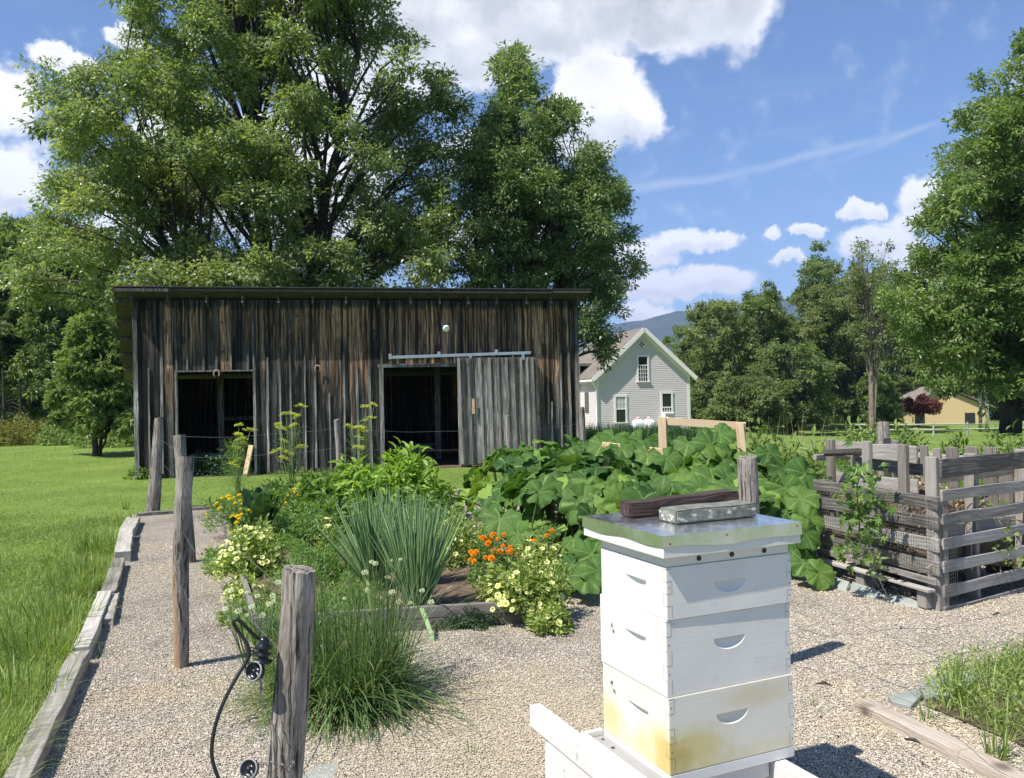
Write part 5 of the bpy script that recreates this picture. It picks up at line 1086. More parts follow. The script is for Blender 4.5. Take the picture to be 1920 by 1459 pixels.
# ------------------------------------------------------------------ beehive
_h = D(1257, 1455, 2.62); HV = R(24); H0 = Vector((_h.x, 2.62, 0)); HB = _h.z
def hv(lx, ly, z=0): return Vector((H0.x + lx * math.cos(HV) - ly * math.sin(HV), H0.y + lx * math.sin(HV) + ly * math.cos(HV), z))
def hive_mat(name, stain):
    m, n, l, out = newmat(name)
    tcn = n('ShaderNodeTexCoord'); no = n('ShaderNodeTexNoise', inp={'Scale': 5.0, 'Detail': 6.0}); l(tcn.outputs['Object'], no.inputs['Vector'])
    r = ramp(n, [(.3, (.68, .655, .61)), (.7, (.77, .745, .70))]); l(no.outputs['Fac'], r.inputs[0]); col = r.outputs[0]
    # brush and grain streaks
    mp = n('ShaderNodeMapping'); mp.inputs['Scale'].default_value = (4, 4, 160); l(tcn.outputs['Object'], mp.inputs[0])
    g = n('ShaderNodeTexNoise', inp={'Scale': 1.0, 'Detail': 4.0}); l(mp.outputs[0], g.inputs['Vector'])
    # small scuffs
    vo = n('ShaderNodeTexVoronoi', inp={'Scale': 11.0, 'Randomness': 1.0}); l(tcn.outputs['Object'], vo.inputs['Vector'])
    kr = n('ShaderNodeMapRange', inp={1: .03, 2: .05, 3: .55, 4: 0.0}); l(vo.outputs['Distance'], kr.inputs[0])
    km = n('ShaderNodeMix', data_type='RGBA', inp={7: (.35, .33, .3, 1)}); l(kr.outputs[0], km.inputs[0]); l(col, km.inputs[6]); col = km.outputs[2]
    dn = n('ShaderNodeTexNoise', inp={'Scale': 9.0, 'Detail': 9.0, 'Roughness': .72}); l(tcn.outputs['Object'], dn.inputs['Vector'])
    d2 = n('ShaderNodeMapRange', inp={1: .58, 2: .72, 3: 0.0, 4: .35}); l(dn.outputs['Fac'], d2.inputs[0]); d3 = n('ShaderNodeMix', data_type='RGBA', inp={7: (.56, .53, .46, 1)}); l(d2.outputs[0], d3.inputs[0]); l(col, d3.inputs[6]); col = d3.outputs[2]
    # chips where the paint has gone, mostly near box edges
    cp = n('ShaderNodeTexNoise', inp={'Scale': 55.0, 'Detail': 5.0, 'Roughness': .6}); l(tcn.outputs['Object'], cp.inputs['Vector']); c2 = n('ShaderNodeMapRange', inp={1: .69, 2: .71, 3: 0.0, 4: .8}); l(cp.outputs['Fac'], c2.inputs[0])
    c3 = n('ShaderNodeMix', data_type='RGBA', inp={7: (.33, .30, .26, 1)}); l(c2.outputs[0], c3.inputs[0]); l(col, c3.inputs[6]); col = c3.outputs[2]
    if stain:
        def blob(cx, cy, cz, sx_, sy_, sz_, c, amt, hard=.55):
            nonlocal col
            s = n('ShaderNodeVectorMath', operation='SUBTRACT', inp={1: (cx, cy, cz)}); l(tcn.outputs['Object'], s.inputs[0])
            q = n('ShaderNodeVectorMath', operation='DIVIDE', inp={1: (sx_, sy_, sz_)}); l(s.outputs[0], q.inputs[0])
            ln = n('ShaderNodeVectorMath', operation='LENGTH'); l(q.outputs[0], ln.inputs[0])
            nz = n('ShaderNodeTexNoise', inp={'Scale': 16.0, 'Detail': 7.0, 'Roughness': .65}); l(tcn.outputs['Object'], nz.inputs['Vector'])
            ad = n('ShaderNodeMath', operation='MULTIPLY_ADD', inp={1: 1.1, 2: -.55}); l(nz.outputs['Fac'], ad.inputs[0])
            a2 = n('ShaderNodeMath', operation='ADD'); l(ad.outputs[0], a2.inputs[0]); l(ln.outputs['Value'], a2.inputs[1])
            mr_ = n('ShaderNodeMapRange', interpolation_type='SMOOTHSTEP', inp={1: 1.0, 2: 1.0 - hard, 3: 0.0, 4: amt}); l(a2.outputs[0], mr_.inputs[0])
            mm = n('ShaderNodeMix', data_type='RGBA', inp={7: (*c, 1)}); l(mr_.outputs[0], mm.inputs[0]); l(col, mm.inputs[6]); col = mm.outputs[2]
        blob(.25, .2, .10, .9, .9, .30, (.74, .69, .52), .45, .5)
        blob(.06, -.0, .05, .26, .34, .13, (.66, .55, .22), .9, .8)
        blob(.02, .0, .03, .09, .12, .09, (.50, .40, .12), .8, .6)
        blob(-.01, .36, .05, .12, .13, .12, (.72, .52, .22), .8, .8)
        blob(.35, -.0, .2, .2, .1, .06, (.66, .55, .34), .6, .8)
        blob(.25, .2, .0, .5, .5, .075, (.68, .60, .34), .6, .7)
        blob(0, .05, .05, .05, .06, .1, (.7, .45, .15), .7, .8)
    p = n('ShaderNodeBsdfPrincipled', inp={'Roughness': .42, 'Specular IOR Level': .45}); l(col, p.inputs['Base Color'])
    b = n('ShaderNodeBump', inp={'Strength': .12, 'Distance': .003}); l(g.outputs['Fac'], b.inputs['Height']); l(b.outputs[0], p.inputs['Normal']); l(p.outputs[0], out.inputs[0]); return m
m_hive = hive_mat('hive_paint', False); m_hive2 = hive_mat('stained_hive_paint', True)
m_seam = paint_mat('joint_line', (.16, .15, .13), .9, .3)
def halfscoop():
    """lower half of a flattened ellipsoid: straight top, curved bottom"""
    bm = bmesh.new(); bmesh.ops.create_uvsphere(bm, u_segments=40, v_segments=24, radius=1)
    bmesh.ops.bisect_plane(bm, geom=bm.verts[:] + bm.edges[:] + bm.faces[:], plane_co=(0, 0, 0), plane_no=(0, 0, 1), clear_outer=True)
    ed = [e for e in bm.edges if e.is_boundary]; bmesh.ops.contextual_create(bm, geom=ed)
    bmesh.ops.recalc_face_normals(bm, faces=bm.faces[:]); return bm
def hive_box(label, z0, h, mat, name='beehive_box', cat='hive box', grooves=True, seed=0):
    W_, L_ = .505, .413; rs = random.Random(seed)
    t = empty(name, hv(*{1: (0, 0), 2: (-.0015, .0035), 3: (.001, -.0005)}[seed], z0), HV + R({1: 0, 2: .25, 3: -.2}[seed]), label, cat, 'stacked white hive boxes')
    bm = bmesh.new(); bmesh.ops.create_cube(bm, size=1)
    for v in bm.verts: v.co = Vector(((v.co.x + .5) * W_, (v.co.y + .5) * L_, (v.co.z + .5) * (h - .0012)))
    bmesh.ops.bevel(bm, geom=bm.edges[:], offset=.0015, segments=2, affect='EDGES')
    me = bpy.data.meshes.new(name); bm.to_mesh(me); bm.free(); me.materials.append(mat)
    o = bpy.data.objects.new('box_wall', me); C.objects.link(o)
    for (cx, cy, a) in ((W_ * .49, 0.0, 0), (0.0, L_ * .44, PI / 2)):
        sc_ = halfscoop(); M_ = Matrix.Translation((cx, cy, h * (.66 if h > .2 else .62))) @ Matrix.Rotation(a, 4, 'Z') @ Matrix.Diagonal((.064, .021, .040, 1)); bmesh.ops.transform(sc_, matrix=M_, verts=sc_.verts[:])
        cm = bpy.data.meshes.new('cut'); sc_.to_mesh(cm); sc_.free(); cm.materials.append(mat); co = bpy.data.objects.new('cut', cm); C.objects.link(co)
        md = o.modifiers.new('b', 'BOOLEAN'); md.operation = 'DIFFERENCE'; md.object = co; md.solver = 'EXACT'
        bpy.context.view_layer.update(); dg = bpy.context.evaluated_depsgraph_get(); nm = bpy.data.meshes.new_from_object(o.evaluated_get(dg)); o.modifiers.clear(); o.data = nm
        bpy.data.objects.remove(co); bpy.data.meshes.remove(cm)
    o.parent = t
    for p in o.data.polygons: p.use_smooth = False
    for e, xs in ((0, 0), (W_, 1)):              # finger joints showing through the paint
        mb = MB(); k = int(h / .042)
        for i in range(k):
            za = .006 + i * (h - .012) / k; zb = za + (h - .012) / k
            if rs.random() < .8: s0 = e if xs == 0 else e - .019; mb.bx(s0, s0 + .019, -.0004, .001, zb - .0005, zb + .0003)
            if i % 2 == 0: x_ = .019 if xs == 0 else W_ - .019; mb.bx(x_ - .0004, x_ + .0004, -.0004, .001, za, zb)
            if xs == 0:
                mb.bx(-.0004, .001, 0, .019, zb - .0004, zb + .0003)
                if i % 2: mb.bx(-.0004, .001, .0186, .0194, za, zb)
            if rs.random() < .5: xx = .009 if xs == 0 else W_ - .009; mb.bx(xx - .002, xx + .002, -.0006, .001, za + .018, za + .022)
        mb.build('finger_joint', m_seam, t)
    return t
hive_box('lowest hive box stained yellow and brown at the corner', HB, .244, m_hive2, seed=1)
hive_box('clean white hive box in the middle of the stack', HB + .244, .244, m_hive, seed=2)
hive_box('shallow white hive box directly under the metal lid', HB + .488, .168, m_hive, 'beehive_super', seed=3)
def rim_piece():
    t = empty('beehive_spacer', hv(0, 0, HB + .656), HV, 'thin white rim with three round holes below the hive lid', 'hive rim'); mb = MB()
    W_, L_ = .505, .413; mb.bx(.004, W_ - .004, .004, L_ - .004, 0, .045); bevel(mb.build('rim_wall', m_hive, t), .001)
    for x in (.13, .262, .397):
        q = MB(); lathe(q, [(.0085, 0), (.0085, .003), (.001, .003)], 18, Matrix.Rotation(R(90), 3, 'X'), (x, .0045, .017)); q.build('vent_hole', m_black, t)
rim_piece()
def cover():
    z0 = HB + .656 + .034; t = empty('beehive_cover', hv(0, 0, z0), HV, 'flat telescoping hive lid with shiny metal top and white rim', 'hive lid')
    x0, x1, y0, y1 = -.024, .533, -.023, .49
    bevel(MB().bx(x0, x1, y0, y1, 0, .068).build('wooden_rim', m_hive, t), .0015)
    # folded metal: top sheet and skirt with a wavy lower edge
    mb = MB(); e = .0025; per = []
    for i in range(41): per.append((x0 - e + (x1 - x0 + 2 * e) * i / 40, y0 - e))
    for i in range(1, 41): per.append((x1 + e, y0 - e + (y1 - y0 + 2 * e) * i / 40))
    for i in range(1, 41): per.append((x1 + e - (x1 - x0 + 2 * e) * i / 40, y1 + e))
    for i in range(1, 40): per.append((x0 - e, y1 + e - (y1 - y0 + 2 * e) * i / 40))
    n = len(per); top = [(a, b, .0715) for a, b in per]; low = []
    for i, (a, b) in enumerate(per):
        s = i / n * 2 * PI; w_ = .031 + .004 * math.sin(s * 3 + 2.0) + .0035 * math.sin(s * 7) ; out_ = .0015 * math.sin(s * 5)
        low.append((a + (out_ if abs(a - x0) < .01 or abs(a - x1) < .01 else 0), b + (-abs(out_) if b < 0 else 0), w_))
    v = top + low; f = [[i, n + i, n + (i + 1) % n, (i + 1) % n] for i in range(n)]
    mb.add(v, [f, [list(range(n))]]); m, nn_, l, out = newmat('lid_metal')
    tcn = nn_('ShaderNodeTexCoord'); a = nn_('ShaderNodeTexNoise', inp={'Scale': 7.0, 'Detail': 6.0, 'Roughness': .7}); l(tcn.outputs['Object'], a.inputs['Vector'])
    r = ramp(nn_, [(.35, (.70, .73, .77)), (.7, (.88, .90, .93))]); l(a.outputs['Fac'], r.inputs[0])
    rr = nn_('ShaderNodeMapRange', inp={1: .35, 2: .7, 3: .14, 4: .34}); l(a.outputs['Fac'], rr.inputs[0])
    p = nn_('ShaderNodeBsdfPrincipled', inp={'Metallic': .95}); l(r.outputs[0], p.inputs['Base Color']); l(rr.outputs[0], p.inputs['Roughness'])
    w = nn_('ShaderNodeTexNoise', inp={'Scale': 9.0, 'Detail': 2.0}); l(tcn.outputs['Object'], w.inputs['Vector']); b = nn_('ShaderNodeBump', inp={'Strength': .3, 'Distance': .01}); l(w.outputs['Fac'], b.inputs['Height']); l(b.outputs[0], p.inputs['Normal']); l(p.outputs[0], out.inputs[0])
    mb.build('metal_sheet', m, t)
    q = MB()
    for x, z in ((.0, .045), (.22, .055), (.515, .06)): lathe(q, [(.004, 0), (.003, .002), (.001, .0025)], 8, Matrix.Rotation(R(90), 3, 'X'), (x, y0 - e, z))
    q.build('nail_heads', m_rust, t)
cover()
ZL = HB + .69 + .0725
def block(name, label, cat, lx, ly, L_, w, h, mat, jag, seed, taper=0):
    bm = bmesh.new(); bmesh.ops.create_cube(bm, size=1); rs = random.Random(seed)
    for v in bm.verts: v.co = Vector(((v.co.x + .5) * L_, (v.co.y + .5) * w, (v.co.z + .5) * h))
    bmesh.ops.bevel(bm, geom=bm.edges[:], offset=.006, segments=2, affect='EDGES')
    bmesh.ops.subdivide_edges(bm, edges=[e for e in bm.edges if e.calc_length() > .02], cuts=5, use_grid_fill=True)
    ph = [rs.uniform(0, 6) for _ in range(6)]
    for v in bm.verts:
        x, y, z = v.co; k = min(1, z / .01)
        v.co.z += k * jag * (math.sin(x * 31 + ph[0]) + .6 * math.sin(x * 67 + y * 50 + ph[1]) + rs.uniform(-.4, .4)) + taper * x * k
        v.co.y += jag * (math.sin(x * 27 + ph[2]) + .6 * math.sin(z * 90 + x * 53 + ph[3]) + rs.uniform(-.4, .4)); v.co.x += jag * (math.sin(y * 60 + ph[4]) + rs.uniform(-.4, .4))
    bmesh.ops.triangulate(bm, faces=bm.faces[:])
    me = bpy.data.meshes.new(name); bm.to_mesh(me); bm.free(); at_ = me.attributes.new('rnd', 'FLOAT', 'POINT'); me.materials.append(mat)
    o = bpy.data.objects.new(name, me); C.objects.link(o); o.location = hv(lx, ly, ZL + .001); o.rotation_euler = (0, 0, HV); return tag(o, label, cat)
m_wblock = wood_mat('reddish_block', [(.25, (.05, .033, .028)), (.45, (.14, .10, .085)), (.7, (.33, .27, .235))], 'X', 45, False, .6)
def lichen():
    m, n, l, out = newmat('lichen_stone'); tcn = n('ShaderNodeTexCoord')
    a = n('ShaderNodeTexNoise', inp={'Scale': 22.0, 'Detail': 8.0, 'Roughness': .7}); l(tcn.outputs['Object'], a.inputs['Vector'])
    r = ramp(n, [(.3, (.07, .07, .052)), (.5, (.155, .158, .13)), (.75, (.29, .31, .27))]); l(a.outputs['Fac'], r.inputs[0])
    vo = n('ShaderNodeTexVoronoi', inp={'Scale': 48.0}); mp = n('ShaderNodeMapping'); mp.inputs['Scale'].default_value = (.6, 1, 1.2); l(tcn.outputs['Object'], mp.inputs[0]); l(mp.outputs[0], vo.inputs['Vector'])
    k = n('ShaderNodeMapRange', inp={1: .2, 2: .4, 3: .8, 4: 0.0}); l(vo.outputs['Distance'], k.inputs[0])
    sp_ = n('ShaderNodeSeparateXYZ'); l(tcn.outputs['Object'], sp_.inputs[0]); kk = n('ShaderNodeMapRange', inp={1: .036, 2: .042, 3: 1.0, 4: .12}); l(sp_.outputs[2], kk.inputs[0]); mu = n('ShaderNodeMath', operation='MULTIPLY'); l(k.outputs[0], mu.inputs[0]); l(kk.outputs[0], mu.inputs[1])
    mx_ = n('ShaderNodeMix', data_type='RGBA', inp={7: (.6, .6, .5, 1)}); l(mu.outputs[0], mx_.inputs[0]); l(r.outputs[0], mx_.inputs[6])
    p = n('ShaderNodeBsdfPrincipled', inp={'Roughness': .85}); l(mx_.outputs[2], p.inputs['Base Color']); b = n('ShaderNodeBump', inp={'Strength': .6, 'Distance': .006}); l(a.outputs['Fac'], b.inputs['Height']); l(b.outputs[0], p.inputs['Normal']); l(p.outputs[0], out.inputs[0]); return m
block('wood_block', 'dark reddish wooden block at the back of the hive lid', 'wood block', .085, .335, .49, .085, .05, m_wblock, .0022, 3, .035)
block('stone_block', 'grey green lichen spotted stone on the hive lid', 'stone', .14, .135, .35, .11, .047, lichen(), .0012, 5)
def bottom_and_stand():
    t = empty('bottom_board', hv(0, 0, HB - .036), HV, 'white bottom board with a grey landing strip under the hive', 'bottom board')
    mb = MB(); mb.bx(0, .505, -.0, .413, 0, .034); bevel(mb.build('base_rim', m_hive, t), .001)
    MB().bx(-.06, -.001, .01, .41, .004, .014).build('landing_strip', m_int, t)
    bevel(MB().bx(-.085, -.062, -.02, .425, .0, .028).build('rail', m_hive, t), .002); bevel(MB().bx(-.085, 0.0, .415, .435, .0, .034).build('rail', m_hive, t), .002)
    s = empty('hive_stand', hv(0, 0, 0), HV, 'chipped white wooden stand with long rails carrying the hive', 'hive stand')
    zt = HB - .0375
    for lx, y0, y1, zz in ((-.15, -.55, .73, .045), (.42, -.45, .55, -.002)):
        q = MB(); q.bx(lx, lx + .05, y0, y1, zt - .085 + zz, zt + zz); bevel(q.build('rail', m_chip, s), .006, 2)
    for y in (.02, .33): bevel(MB().bx(-.098, .415, y, y + .07, zt - .06, zt - .001).build('cross_bar', m_chip, s), .004)
    for lx in (-.14, .43):
        for y in (-.45, .48 if lx > 0 else .5): bevel(MB().bx(lx, lx + .04, y, y + .12, 0.005, zt - (.087 if lx > 0 else .042)).build('leg', m_chip, s), .004)
    # front panel with a rounded hand hole, below the long rail
    y0, y1, z0, z1 = .0, .58, .06, zt - .045; n = 24; cy, cz = .36, .19; a = []; b = []
    for i in range(n):
        th = 2 * PI * i / n; c_, s_ = math.cos(th), math.sin(th); sc_ = 1 / max(abs(c_) , abs(s_))
        a.append((cy + (abs(c_) ** .6) * math.copysign(.09, c_), cz + (abs(s_) ** .6) * math.copysign(.055, s_))); yy = cy + c_ * sc_ * (y1 - cy if c_ > 0 else cy - y0); zz = cz + s_ * sc_ * (z1 - cz if s_ > 0 else cz - z0); b.append((yy, zz))
    x = -.147; v = [(x, *p) for p in a] + [(x, *p) for p in b] + [(x + .02, *p) for p in a] + [(x + .02, *p) for p in b]; f = []
    for i in range(n):
        j = (i + 1) % n; f += [[i, j, n + j, n + i], [2 * n + i, 3 * n + i, 3 * n + j, 2 * n + j], [i, 2 * n + i, 2 * n + j, j], [n + i, n + j, 3 * n + j, 3 * n + i]]
    MB().add(v, f).build('panel', m_chip, s)
m_chip = paint_mat('chipped_white', (.66, .64, .615), .6, .05, dirt=(.32, .30, .28), dirtscale=14, dirtamt=(.60, .66))
bottom_and_stand()
def bee(label, lx, ly, z, face, ang):
    t = empty('bee', hv(lx, ly, z), HV, label, 'bee', 'bees crawling on the hive')
    if face == 'L': bas = Matrix(((0, 0, -1), (0, 1, 0), (1, 0, 0))).transposed().inverted() if False else Matrix(((0, 0, -1), (math.sin(ang), math.cos(ang), 0), (math.cos(ang), -math.sin(ang), 0)))
    fwd = Vector((0, math.sin(ang), math.cos(ang))); out_ = Vector((-1, 0, 0)) if face == 'L' else Vector((0, 0, 1))
    if face != 'L': fwd = Vector((math.sin(ang), math.cos(ang), 0))
    side = fwd.cross(out_); 
    def T(p): return fwd * p[0] + side * p[1] + out_ * p[2]
    mb = MB()
    ax = [(-.0075, .001), (-.006, .0022), (-.003, .003), (-.0005, .0022), (.001, .0027), (.003, .0025), (.0042, .001), (.005, .0019), (.0065, .0008)]
    mb.tube([T((a, 0, .0035)) for a, r_ in ax], [r_ for a, r_ in ax], 10)
    for k in (-1, 1):
        for q in (-.001, .001, .003): mb.tube([T((q, 0, .003)), T((q + (q - .001), k * .003, .004)), T((q + 1.5 * (q - .001), k * .005, 0))], .0003, 4)
    mb.build('body', m_bee, t, True)
    for k in (-1, 1):
        MB().add([T((.002, k * .001, .0055)), T((-.002, k * .0045, .006)), T((-.0075, k * .004, .006)), T((-.006, k * .0012, .0058))], [[[0, 1, 2, 3]]]).build('wing', m_wing, t)
m_bee = paint_mat('bee_body', (.10, .055, .02), .7, .5, 300); m_wing = paint_mat('bee_wing', (.35, .32, .28), .3, .1)
bee('bee below the left handle dimple of the middle box', -.0005, .335, HB + .395, 'L', .4)
bee('bee just under the topmost crawling bee', -.0005, .325, HB + .375, 'L', 2.9)
bee('larger looking bee at the upper left of the stained box', -.0005, .345, HB + .19, 'L', -.3)
bee('bee climbing below the one on the stained box', -.0005, .33, HB + .165, 'L', 1.0)
bee('bee walking on the grey landing strip', -.03, .30, HB - .021, 'T', 2.0)
bee('bee near the outer end of the landing strip', -.025, .38, HB - .021, 'T', .5)

# ------------------------------------------------------------------ pallet compost bin
C0 = G(1762, 1149); C0 = Vector((C0.x, C0.y, 0)); ZA = .83
dA = (Vector((2.62, 7.2, 0)) - C0); LA = dA.length; dA.normalize(); aA = math.atan2(dA.y, dA.x)
dE = Vector((.86, .51, 0)).normalized(); aE = math.atan2(dE.y, dE.x)
PG = 'grey pallets forming the compost bin'
def board(par, x0, x1, y0, y1, z0, z1, jit=.004, name='slat', mat=None):
    n = 5 if (x1 - x0) > .3 else 2; mb = MB(); V = []
    for i in range(n):
        x = x0 + (x1 - x0) * i / (n - 1); w1, w2 = random.uniform(-jit, jit), random.uniform(-jit, jit)
        V += [(x, y0, z0 + w1), (x, y1, z0 + w1), (x, y1, z1 + w2), (x, y0, z1 + w2)]
    f = [[4 * i + a, 4 * i + (a + 1) % 4, 4 * i + 4 + (a + 1) % 4, 4 * i + 4 + a] for i in range(n - 1) for a in range(4)]
    mb.add(V, [f, [[3, 2, 1, 0], [4 * n - 4, 4 * n - 3, 4 * n - 2, 4 * n - 1]]])
    o = mb.build(name, mat or m_pallet, par); me = o.data; bm = bmesh.new(); bm.from_mesh(me); bmesh.ops.recalc_face_normals(bm, faces=bm.faces[:]); bm.to_mesh(me); bm.free(); bevel(o, .004); return o
m_palletz = wood_mat('pallet_wood_upright', [(0.2, (0.12, 0.105, 0.092)), (0.45, (0.24, 0.215, 0.19)), (0.7, (0.35, 0.32, 0.29)), (0.9, (0.45, 0.42, 0.39))], 'Z', 50, True, 0.45, rv=0.3)
# left side: x along dA from the near corner; -y side (towards camera-left) is +90deg of dA
pa = empty('pallet', C0, aA, 'low slatted pallet side facing the hive with wire mesh over it', 'pallet', PG)
for z0, z1 in ((.735, .825), (.585, .68), (.425, .525), (.255, .36)): board(pa, -.02, LA, .0, .02, z0, z1)
board(pa, -.02, LA, .035, .05, .20, .25); board(pa, .0, LA + .05, .03, .10, .145, .168, name='bottom_board'); 
for x in (.0, LA * .5, LA - .06): board(pa, x, x + .05, -.09, -.003, .02, .82, name='stringer', mat=m_palletz)
for x in (.05, .7): board(pa, x, x + .09, .0, .07, .02, .142, name='block', mat=m_palletz)
pb = empty('pallet', C0 + dA * .30 - Vector((-dA.y, dA.x, 0)) * .14, aA, 'taller back pallet with dark broken top board', 'pallet', PG)
LB_ = LA - .32
for z0, z1 in ((1.03, 1.16), (.79, .90)): board(pb, .05, LB_ - .02, -.03, -.008, z0, z1, .01)
board(pb, .1, LB_ - .2, -.12, -.10, .93, 1.02, .008)
for x in (.12, .52, LB_ - .07): board(pb, x, x + .085, -.006, .03, .02, 1.17, name='stringer', mat=m_palletz)
pe = empty('pallet', C0, aE, 'tall slatted pallet side running to the right photo edge', 'pallet', PG)
for z0, z1 in ((.955, 1.09), (.785, .865), (.615, .70), (.445, .53), (.28, .36), (.105, .19), (0.005, .035)): board(pe, .03, 1.25, -.022, 0, z0, z1, .005)
for x in (.0, .48, 1.17): board(pe, x, x + .04, .002, .09, .0, 1.10, name='stringer', mat=m_palletz)
board(pe, .06, 1.2, .092, .11, .5, .58); board(pe, .06, 1.2, .092, .11, .9, .99)
CD = C0 + dE * 1.22
pd = empty('pallet', CD, aA, 'far pallet with upright picket like boards', 'pallet', PG); x = -.02; i = 0
while x < LA + .05:
    w_ = random.choice([.08, .09, .13]); board(pd, x, x + w_, 0, .02, .05, 1.08 + random.uniform(-.03, .04), .003, 'picket', m_palletz); x += w_ + random.choice([.02, .06, .08]); i += 1
for z in (.2, .6, .96): board(pd, 0, LA, -.09, -.002, z, z + .04, name='stringer')
pf = empty('pallet', C0 + dA * LA, aE, 'back pallet with narrow uprights behind the dry stalks', 'pallet', PG)
for x in (.50, .66, .95): board(pf, x, x + random.choice([.08, .12]), 0, .02, .05, 1.13 + random.uniform(-.03, .03), .003, 'picket', m_palletz)
for z in (.3, .7, .98): board(pf, .05, 1.2, .022, .06, z, z + .05, name='stringer')
# hardware cloth wrapped round the near corner
def mesh_net():
    mb = MB(); r = .0012
    def P(s, z, bulge=0):       # s<0 along A, s>0 along E
        if s < 0: q = C0 - dA * s + Vector((-dA.y, dA.x, 0)) * (.028 + bulge)
        else: q = C0 + dE * s + Vector((dE.y, -dE.x, 0)) * .03 + (Vector((-dA.y, dA.x, 0)) * .02 if s < .02 else Vector((0, 0, 0)))
        return (q.x, q.y, z)
    def zlo(s): return .03 + (.2 + .06 * s if s < -.15 else 0.03)
    ss = np.arange(-LA + .02, .2, .0254)
    for s in ss:
        zt = .80 if s < .02 else .74; zb = .10 if s > -.3 else .22
        mb.tube([P(s, zb, .006 * math.sin(s * 9)), P(s, (zb + zt) / 2, .006 * math.sin(s * 7 + 1)), P(s, zt, .003)], r, 3, cap=False)
    for z in np.arange(.11, .80, .0254):
        s0 = -LA + .02; pts = [P(s, z, .006 * math.sin(s * 8 + z * 9)) for s in np.arange(s0 if z > .22 else -.3, .18, .1)]; mb.tube(pts, r, 3, cap=False)
    t = mb.build('wire_mesh', m_wire, None); tag(t, 'fine square wire mesh wrapped round the compost bin corner', 'wire mesh')
mesh_net()
# heap inside
def heap():
    n = 46; mb = MB(); V = []
    for i in range(n):
        for j in range(n):
            a, b = i / (n - 1), j / (n - 1); p = C0 + dA * (LA * (.06 + a * .88)) + dE * (.08 + 1.1 * b)
            z = .70 + .12 * math.sin(a * PI) * math.sin(b * PI) - .35 * max(0, b - .45) + random.uniform(-.025, .025); z = z * min(1, 8 * min(a, b, 1 - a, 1 - b) + .35)
            V.append((p.x, p.y, z))
    f = [[i * n + j, i * n + j + 1, (i + 1) * n + j + 1, (i + 1) * n + j] for i in range(n - 1) for j in range(n - 1)]
    mb.add(V, f); o = mb.build('compost_heap', m_compost, None); me = o.data
    bm = bmesh.new(); bm.from_mesh(me); bmesh.ops.recalc_face_normals(bm, faces=bm.faces[:]); bm.to_mesh(me); bm.free()
    tag(o, 'brown heap of garden waste inside the pallet bin', 'compost', kind='stuff')
    # straw and stalks
    n = 1500; a = rng.uniform(.05, .95, n); b = rng.uniform(.03, 1, n); P = np.array(C0)[None] + np.outer(a * LA, np.array(dA)) + np.outer(.05 + 1.1 * b, np.array(dE)); P[:, 2] = .70 + .12 * np.sin(a * PI) * np.sin(b * PI) - .35 * np.maximum(0, b - .45) + rng.uniform(-.03, .05, n)
    side = rng.uniform(0, 1, n) < .12; k = side.sum(); P[side] = np.array(C0)[None] + np.outer(rng.uniform(.03, .97, k) * LA, np.array(dA)) - np.array([-dA.y, dA.x, 0]) * .05; P[side, 2] = rng.uniform(.22, .8, k)
    d = rng.normal(size=(n, 3)); d[:, 2] *= .25; mb = MB(); arcs(mb, P, d, rng.uniform(.05, .16, n), rng.uniform(.004, .008, n), rng.uniform(0, .3, n), rng.uniform(0, 1, n), 3, .4)
    tag(mb.build('straw', m_straw, None), 'dry straw and stalks strewn over the compost heap', 'straw', kind='stuff')
m_compost = paint_mat('compost', (.16, .11, .07), .95, .5, 20, 1.0); m_straw = leaf_mat('straw', (.22, .14, .07), (.42, .31, .17), (.68, .55, .32), .15)
heap()
for (u0, v0, u1, v1, y0, lab) in ((1650, 838, 1705, 905, 6.9, 'longer pale dry stalk sticking out of the compost'), (1658, 872, 1688, 905, 6.8, 'shorter pale dry stalk left of the long one'), (1714, 890, 1728, 908, 6.7, 'curved orange stalk at the heap top')):
    p, q = D(u0, v0, y0 + .1), D(u1, v1, y0); tag(MB().tube([p, (p + q) / 2 + Vector((.01, 0, .02)), q - Vector((0, 0, .05))], [.005, .008, .011], 6).build('dry_stalk', m_strawst, None) if False else MB().tube([p, (p + q) / 2 + Vector((.01, 0, .02)), q - Vector((0, 0, .05))], [.005, .008, .011], 6).build('dry_stalk', m_straw, None), lab, 'dry stalk', 'dry stalks in the compost')
p = C0 + dA * .8 + dE * .1
br_ = D(1560, 842, 7.05); tag(MB().tube([D(1545, 850, 7.0), D(1620, 846, 6.85), D(1680, 838, 6.7), D(1712, 844, 6.6)], [.028, .03, .022, .012], 7, noise=.15).build('branch', m_bark, None), 'dark cracked branch lying along the back pallet top', 'branch')
# weeds and melon vines growing in and through the bin
pw = C0 + dA * .78 + Vector((-dA.y, dA.x, 0)) * .06
def vine(label, pts, n, size, mat, cat='weed', name='climbing_weed', kind='star', spread=.09):
    P = smooth(pts, 8); t = empty(name, tuple(P[0]), 0, label, cat); P = P - P[0]; MB().tube(P, .006, 6).build('stem', m_stem, t, True)
    i = rng.integers(0, len(P), n); c = P[i] + rng.normal(size=(n, 3)) * spread; d = rng.normal(size=(n, 3)) + np.array([-.2, -.5, -.3]); nr = rng.normal(size=(n, 3)) * .5 + np.array([-.4, -.7, .5])
    mb = MB(); ll = size * rng.uniform(.5, 1.2, n); leaves(mb, c, d, nr, ll, ll * .8, np.clip(rng.normal(.5, .25, n), 0, 1), kind=kind); mb.build('foliage', mat, t); return t
vine('leafy weed climbing the mesh on the front pallet', [D(1612, 1010, 6.25), D(1610, 960, 6.2), D(1606, 920, 6.2), D(1612, 890, 6.25)], 150, .085, m_garden)
vine('small sprout poking through the mesh low on the pallet', [D(1580, 1045, 6.35), D(1585, 1035, 6.25)], 16, .07, m_weed, spread=.04)
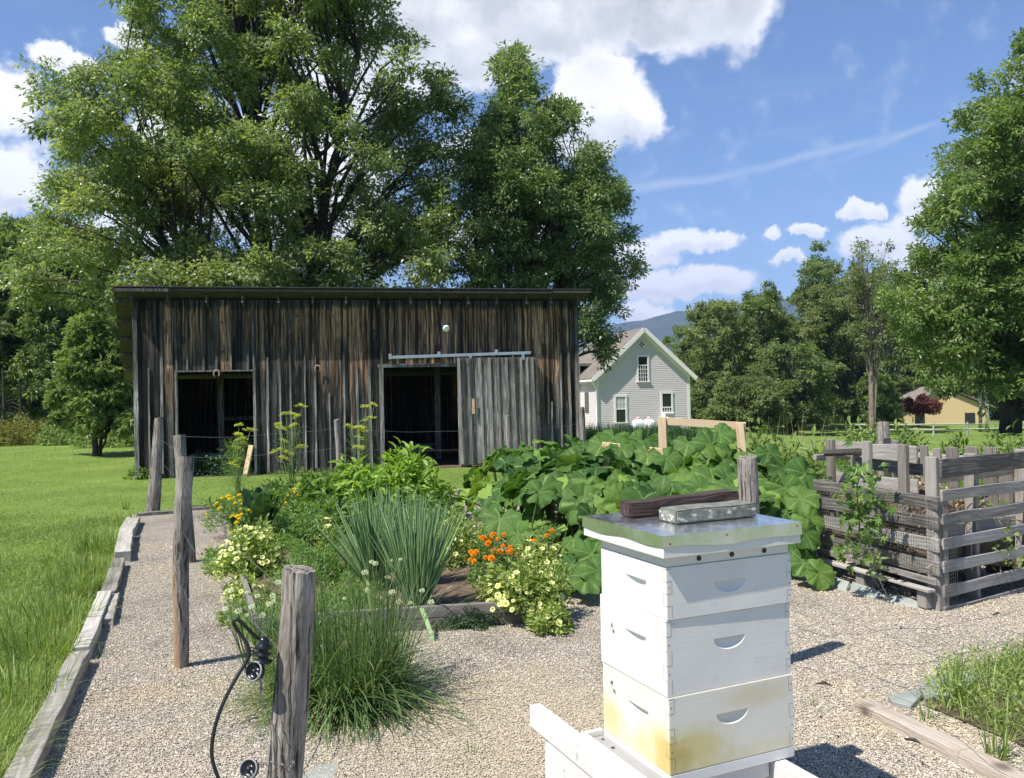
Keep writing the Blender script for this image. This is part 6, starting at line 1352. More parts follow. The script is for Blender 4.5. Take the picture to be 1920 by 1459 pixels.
vine('second bright sprout low on the mesh near the skid', [D(1640, 1062, 6.1), D(1644, 1052, 6.05)], 14, .07, m_weed, spread=.035)
vine('bright melon vine rambling inside the tall pallet side', [D(1780, 960, 6.6), D(1830, 945, 6.8), D(1890, 950, 7.0), D(1930, 940, 7.2)], 110, .1, m_weed, 'vine', 'garden_vine', spread=.12)
vine('weed growing out between the right pallet slats', [D(1870, 1010, 6.25), D(1895, 1020, 6.3), D(1880, 1045, 6.3)], 60, .05, m_weed, kind='diamond', spread=.07)
# slates
SG = 'slate slabs round the garden edges'
def slate(label, pts, z0, th, tilt=None):
    P = [Vector(p) for p in pts]; c = sum(P, Vector()) / len(P); n = (P[1] - P[0]).cross(P[2] - P[0]).normalized()
    if n.dot(EYE - c) < 0: n = -n
    v = [p - c for p in P] + [p - c - n * th for p in P]; k = len(P); f = [[i, (i + 1) % k, k + (i + 1) % k, k + i] for i in range(k)]
    mb = MB(); mb.add(v, [np.array([list(range(k))]), np.array([list(range(2 * k - 1, k - 1, -1))]), f]); o = mb.build('slate_slab', m_stone, None, False, tuple(c)); me = o.data
    bm = bmesh.new(); bm.from_mesh(me); bmesh.ops.recalc_face_normals(bm, faces=bm.faces[:]); bm.to_mesh(me); bm.free(); bevel(o, .005, 2); return tag(o, label, 'slate', SG)
def up(u, v, ub, vb):  # a point above ground point (ub,vb) seen at v
    g = G(ub, vb); return tuple(D(u, v, g.y))
slate('leftmost slate slab standing at the foot of the bin', [tuple(G(1554, 1103)), tuple(G(1584, 1112)), up(1592, 1090, 1584, 1108), up(1562, 1080, 1554, 1100)], 0, .03)
slate('long middle slate slab standing at the foot of the bin', [tuple(G(1592, 1109)), tuple(G(1652, 1130)), up(1662, 1118, 1652, 1124), up(1640, 1103, 1630, 1120), up(1598, 1090, 1592, 1106)], 0, .035)
slate('right slate slab with chipped end before the bin corner post', [tuple(G(1663, 1131)), tuple(G(1733, 1146)), up(1744, 1137, 1733, 1143), up(1738, 1127, 1730, 1141), up(1668, 1113, 1660, 1128)], 0, .04)
slate('slate lying flat at the tip of the brown timber', [tuple(G(1664, 1303, .03)), tuple(G(1722, 1290, .04)), tuple(G(1728, 1302, .04)), tuple(G(1708, 1324, .03)), tuple(G(1672, 1314, .03))], 0, .03)
slate('large curved slate half hidden by the corner grass', [tuple(G(1724, 1282, .05)), tuple(G(1760, 1262, .06)), tuple(G(1822, 1256, .06)), tuple(G(1830, 1272, .06)), tuple(G(1800, 1300, .05)), tuple(G(1735, 1308, .05))], 0, .04)
slate('flat slate in the gravel behind the near post', [tuple(G(585, 1436, .012)), tuple(G(632, 1428, .012)), tuple(G(636, 1446, .012)), tuple(G(600, 1475, .012)), tuple(G(560, 1470, .012))], 0, .03)

# ------------------------------------------------------------------ bottom right bed
timber('long brown split timber edging the grassy corner bed', g2(1618, 1318, .04), g2(1990, 1500, .05), .095, .06, m_timber_b, jag=.008, name='split_timber')
gb = [g2(1735, 1330)[:2], g2(1760, 1275)[:2], g2(1840, 1252)[:2], g2(2100, 1190)[:2], (4.2, 3.2), (2.6, 2.7)]
flat('garden_soil', gb, .02, m_soil)
def fill_poly(poly, n):
    P = np.array(poly); lo_, hi_ = P.min(0), P.max(0); o = np.zeros((0, 2))
    while len(o) < n:
        q = rng.uniform(lo_, hi_, (n * 2, 2)); q = q[inpoly(q[:, 0], q[:, 1], poly)]; o = np.concatenate([o, q])
    return o[:n]
mb = MB(); grass_patch(mb, fill_poly(gb, 5200), .24, .006, .5, .45, .02, 4); tag(mb.build('corner_grass', m_grass, None), kind='stuff')
mb = MB(); q = fill_poly(gb, 9000); n = len(q); leaves(mb, np.stack([q[:, 0], q[:, 1], rng.uniform(.02, .15, n)], -1), rng.normal(size=(n, 3)) + np.array([0, 0, .3]), rng.normal(size=(n, 3)) * .5 + np.array([0, 0, 1]), rng.uniform(.015, .035, n), rng.uniform(.008, .015, n), rng.uniform(.3, 1, n)); tag(mb.build('ground_cover', m_weed, None), kind='stuff')
def tuft(name, label, c, n, h, w, spread, droop, mat, cat='grass tuft', group=None, z=0.0, rad=.04, nseg=6, wild=.5, extra=()):
    t = empty(name, (c[0], c[1], z), 0, label, cat, group); mb = MB()
    for (n, h, w, spread, droop) in ((n, h, w, spread, droop),) + tuple(extra):
        a = rng.uniform(0, 2 * PI, n); r = rad * np.sqrt(rng.uniform(0, 1, n)); s = np.abs(rng.normal(0, spread, n))
        b = np.stack([np.cos(a) * r, np.sin(a) * r, 0 * a], -1); a2 = a + rng.normal(0, wild, n); d = np.stack([np.cos(a2) * s, np.sin(a2) * s, np.ones(n)], -1)
        arcs(mb, b, d, h * rng.uniform(.35, 1.2, n), w * rng.uniform(.6, 1.4, n), droop * rng.uniform(.1, 1.7, n) * (.25 + s), np.clip(rng.normal(.45, .25, n), 0, 1), nseg, .8)
    mb.build('blades', mat, t); return t
tuft('grass_tuft', 'grass tuft arching over the brown timber', g2(1868, 1425), 40, .3, .007, .5, .6, m_grass, group='tufts at the timber edges')
tuft('grass_tuft', 'small yellow green tuft at the middle of the brown timber', g2(1735, 1352), 16, .16, .006, .5, .6, m_grass, group='tufts at the timber edges')
tuft('grass_tuft', 'tall dark tuft beside the slates in the corner bed', g2(1790, 1318), 60, .3, .007, .35, .5, m_grass, group='tufts at the timber edges')
for u, v, lab in ((252, 985, 'low weed sprig against the far left border block'), (575 * .41 + 0, 955, 'grass tuft left of the farthest left post')): tuft('grass_tuft', lab, g2(u, v), 40, .22, .01, .5, .6, m_grass, group='tufts at the timber edges')

# ------------------------------------------------------------------ raised bed
F0 = Vector((-1.75, 5.50, 0)); F1 = Vector((.31, 5.86, 0)); BL = Vector((-4.15, 11.7, 0)); BR = Vector((-.95, 11.9, 0))
rb = empty('raised_bed', (0, 0, 0), 0, 'timber raised garden bed full of onions and flowers', 'raised bed')
def pt(p, q, z): timber(None, p, q, .042, .083, m_bedwood, z, 'side_board', jag=.002, parent=rb)
for z in (0.0, .086): pt(F0, F1, z); pt(F0 + Vector((0, .05, 0)), BL, z); pt(F1 + Vector((0, .05, 0)), BR, z); pt(BL, BR, z)
bedpoly = [(F0.x + .03, F0.y + .03), (F1.x - .03, F1.y + .03), (BR.x, BR.y), (BL.x, BL.y)]
flat('garden_soil', bedpoly, .125, m_soil)
ZS = .125
def gs(u, v): p = G(u, v, ZS); return (p.x, p.y)
mb = MB(); q = fill_poly(bedpoly, 2500); n = len(q); arcs(mb, np.stack([q[:, 0], q[:, 1], np.full(n, ZS + .003)], -1), np.stack([rng.normal(size=n), rng.normal(size=n), rng.uniform(0, .15, n)], -1), rng.uniform(.03, .12, n), rng.uniform(.003, .007, n), rng.uniform(0, .1, n), rng.uniform(0, 1, n), 2, .4); tag(mb.build('mulch', m_straw, None), kind='stuff')
# onions
def onion(label, c, n, h, lean, seed):
    rs = np.random.default_rng(seed); t = empty('onion_clump', (c[0], c[1], ZS), 0, label, 'onion plant', 'tall clumps of onion leaves'); mb = MB(); bu = MB()
    for i in range(n):
        a = rs.uniform(0, 2 * PI); r = .07 * math.sqrt(rs.uniform(0, 1)); s = abs(rs.normal(0, .25)); b = np.array([math.cos(a) * r, math.sin(a) * r * .8, 0])
        d = np.array([math.cos(a) * s + lean[0] + rs.normal(0, .06), math.sin(a) * s + lean[1] + rs.normal(0, .06), 1.0]); d /= np.linalg.norm(d); L_ = h * rs.uniform(.55, 1.08); w = rs.uniform(.0055, .0095)
        cv = rs.uniform(-.02, .07); side = np.array([d[0], d[1], 0]); pts = [b + d * L_ * q_ + side * cv * q_ * q_ * 2 for q_ in (0, .2, .45, .7, .9, 1)]
        mb.tube(pts, [w * .9, w * 1.15, w, w * .8, w * .45, w * .12], 6, rs.uniform(.1, .95), cap=False)
    mb.build('leaf_blades', m_onion, t, True)
    for i in range(7): a = i * .9; bu.tube([(math.cos(a) * .05, math.sin(a) * .04, -.02), (math.cos(a) * .055, math.sin(a) * .045, .03), (math.cos(a) * .06, math.sin(a) * .05, .08)], [.016, .013, .007], 7)
    bu.build('bulbs', m_bulb, t, True); return t
m_bulb = leaf_mat('onion_bulb', (.4, .3, .15), (.5, .45, .25), (.6, .55, .35), .1)
onion('front right onion clump nearest the bed board', gs(783, 1140), 150, .75, (.0, .0), 1)
onion('left onion clump fanning out toward the petunias', gs(705, 1105), 140, .74, (-.14, .03), 2)
onion('onion clump behind the front one leaning right', gs(800, 1095), 90, .68, (.02, .05), 3)
onion('onion clump filling the middle behind the two others', gs(740, 1068), 90, .70, (-.04, .05), 4)
bl = MB(); P = smooth([pxp(790, 1140, 5.62), pxp(800, 1165, 5.5), pxp(810, 1195, 5.42), pxp(817, 1226, 5.38)], 6)
arcs_w = .02; V = []
for i, p_ in enumerate(P): w = .016 * (1 - (i / len(P)) ** 3 * .9); V += [p_ - np.array([w, 0, 0]), p_ + np.array([w, -.003, 0])]
bl.add(V, [[2 * i, 2 * i + 1, 2 * i + 3, 2 * i + 2] for i in range(len(P) - 1)], .8); tag(bl.build('fallen_leaf_blade', m_onion, None), 'broad pale onion leaf hanging over the front bed board', 'leaf')

# flowers as parts
def petunia_mesh():
    mb = MB(); n = 20; V = [(0, 0, -.018)]
    for r_, z in ((.006, -.01), (.013, -.001), (.024, .002)):
        for i in range(n): a = 2 * PI * i / n; rr = r_ * (1 + (.09 * math.cos(5 * a) if r_ > .02 else 0)); V.append((rr * math.cos(a), rr * math.sin(a), z + (.002 * math.cos(5 * a) if r_ > .02 else 0)))
    f3 = [[0, 1 + (i + 1) % n, 1 + i] for i in range(n)]; f4 = [[1 + k * n + i, 1 + k * n + (i + 1) % n, 1 + (k + 1) * n + (i + 1) % n, 1 + (k + 1) * n + i] for k in range(2) for i in range(n)]
    rn = np.array([0.0] + [.1] * n + [.5] * n + [.9] * n); mb.add(V, [f3, f4], rn); o = mb.build('tmp', m_petu); me = o.data; bpy.data.objects.remove(o); return me
def pompom_mesh(mat, R_=.02):
    mb = MB(); n = 130; d = rand_dir(n); d[:, 2] = abs(d[:, 2]) * .8; P = d * R_ * .55; leaves(mb, P, d + rng.normal(size=d.shape) * .25, np.tile([0, 0, 1.0], (n, 1)) + rng.normal(size=d.shape) * .3, np.full(n, R_ * .75), np.full(n, R_ * .5), rng.uniform(0, 1, n))
    o = mb.build('tmp', mat); me = o.data; bpy.data.objects.remove(o); return me
def umbel_mesh(mat, R_=.022, n=70, flat_=.5):
    mb = MB(); d = rand_dir(n); P = d * R_ * np.array([1, 1, flat_]); leaves(mb, P, rand_dir(n), d, np.full(n, R_ * .42), np.full(n, R_ * .36), rng.uniform(0, 1, n)); o = mb.build('tmp', mat); me = o.data; bpy.data.objects.remove(o); return me
ME_P = petunia_mesh(); ME_Y = pompom_mesh(m_mary); ME_O = pompom_mesh(m_maro, .021); ME_W = umbel_mesh(m_white_fl, .024, 90, .6)
def flowers(t, n, rx, ry, h, me, name='flower', smin=.8, smax=1.25, face=(0, -.35, .6), top=False, seed=0, front=.2):
    rs = random.Random(seed)
    for i in range(n):
        while True:
            d = Vector((rs.gauss(0, 1), rs.gauss(0, 1), abs(rs.gauss(0, 1)))).normalized()
            if d.y < front and (not top or d.z > .45): break
        p = Vector((d.x * rx, d.y * ry, d.z * h)) * rs.uniform(.95, 1.12); dirn = Vector((d.x, d.y, d.z)) * .8 + Vector(face) + Vector((rs.uniform(-.3, .3), rs.uniform(-.3, .3), rs.uniform(-.2, .3)))
        o = bpy.data.objects.new(name, me); C.objects.link(o); o.parent = t; o.location = p; o.rotation_euler = dirn.to_track_quat('Z', 'Y').to_euler(); s = rs.uniform(smin, smax); o.scale = (s, s, s)
def petunia(label, c, rx, ry, h, n, nf, seed, z=ZS, sc_=1.0):
    t = herb('petunia_plant', label, c, rx, ry, h, n, .045, .022, m_pet_leaf, 'petunia', 'leaf6', 'pale yellow petunias', z=z, stems=20, shell=.4); flowers(t, min(100, int(nf * 1.6)), rx, ry, h, ME_P, smin=.5 * sc_, smax=1.05 * sc_, seed=seed); return t
m_pet_leaf = leaf_mat('petunia_leaf', (.12, .19, .04), (.26, .34, .09), (.52, .54, .22), .4)
petunia('big pale yellow petunia mound spilling onto the left path', gs(472, 1072), .27, .36, .36, 3000, 46, 1)
petunia('low petunia trailing at the foot of the left mound', gs(462, 1100), .17, .2, .14, 700, 10, 2, .03)
petunia('pale yellow petunia spilling over the bed corner by the hive', gs(985, 1132), .29, .26, .27, 3000, 38, 3)
petunia('petunia hanging down outside the right bed corner', gs(1028, 1150), .13, .16, .14, 900, 8, 31, .02)
petunia('petunia in front of the squash beside the orange marigolds', gs(1010, 1085), .26, .26, .30, 1500, 26, 4)
petunia('thin petunia right of the onions with scattered blooms', gs(858, 1050), .26, .4, .36, 2400, 16, 5)
petunia('single stemmed petunia between carrots and onions', gs(610, 1070), .10, .12, .42, 300, 3, 6)
def marigold(label, c, rx, ry, h, n, nf, me, seed, z=ZS):
    t = herb('marigold_plant', label, c, rx, ry, h, n, .04, .012, m_garden, 'marigold', 'diamond', 'marigolds in the raised bed', z=z); flowers(t, nf, rx, ry, h, me, top=True, seed=seed, smin=.7, smax=1.2); return t
marigold('orange marigolds right of the onions', gs(928, 1090), .22, .24, .36, 2000, 26, ME_O, 7)
marigold('a few orange marigolds before the squash leaves', gs(1022, 1062),   .12, .12, .36, 600, 4, ME_O, 71)
marigold('yellow marigolds at the far left corner of the bed', gs(438, 990), .32, .4, .35, 1800, 26, ME_Y, 8)
marigold('yellow marigolds in front of the tall grey green stems', gs(575, 968), .28, .3, .38, 1500, 14, ME_Y, 9)
marigold('lone yellow marigold above the left petunia mound', gs(465, 1040), .16, .16, .42, 500, 6, ME_Y, 10)
# other bed plants
herb('carrot_plant', 'feathery bright green carrot tops behind the near post', gs(600, 1085), .40, .38, .40, 7000, .05, .010, m_feather, 'carrot', group='feathery carrot tops')
herb('carrot_plant', 'feathery carrot tops farther back toward the marigolds', gs(560, 1020), .42, .5, .42, 5200, .06, .012, m_feather, 'carrot', group='feathery carrot tops')
herb('carrot_plant', 'loose feathery greens left of the front onions', gs(648, 1135), .28, .26, .26, 3000, .05, .010, m_feather, 'carrot', group='feathery carrot tops')
herb('herb_plant', 'low dark thyme mat at the front board of the bed', gs(872, 1140), .24, .16, .15, 4500, .022, .009, m_dark, 'herb')
herb('herb_plant', 'basil like bush behind the carrots', gs(600, 1000), .5, .5, .42, 2600, .11, .045, m_garden, 'herb', 'leaf6')
herb('pepper_plant', 'tallest bright green pepper bush before the open barn door', gs(735, 985), .72, .55, .86, 3800, .15, .05, m_pepper, 'pepper plant', 'leaf6', 'bushy pepper plants', hang=.8)
herb('pepper_plant', 'darker pepper bush left of the tallest one', gs(640, 980), .5, .45, .66, 2200, .16, .055, m_garden, 'pepper plant', 'leaf6', 'bushy pepper plants', hang=.7)
herb('pepper_plant', 'lower pepper bush right of the onion tips', gs(808, 1000), .42, .5, .52, 1700, .12, .045, m_garden, 'pepper plant', 'leaf6', 'bushy pepper plants', hang=.6)
herb('pepper_plant', 'pepper bush hidden behind the onion leaves', gs(760, 1030), .5, .5, .45, 1500, .12, .045, m_garden, 'pepper plant', 'leaf6', 'bushy pepper plants', hang=.6)
herb('weed_patch', 'low green weeds at the front left of the bed', gs(600, 1150), .55, .25, .16, 2600, .04, .015, m_garden, 'weeds')
herb('weed_patch', 'low weeds along the left bed board', gs(440, 1035), .3, .5, .18, 1500, .05, .02, m_garden, 'weeds')
herb('weed_patch', 'dark leafy weeds at the back of the bed', (-2.5, 11.0), 1.3, .6, .38, 3000, .1, .04, m_garden, 'weeds', 'leaf6', z=ZS)
def beet(label, c, n, h, seed):
    rs = np.random.default_rng(seed); t = empty('leafy_beet', (c[0], c[1], ZS), 0, label, 'leaf vegetable'); mb = MB(); ms = MB()
    for i in range(n):
        a = rs.uniform(0, 2 * PI) ; s = rs.uniform(.05, .38); d = np.array([math.cos(a) * s, math.sin(a) * s, 1.]); d /= np.linalg.norm(d); L_ = h * rs.uniform(.6, 1.1); sd_ = np.cross(d, [0, 0, 1.]); sd_ /= np.linalg.norm(sd_); V = []; k = 14
        for j in range(k + 1):
            t_ = j / k; c_ = d * L_ * t_ + np.array([d[0], d[1], -.5]) * .25 * L_ * t_ * t_; w = 0.006 if t_ < .3 else .085 * math.sin((t_ - .3) / .7 * PI) ** .6 + .004; wv = .02 * math.sin(j * 2.1 + i) if t_ > .35 else 0
            nn = np.cross(sd_, d); V += [c_ - sd_ * w + nn * (wv + .02), c_, c_ + sd_ * w + nn * (-wv + .02)]
        f = [[3 * j + q, 3 * j + q + 1, 3 * j + 4 + q, 3 * j + 3 + q] for j in range(k) for q in (0, 1)]; mb.add(V, f, rs.uniform(.1, .8)); ms.tube([V[3 * j + 1] for j in range(k + 1)], [.008 * (1 - .8 * j / k) for j in range(k + 1)], 5)
    mb.build('leaf', m_beet, t, True); ms.build('stem', m_stem, t, True)
m_beet = leaf_mat('beet_leaf', (.02, .06, .015), (.045, .11, .025), (.12, .2, .05), .25, rough=.35)
beet('tall crinkled dark leaf vegetable left of the bed', gs(487, 1030), 11, .74, 3)
beet('lower dark broad leaf plant touching the left path', gs(455, 1030), 6, .35, 4)
def dill(label, c, h, n, seed, thick=1.0):
    rs = random.Random(seed); t = empty('dill_plant', (c[0], c[1], ZS), 0, label, 'dill', 'tall yellow dill plants'); ms = MB(); mu = MB(); mf = MB()
    hs = []
    for i in range(n):
        a = rs.uniform(0, 6.28); r_ = rs.uniform(.02, .22); z = h * rs.uniform(.5, 1.0) if i else h; p = np.array([math.cos(a) * r_, math.sin(a) * r_, z]); ms.tube([(0.01 * i, 0, 0), (p[0] * .3, p[1] * .3, z * .5), tuple(p - np.array([0, 0, .05]))], [.006, .004, .003], 5); R_ = rs.uniform(.045, .10); tx = rs.uniform(-.5, .5)
        for j in range(16): b = j / 16 * 6.28; q_ = rs.uniform(.3, 1); e = p + np.array([math.cos(b) * R_ * q_, math.sin(b) * R_ * q_, -.035 * q_ * q_ + tx * math.cos(b) * q_ * R_ + rs.uniform(-.01, .01)]); ms.tube([tuple(p - np.array([0, 0, .05])), tuple(e)], .0012, 3, cap=False); m_ = 12; o = rng.normal(size=(m_, 3)) * np.array([.012, .012, .004]); leaves(mu, e + o, rand_dir(m_), np.tile([0, 0, 1.], (m_, 1)) + rng.normal(size=(m_, 3)) * .5, np.full(m_, .012), np.full(m_, .010), rng.uniform(0, 1, m_))
    k = int(700 * thick); zz = rng.uniform(.15, .8, k) * h; a = rng.uniform(0, 6.28, k); r_ = rng.uniform(0, .22, k); P = np.stack([np.cos(a) * r_, np.sin(a) * r_, zz], -1); leaves(mf, P, rng.normal(size=(k, 3)) + np.array([0, 0, .4]), rand_dir(k), np.full(k, .07), np.full(k, .004), rng.uniform(0, 1, k))
    ms.build('stem', m_stem, t, True); mu.build('flower_head', m_dill, t); mf.build('foliage', m_feather, t); return t
def dpos(u, y): return ((u - 960) / F * y, y)
dill('tall dill with stacked yellow heads before the barn centre', dpos(543, 11.2), 1.42, 12, 1)
dill('tall dill with large yellow heads left of the open barn door', dpos(674, 11.3), 1.42, 11, 2)
dill('leafy dill in front of the left barn opening', dpos(440, 11.9), 1.16, 10, 3, 2.5)
# asparagus ferns / greens inside left opening foreground
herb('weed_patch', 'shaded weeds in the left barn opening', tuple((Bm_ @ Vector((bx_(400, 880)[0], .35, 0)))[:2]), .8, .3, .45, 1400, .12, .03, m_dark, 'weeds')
herb('weed_patch', 'light green weeds at the barn corner foot', g2(268, 898)[:2], .35, .2, .25, 500, .09, .03, m_weed, 'weeds')
for i, (u, v, w_) in enumerate(((560, 893, .6), (640, 892, .5), (690, 888, .45))): herb('weed_patch', ('low weeds at the barn wall left of centre', 'low weeds at the barn wall near the slim post', 'low weeds at the barn wall beside the open door')[i], g2(u, v)[:2], w_, .12, .16, 260, .08, .02, m_weed, 'weeds')
# chives in the foreground
cx_, cy_ = G(618, 1345)[:2]
m_chive2 = leaf_mat('pale_chive_blade', (0.09, 0.15, 0.03), (0.17, 0.25, 0.06), (0.34, 0.4, 0.14), 0.35)
tuft('chive_clump', 'large arching clump of garlic chives behind the near post', (cx_ + .06, cy_ + .2), 2100, .74, .0068, .75, 1.2, m_chive, 'chives', z=0, rad=.24, nseg=9, wild=1.0, extra=((420, .62, .011, .8, 1.5), (260, .8, .0045, .35, .5)))
tuft('chive_clump', 'lighter side of the chives showing left of the near post', (cx_ - .2, cy_ + .22), 420, .62, .006, .75, 1.2, m_chive2, 'chives', z=0, rad=.16, nseg=9, wild=.9, extra=((120, .55, .010, .8, 1.5),))
def scapes(label, c, n, h, seed, spread=.16):
    rs = random.Random(seed); t = empty('flowering_chives', (c[0], c[1], 0), 0, label, 'chives', 'flowering garlic chives'); mb = MB()
    for i in range(n):
        a = rs.uniform(0, 6.28); r_ = spread * math.sqrt(rs.random()); b = Vector((math.cos(a) * r_ * .5, math.sin(a) * r_ * .5, 0)); e = Vector((math.cos(a) * r_ * 1.5 + rs.uniform(-.05, .05), math.sin(a) * r_ * 1.2, h * rs.uniform(.78, 1.05)))
        mb.tube([b, b * .5 + e * .5 + Vector((rs.uniform(-.02, .02), 0, .02)), e], [.003, .0025, .002], 5)
        if i % 4 == 0 or (i % 2 == 0 and spread < .16):
            o = bpy.data.objects.new('flower_head', ME_W); C.objects.link(o); o.parent = t; o.location = e; s = rs.uniform(.45, .85); o.scale = (s, s, s)
    mb.build('stalk', m_chive, t, True)
scapes('white flowering chives left of the near post', (G(520, 1240)[0] - .02, cy_ + .62), 40, .50, 1, .15)
scapes('white flowering chives between the near post and the onions', (cx_ + .2, cy_ + .62), 34, .54, 2, .22)
scapes('pair of white chive heads before the onions', gs(735, 1150), 10, .5, 3, .1)

# ------------------------------------------------------------------ squash
def squash_template(seed):
    rs = np.random.default_rng(seed); ph0, ph1, ph2 = rs.uniform(0, 6.28, 3); cur = rs.uniform(.02, .10); n = 40; rings = (.3, .62, .85, 1.0); V = [(0, 0, 0)]; vein = [1.0]; lob = np.array([0, 48, -48, 100, -100, 148, -148])
    for r_ in rings:
        for i in range(n):
            a = -180 + 360 * (i + .5) / n; near = np.min(abs(a - lob)); 
            rr = .5 * (1 - .13 * (near / 26) ** 1.3 * (r_ ** 2)); rr *= (1.05 - .16 * (abs(a) / 180) ** 2); 
            if abs(a) > 165: rr *= .35 + .0 * r_
            rr *= 1 + .05 * rs.normal() * (r_ > .9)
            z = .30 * (r_ * .5) - .62 * (r_ * .5) ** 2 + .055 * r_ * r_ * math.cos(R(a) * 5 + ph0) + .03 * r_ ** 3 * math.cos(R(a) * 11 + ph1) + cur * r_ * r_ * math.cos(R(a) * 2 + ph2) - (.045 * r_ if near < 5 else 0)
            V.append((rr * r_ * math.sin(R(a)), rr * r_ * math.cos(R(a)) , z)); vein.append(1.0 if near < 5 and r_ < .95 else 0.0)
    f3 = [[0, 1 + i, 1 + i + 1] for i in range(n - 1)]; f4 = [[1 + k * n + i, 1 + (k + 1) * n + i, 1 + (k + 1) * n + i + 1, 1 + k * n + i + 1] for k in range(len(rings) - 1) for i in range(n - 1)]
    return np.array(V), np.array(vein), np.array(f3), np.array(f4)
SQ = [squash_template(i) for i in range(9)]
sqpoly = [(-.75, 11.2), (-.35, 8.8), (.12, 7.6), (.75, 6.75), (1.6, 6.55), (2.35, 6.75), (2.55, 7.6), (2.95, 8.6), (3.5, 10.0), (3.6, 11.6), (2.2, 12.6), (.4, 12.6)]
E_ = np.array(sqpoly + sqpoly[:1])
def sq_edge(x, y):
    a = E_[:-1]; b = E_[1:]; ab = b - a; t = np.clip(((np.array([x, y]) - a) * ab).sum(1) / ((ab ** 2).sum(1) + 1e-9), 0, 1); return np.linalg.norm(a + ab * t[:, None] - np.array([x, y]), axis=1).min()
def squash_plant(label, cx, cy, rad, n, seed, hmax=.85):
    rs = np.random.default_rng(seed); t = empty('squash_plant', (cx, cy, 0), 0, label, 'squash plant', 'large leaved squash plants'); mb = MB(); st = MB(); ve = []; k = 0; tries = 0
    while k < n and tries < 4000:
        tries += 1; a = rs.uniform(0, 2 * PI); r_ = rad * math.sqrt(rs.uniform(0, 1)); x = cx + math.cos(a) * r_; y = cy + math.sin(a) * r_
        if not inpoly(np.array([x]), np.array([y]), sqpoly)[0]: continue
        e = sq_edge(x, y); top = min(hmax, .34 + 1.3 * e) ; z = top * rs.uniform(.5, 1.0) ** .5; z = z if rs.random() > .2 or e > .4 else z * .45
        out_ = np.array([(x - 1.2) * .5, (y - 9.2) * .35, 0.0]); out_ = out_ / (1 + np.linalg.norm(out_)); steep = max(0, 1 - e / .8)
        nr = np.array([rs.normal(0, .55), rs.normal(0, .55) - .25, 1.0]) + out_ * (.3 + 2.0 * steep); nr /= np.linalg.norm(nr)
        d = rs.normal(size=3); d[2] = 0; d = d + out_ * 1.5; d = d - nr * d.dot(nr); d /= np.linalg.norm(d); sd_ = np.cross(d, nr)
        V, vn, f3, f4 = SQ[rs.integers(9)]; s = rs.uniform(.25, .47) * (1.0 if z > .3 else .8)
        c = np.array([x - cx, y - cy, z]); P = c + s * (V[:, 0:1] * sd_ + V[:, 1:2] * d + V[:, 2:3] * nr * (1.0 + .5 * rs.normal() * .3)); P[:, 2] = np.maximum(P[:, 2], .015)
        mb.add(P, [f3, f4], float(np.clip(rs.normal(.42, .30), 0, 1))); ve.append(vn)
        b = np.array([(x - cx) * .75 - d[0] * .15, (y - cy) * .75 - d[1] * .15, .02]); st.tube([b, (b + c) / 2 + np.array([0, 0, .06]), c], [.011, .009, .007], 6, cap=False); k += 1
    o = mb.build('foliage', m_squash, t, True); at_ = o.data.attributes.new('vein', 'FLOAT', 'POINT'); at_.data.foreach_set('value', np.concatenate(ve).astype(np.float32)); st.build('stem', m_stem, t, True); return t
for i, (x, y, r_, n, h, lab) in enumerate(((0.35, 8.6, .95, 84, .70, 'squash plant at the left front of the patch by the bed'), (1.35, 7.6, .95, 88, .70, 'squash plant right behind the hive lid'), (2.25, 7.7, .8, 58, .78, 'squash plant between the hive and the compost bin'),
        (0.2, 10.6, 1.2, 84, .85, 'squash plant at the back left beside the barn door'), (1.3, 9.6, 1.1, 80, .9, 'squash plant in the middle of the patch'), (2.6, 9.4, 1.0, 64, .9, 'squash plant before the pine frame leg'), (1.5, 11.4, 1.2, 66, .95, 'squash plant at the back under the pine frame'), (3.0, 11.0, .9, 38, .9, 'squash plant at the back right of the patch'))):
    squash_plant(lab, x, y, r_, n, 40 + i, h)
# a trailing shoot by the bin and low leaves near the hive
def loose_leaves(label, L_):
    p0 = L_[0]; base = G(p0[0], p0[1] + 25); t = empty('squash_plant', (base.x, base.y, 0), 0, label, 'squash plant', 'large leaved squash plants'); mb = MB(); ve = []; st = MB()
    for (u, v, y, s, nx_, ny_) in L_:
        c = np.array(D(u, v, y)) - np.array([base.x, base.y, 0]); nr = np.array([nx_, ny_, 1.]); nr /= np.linalg.norm(nr); d = np.array([random.uniform(-1, 1), -1.0, 0]); d = d - nr * d.dot(nr); d /= np.linalg.norm(d); sd_ = np.cross(d, nr); V, vn, f3, f4 = SQ[random.randrange(9)]
        mb.add(c + s * (V[:, 0:1] * sd_ + V[:, 1:2] * d + V[:, 2:3] * nr), [f3, f4], random.uniform(.15, .6)); ve.append(vn); st.tube([(0, .3, .02), c * .5 + np.array([0, .1, .1]), c], [.011, .009, .007], 6, cap=False)
    o = mb.build('foliage', m_squash, t, True); at_ = o.data.attributes.new('vein', 'FLOAT', 'POINT'); at_.data.foreach_set('value', np.concatenate(ve).astype(np.float32)); st.build('stem', m_stem, t, True)
loose_leaves('squash shoot hanging beside the left end of the bin', [(1515, 975, 6.9, .3, .3, -1.4), (1510, 1000, 6.75, .3, .5, -1.6), (1508, 1055, 6.7, .28, -.2, -1.2), (1535, 1075, 6.6, .28, .3, -1.5), (1500, 935, 7.1, .32, -.2, -1.0), (1470, 915, 7.4, .4, .1, -1.1), (1475, 960, 7.2, .36, .2, -1.3)])
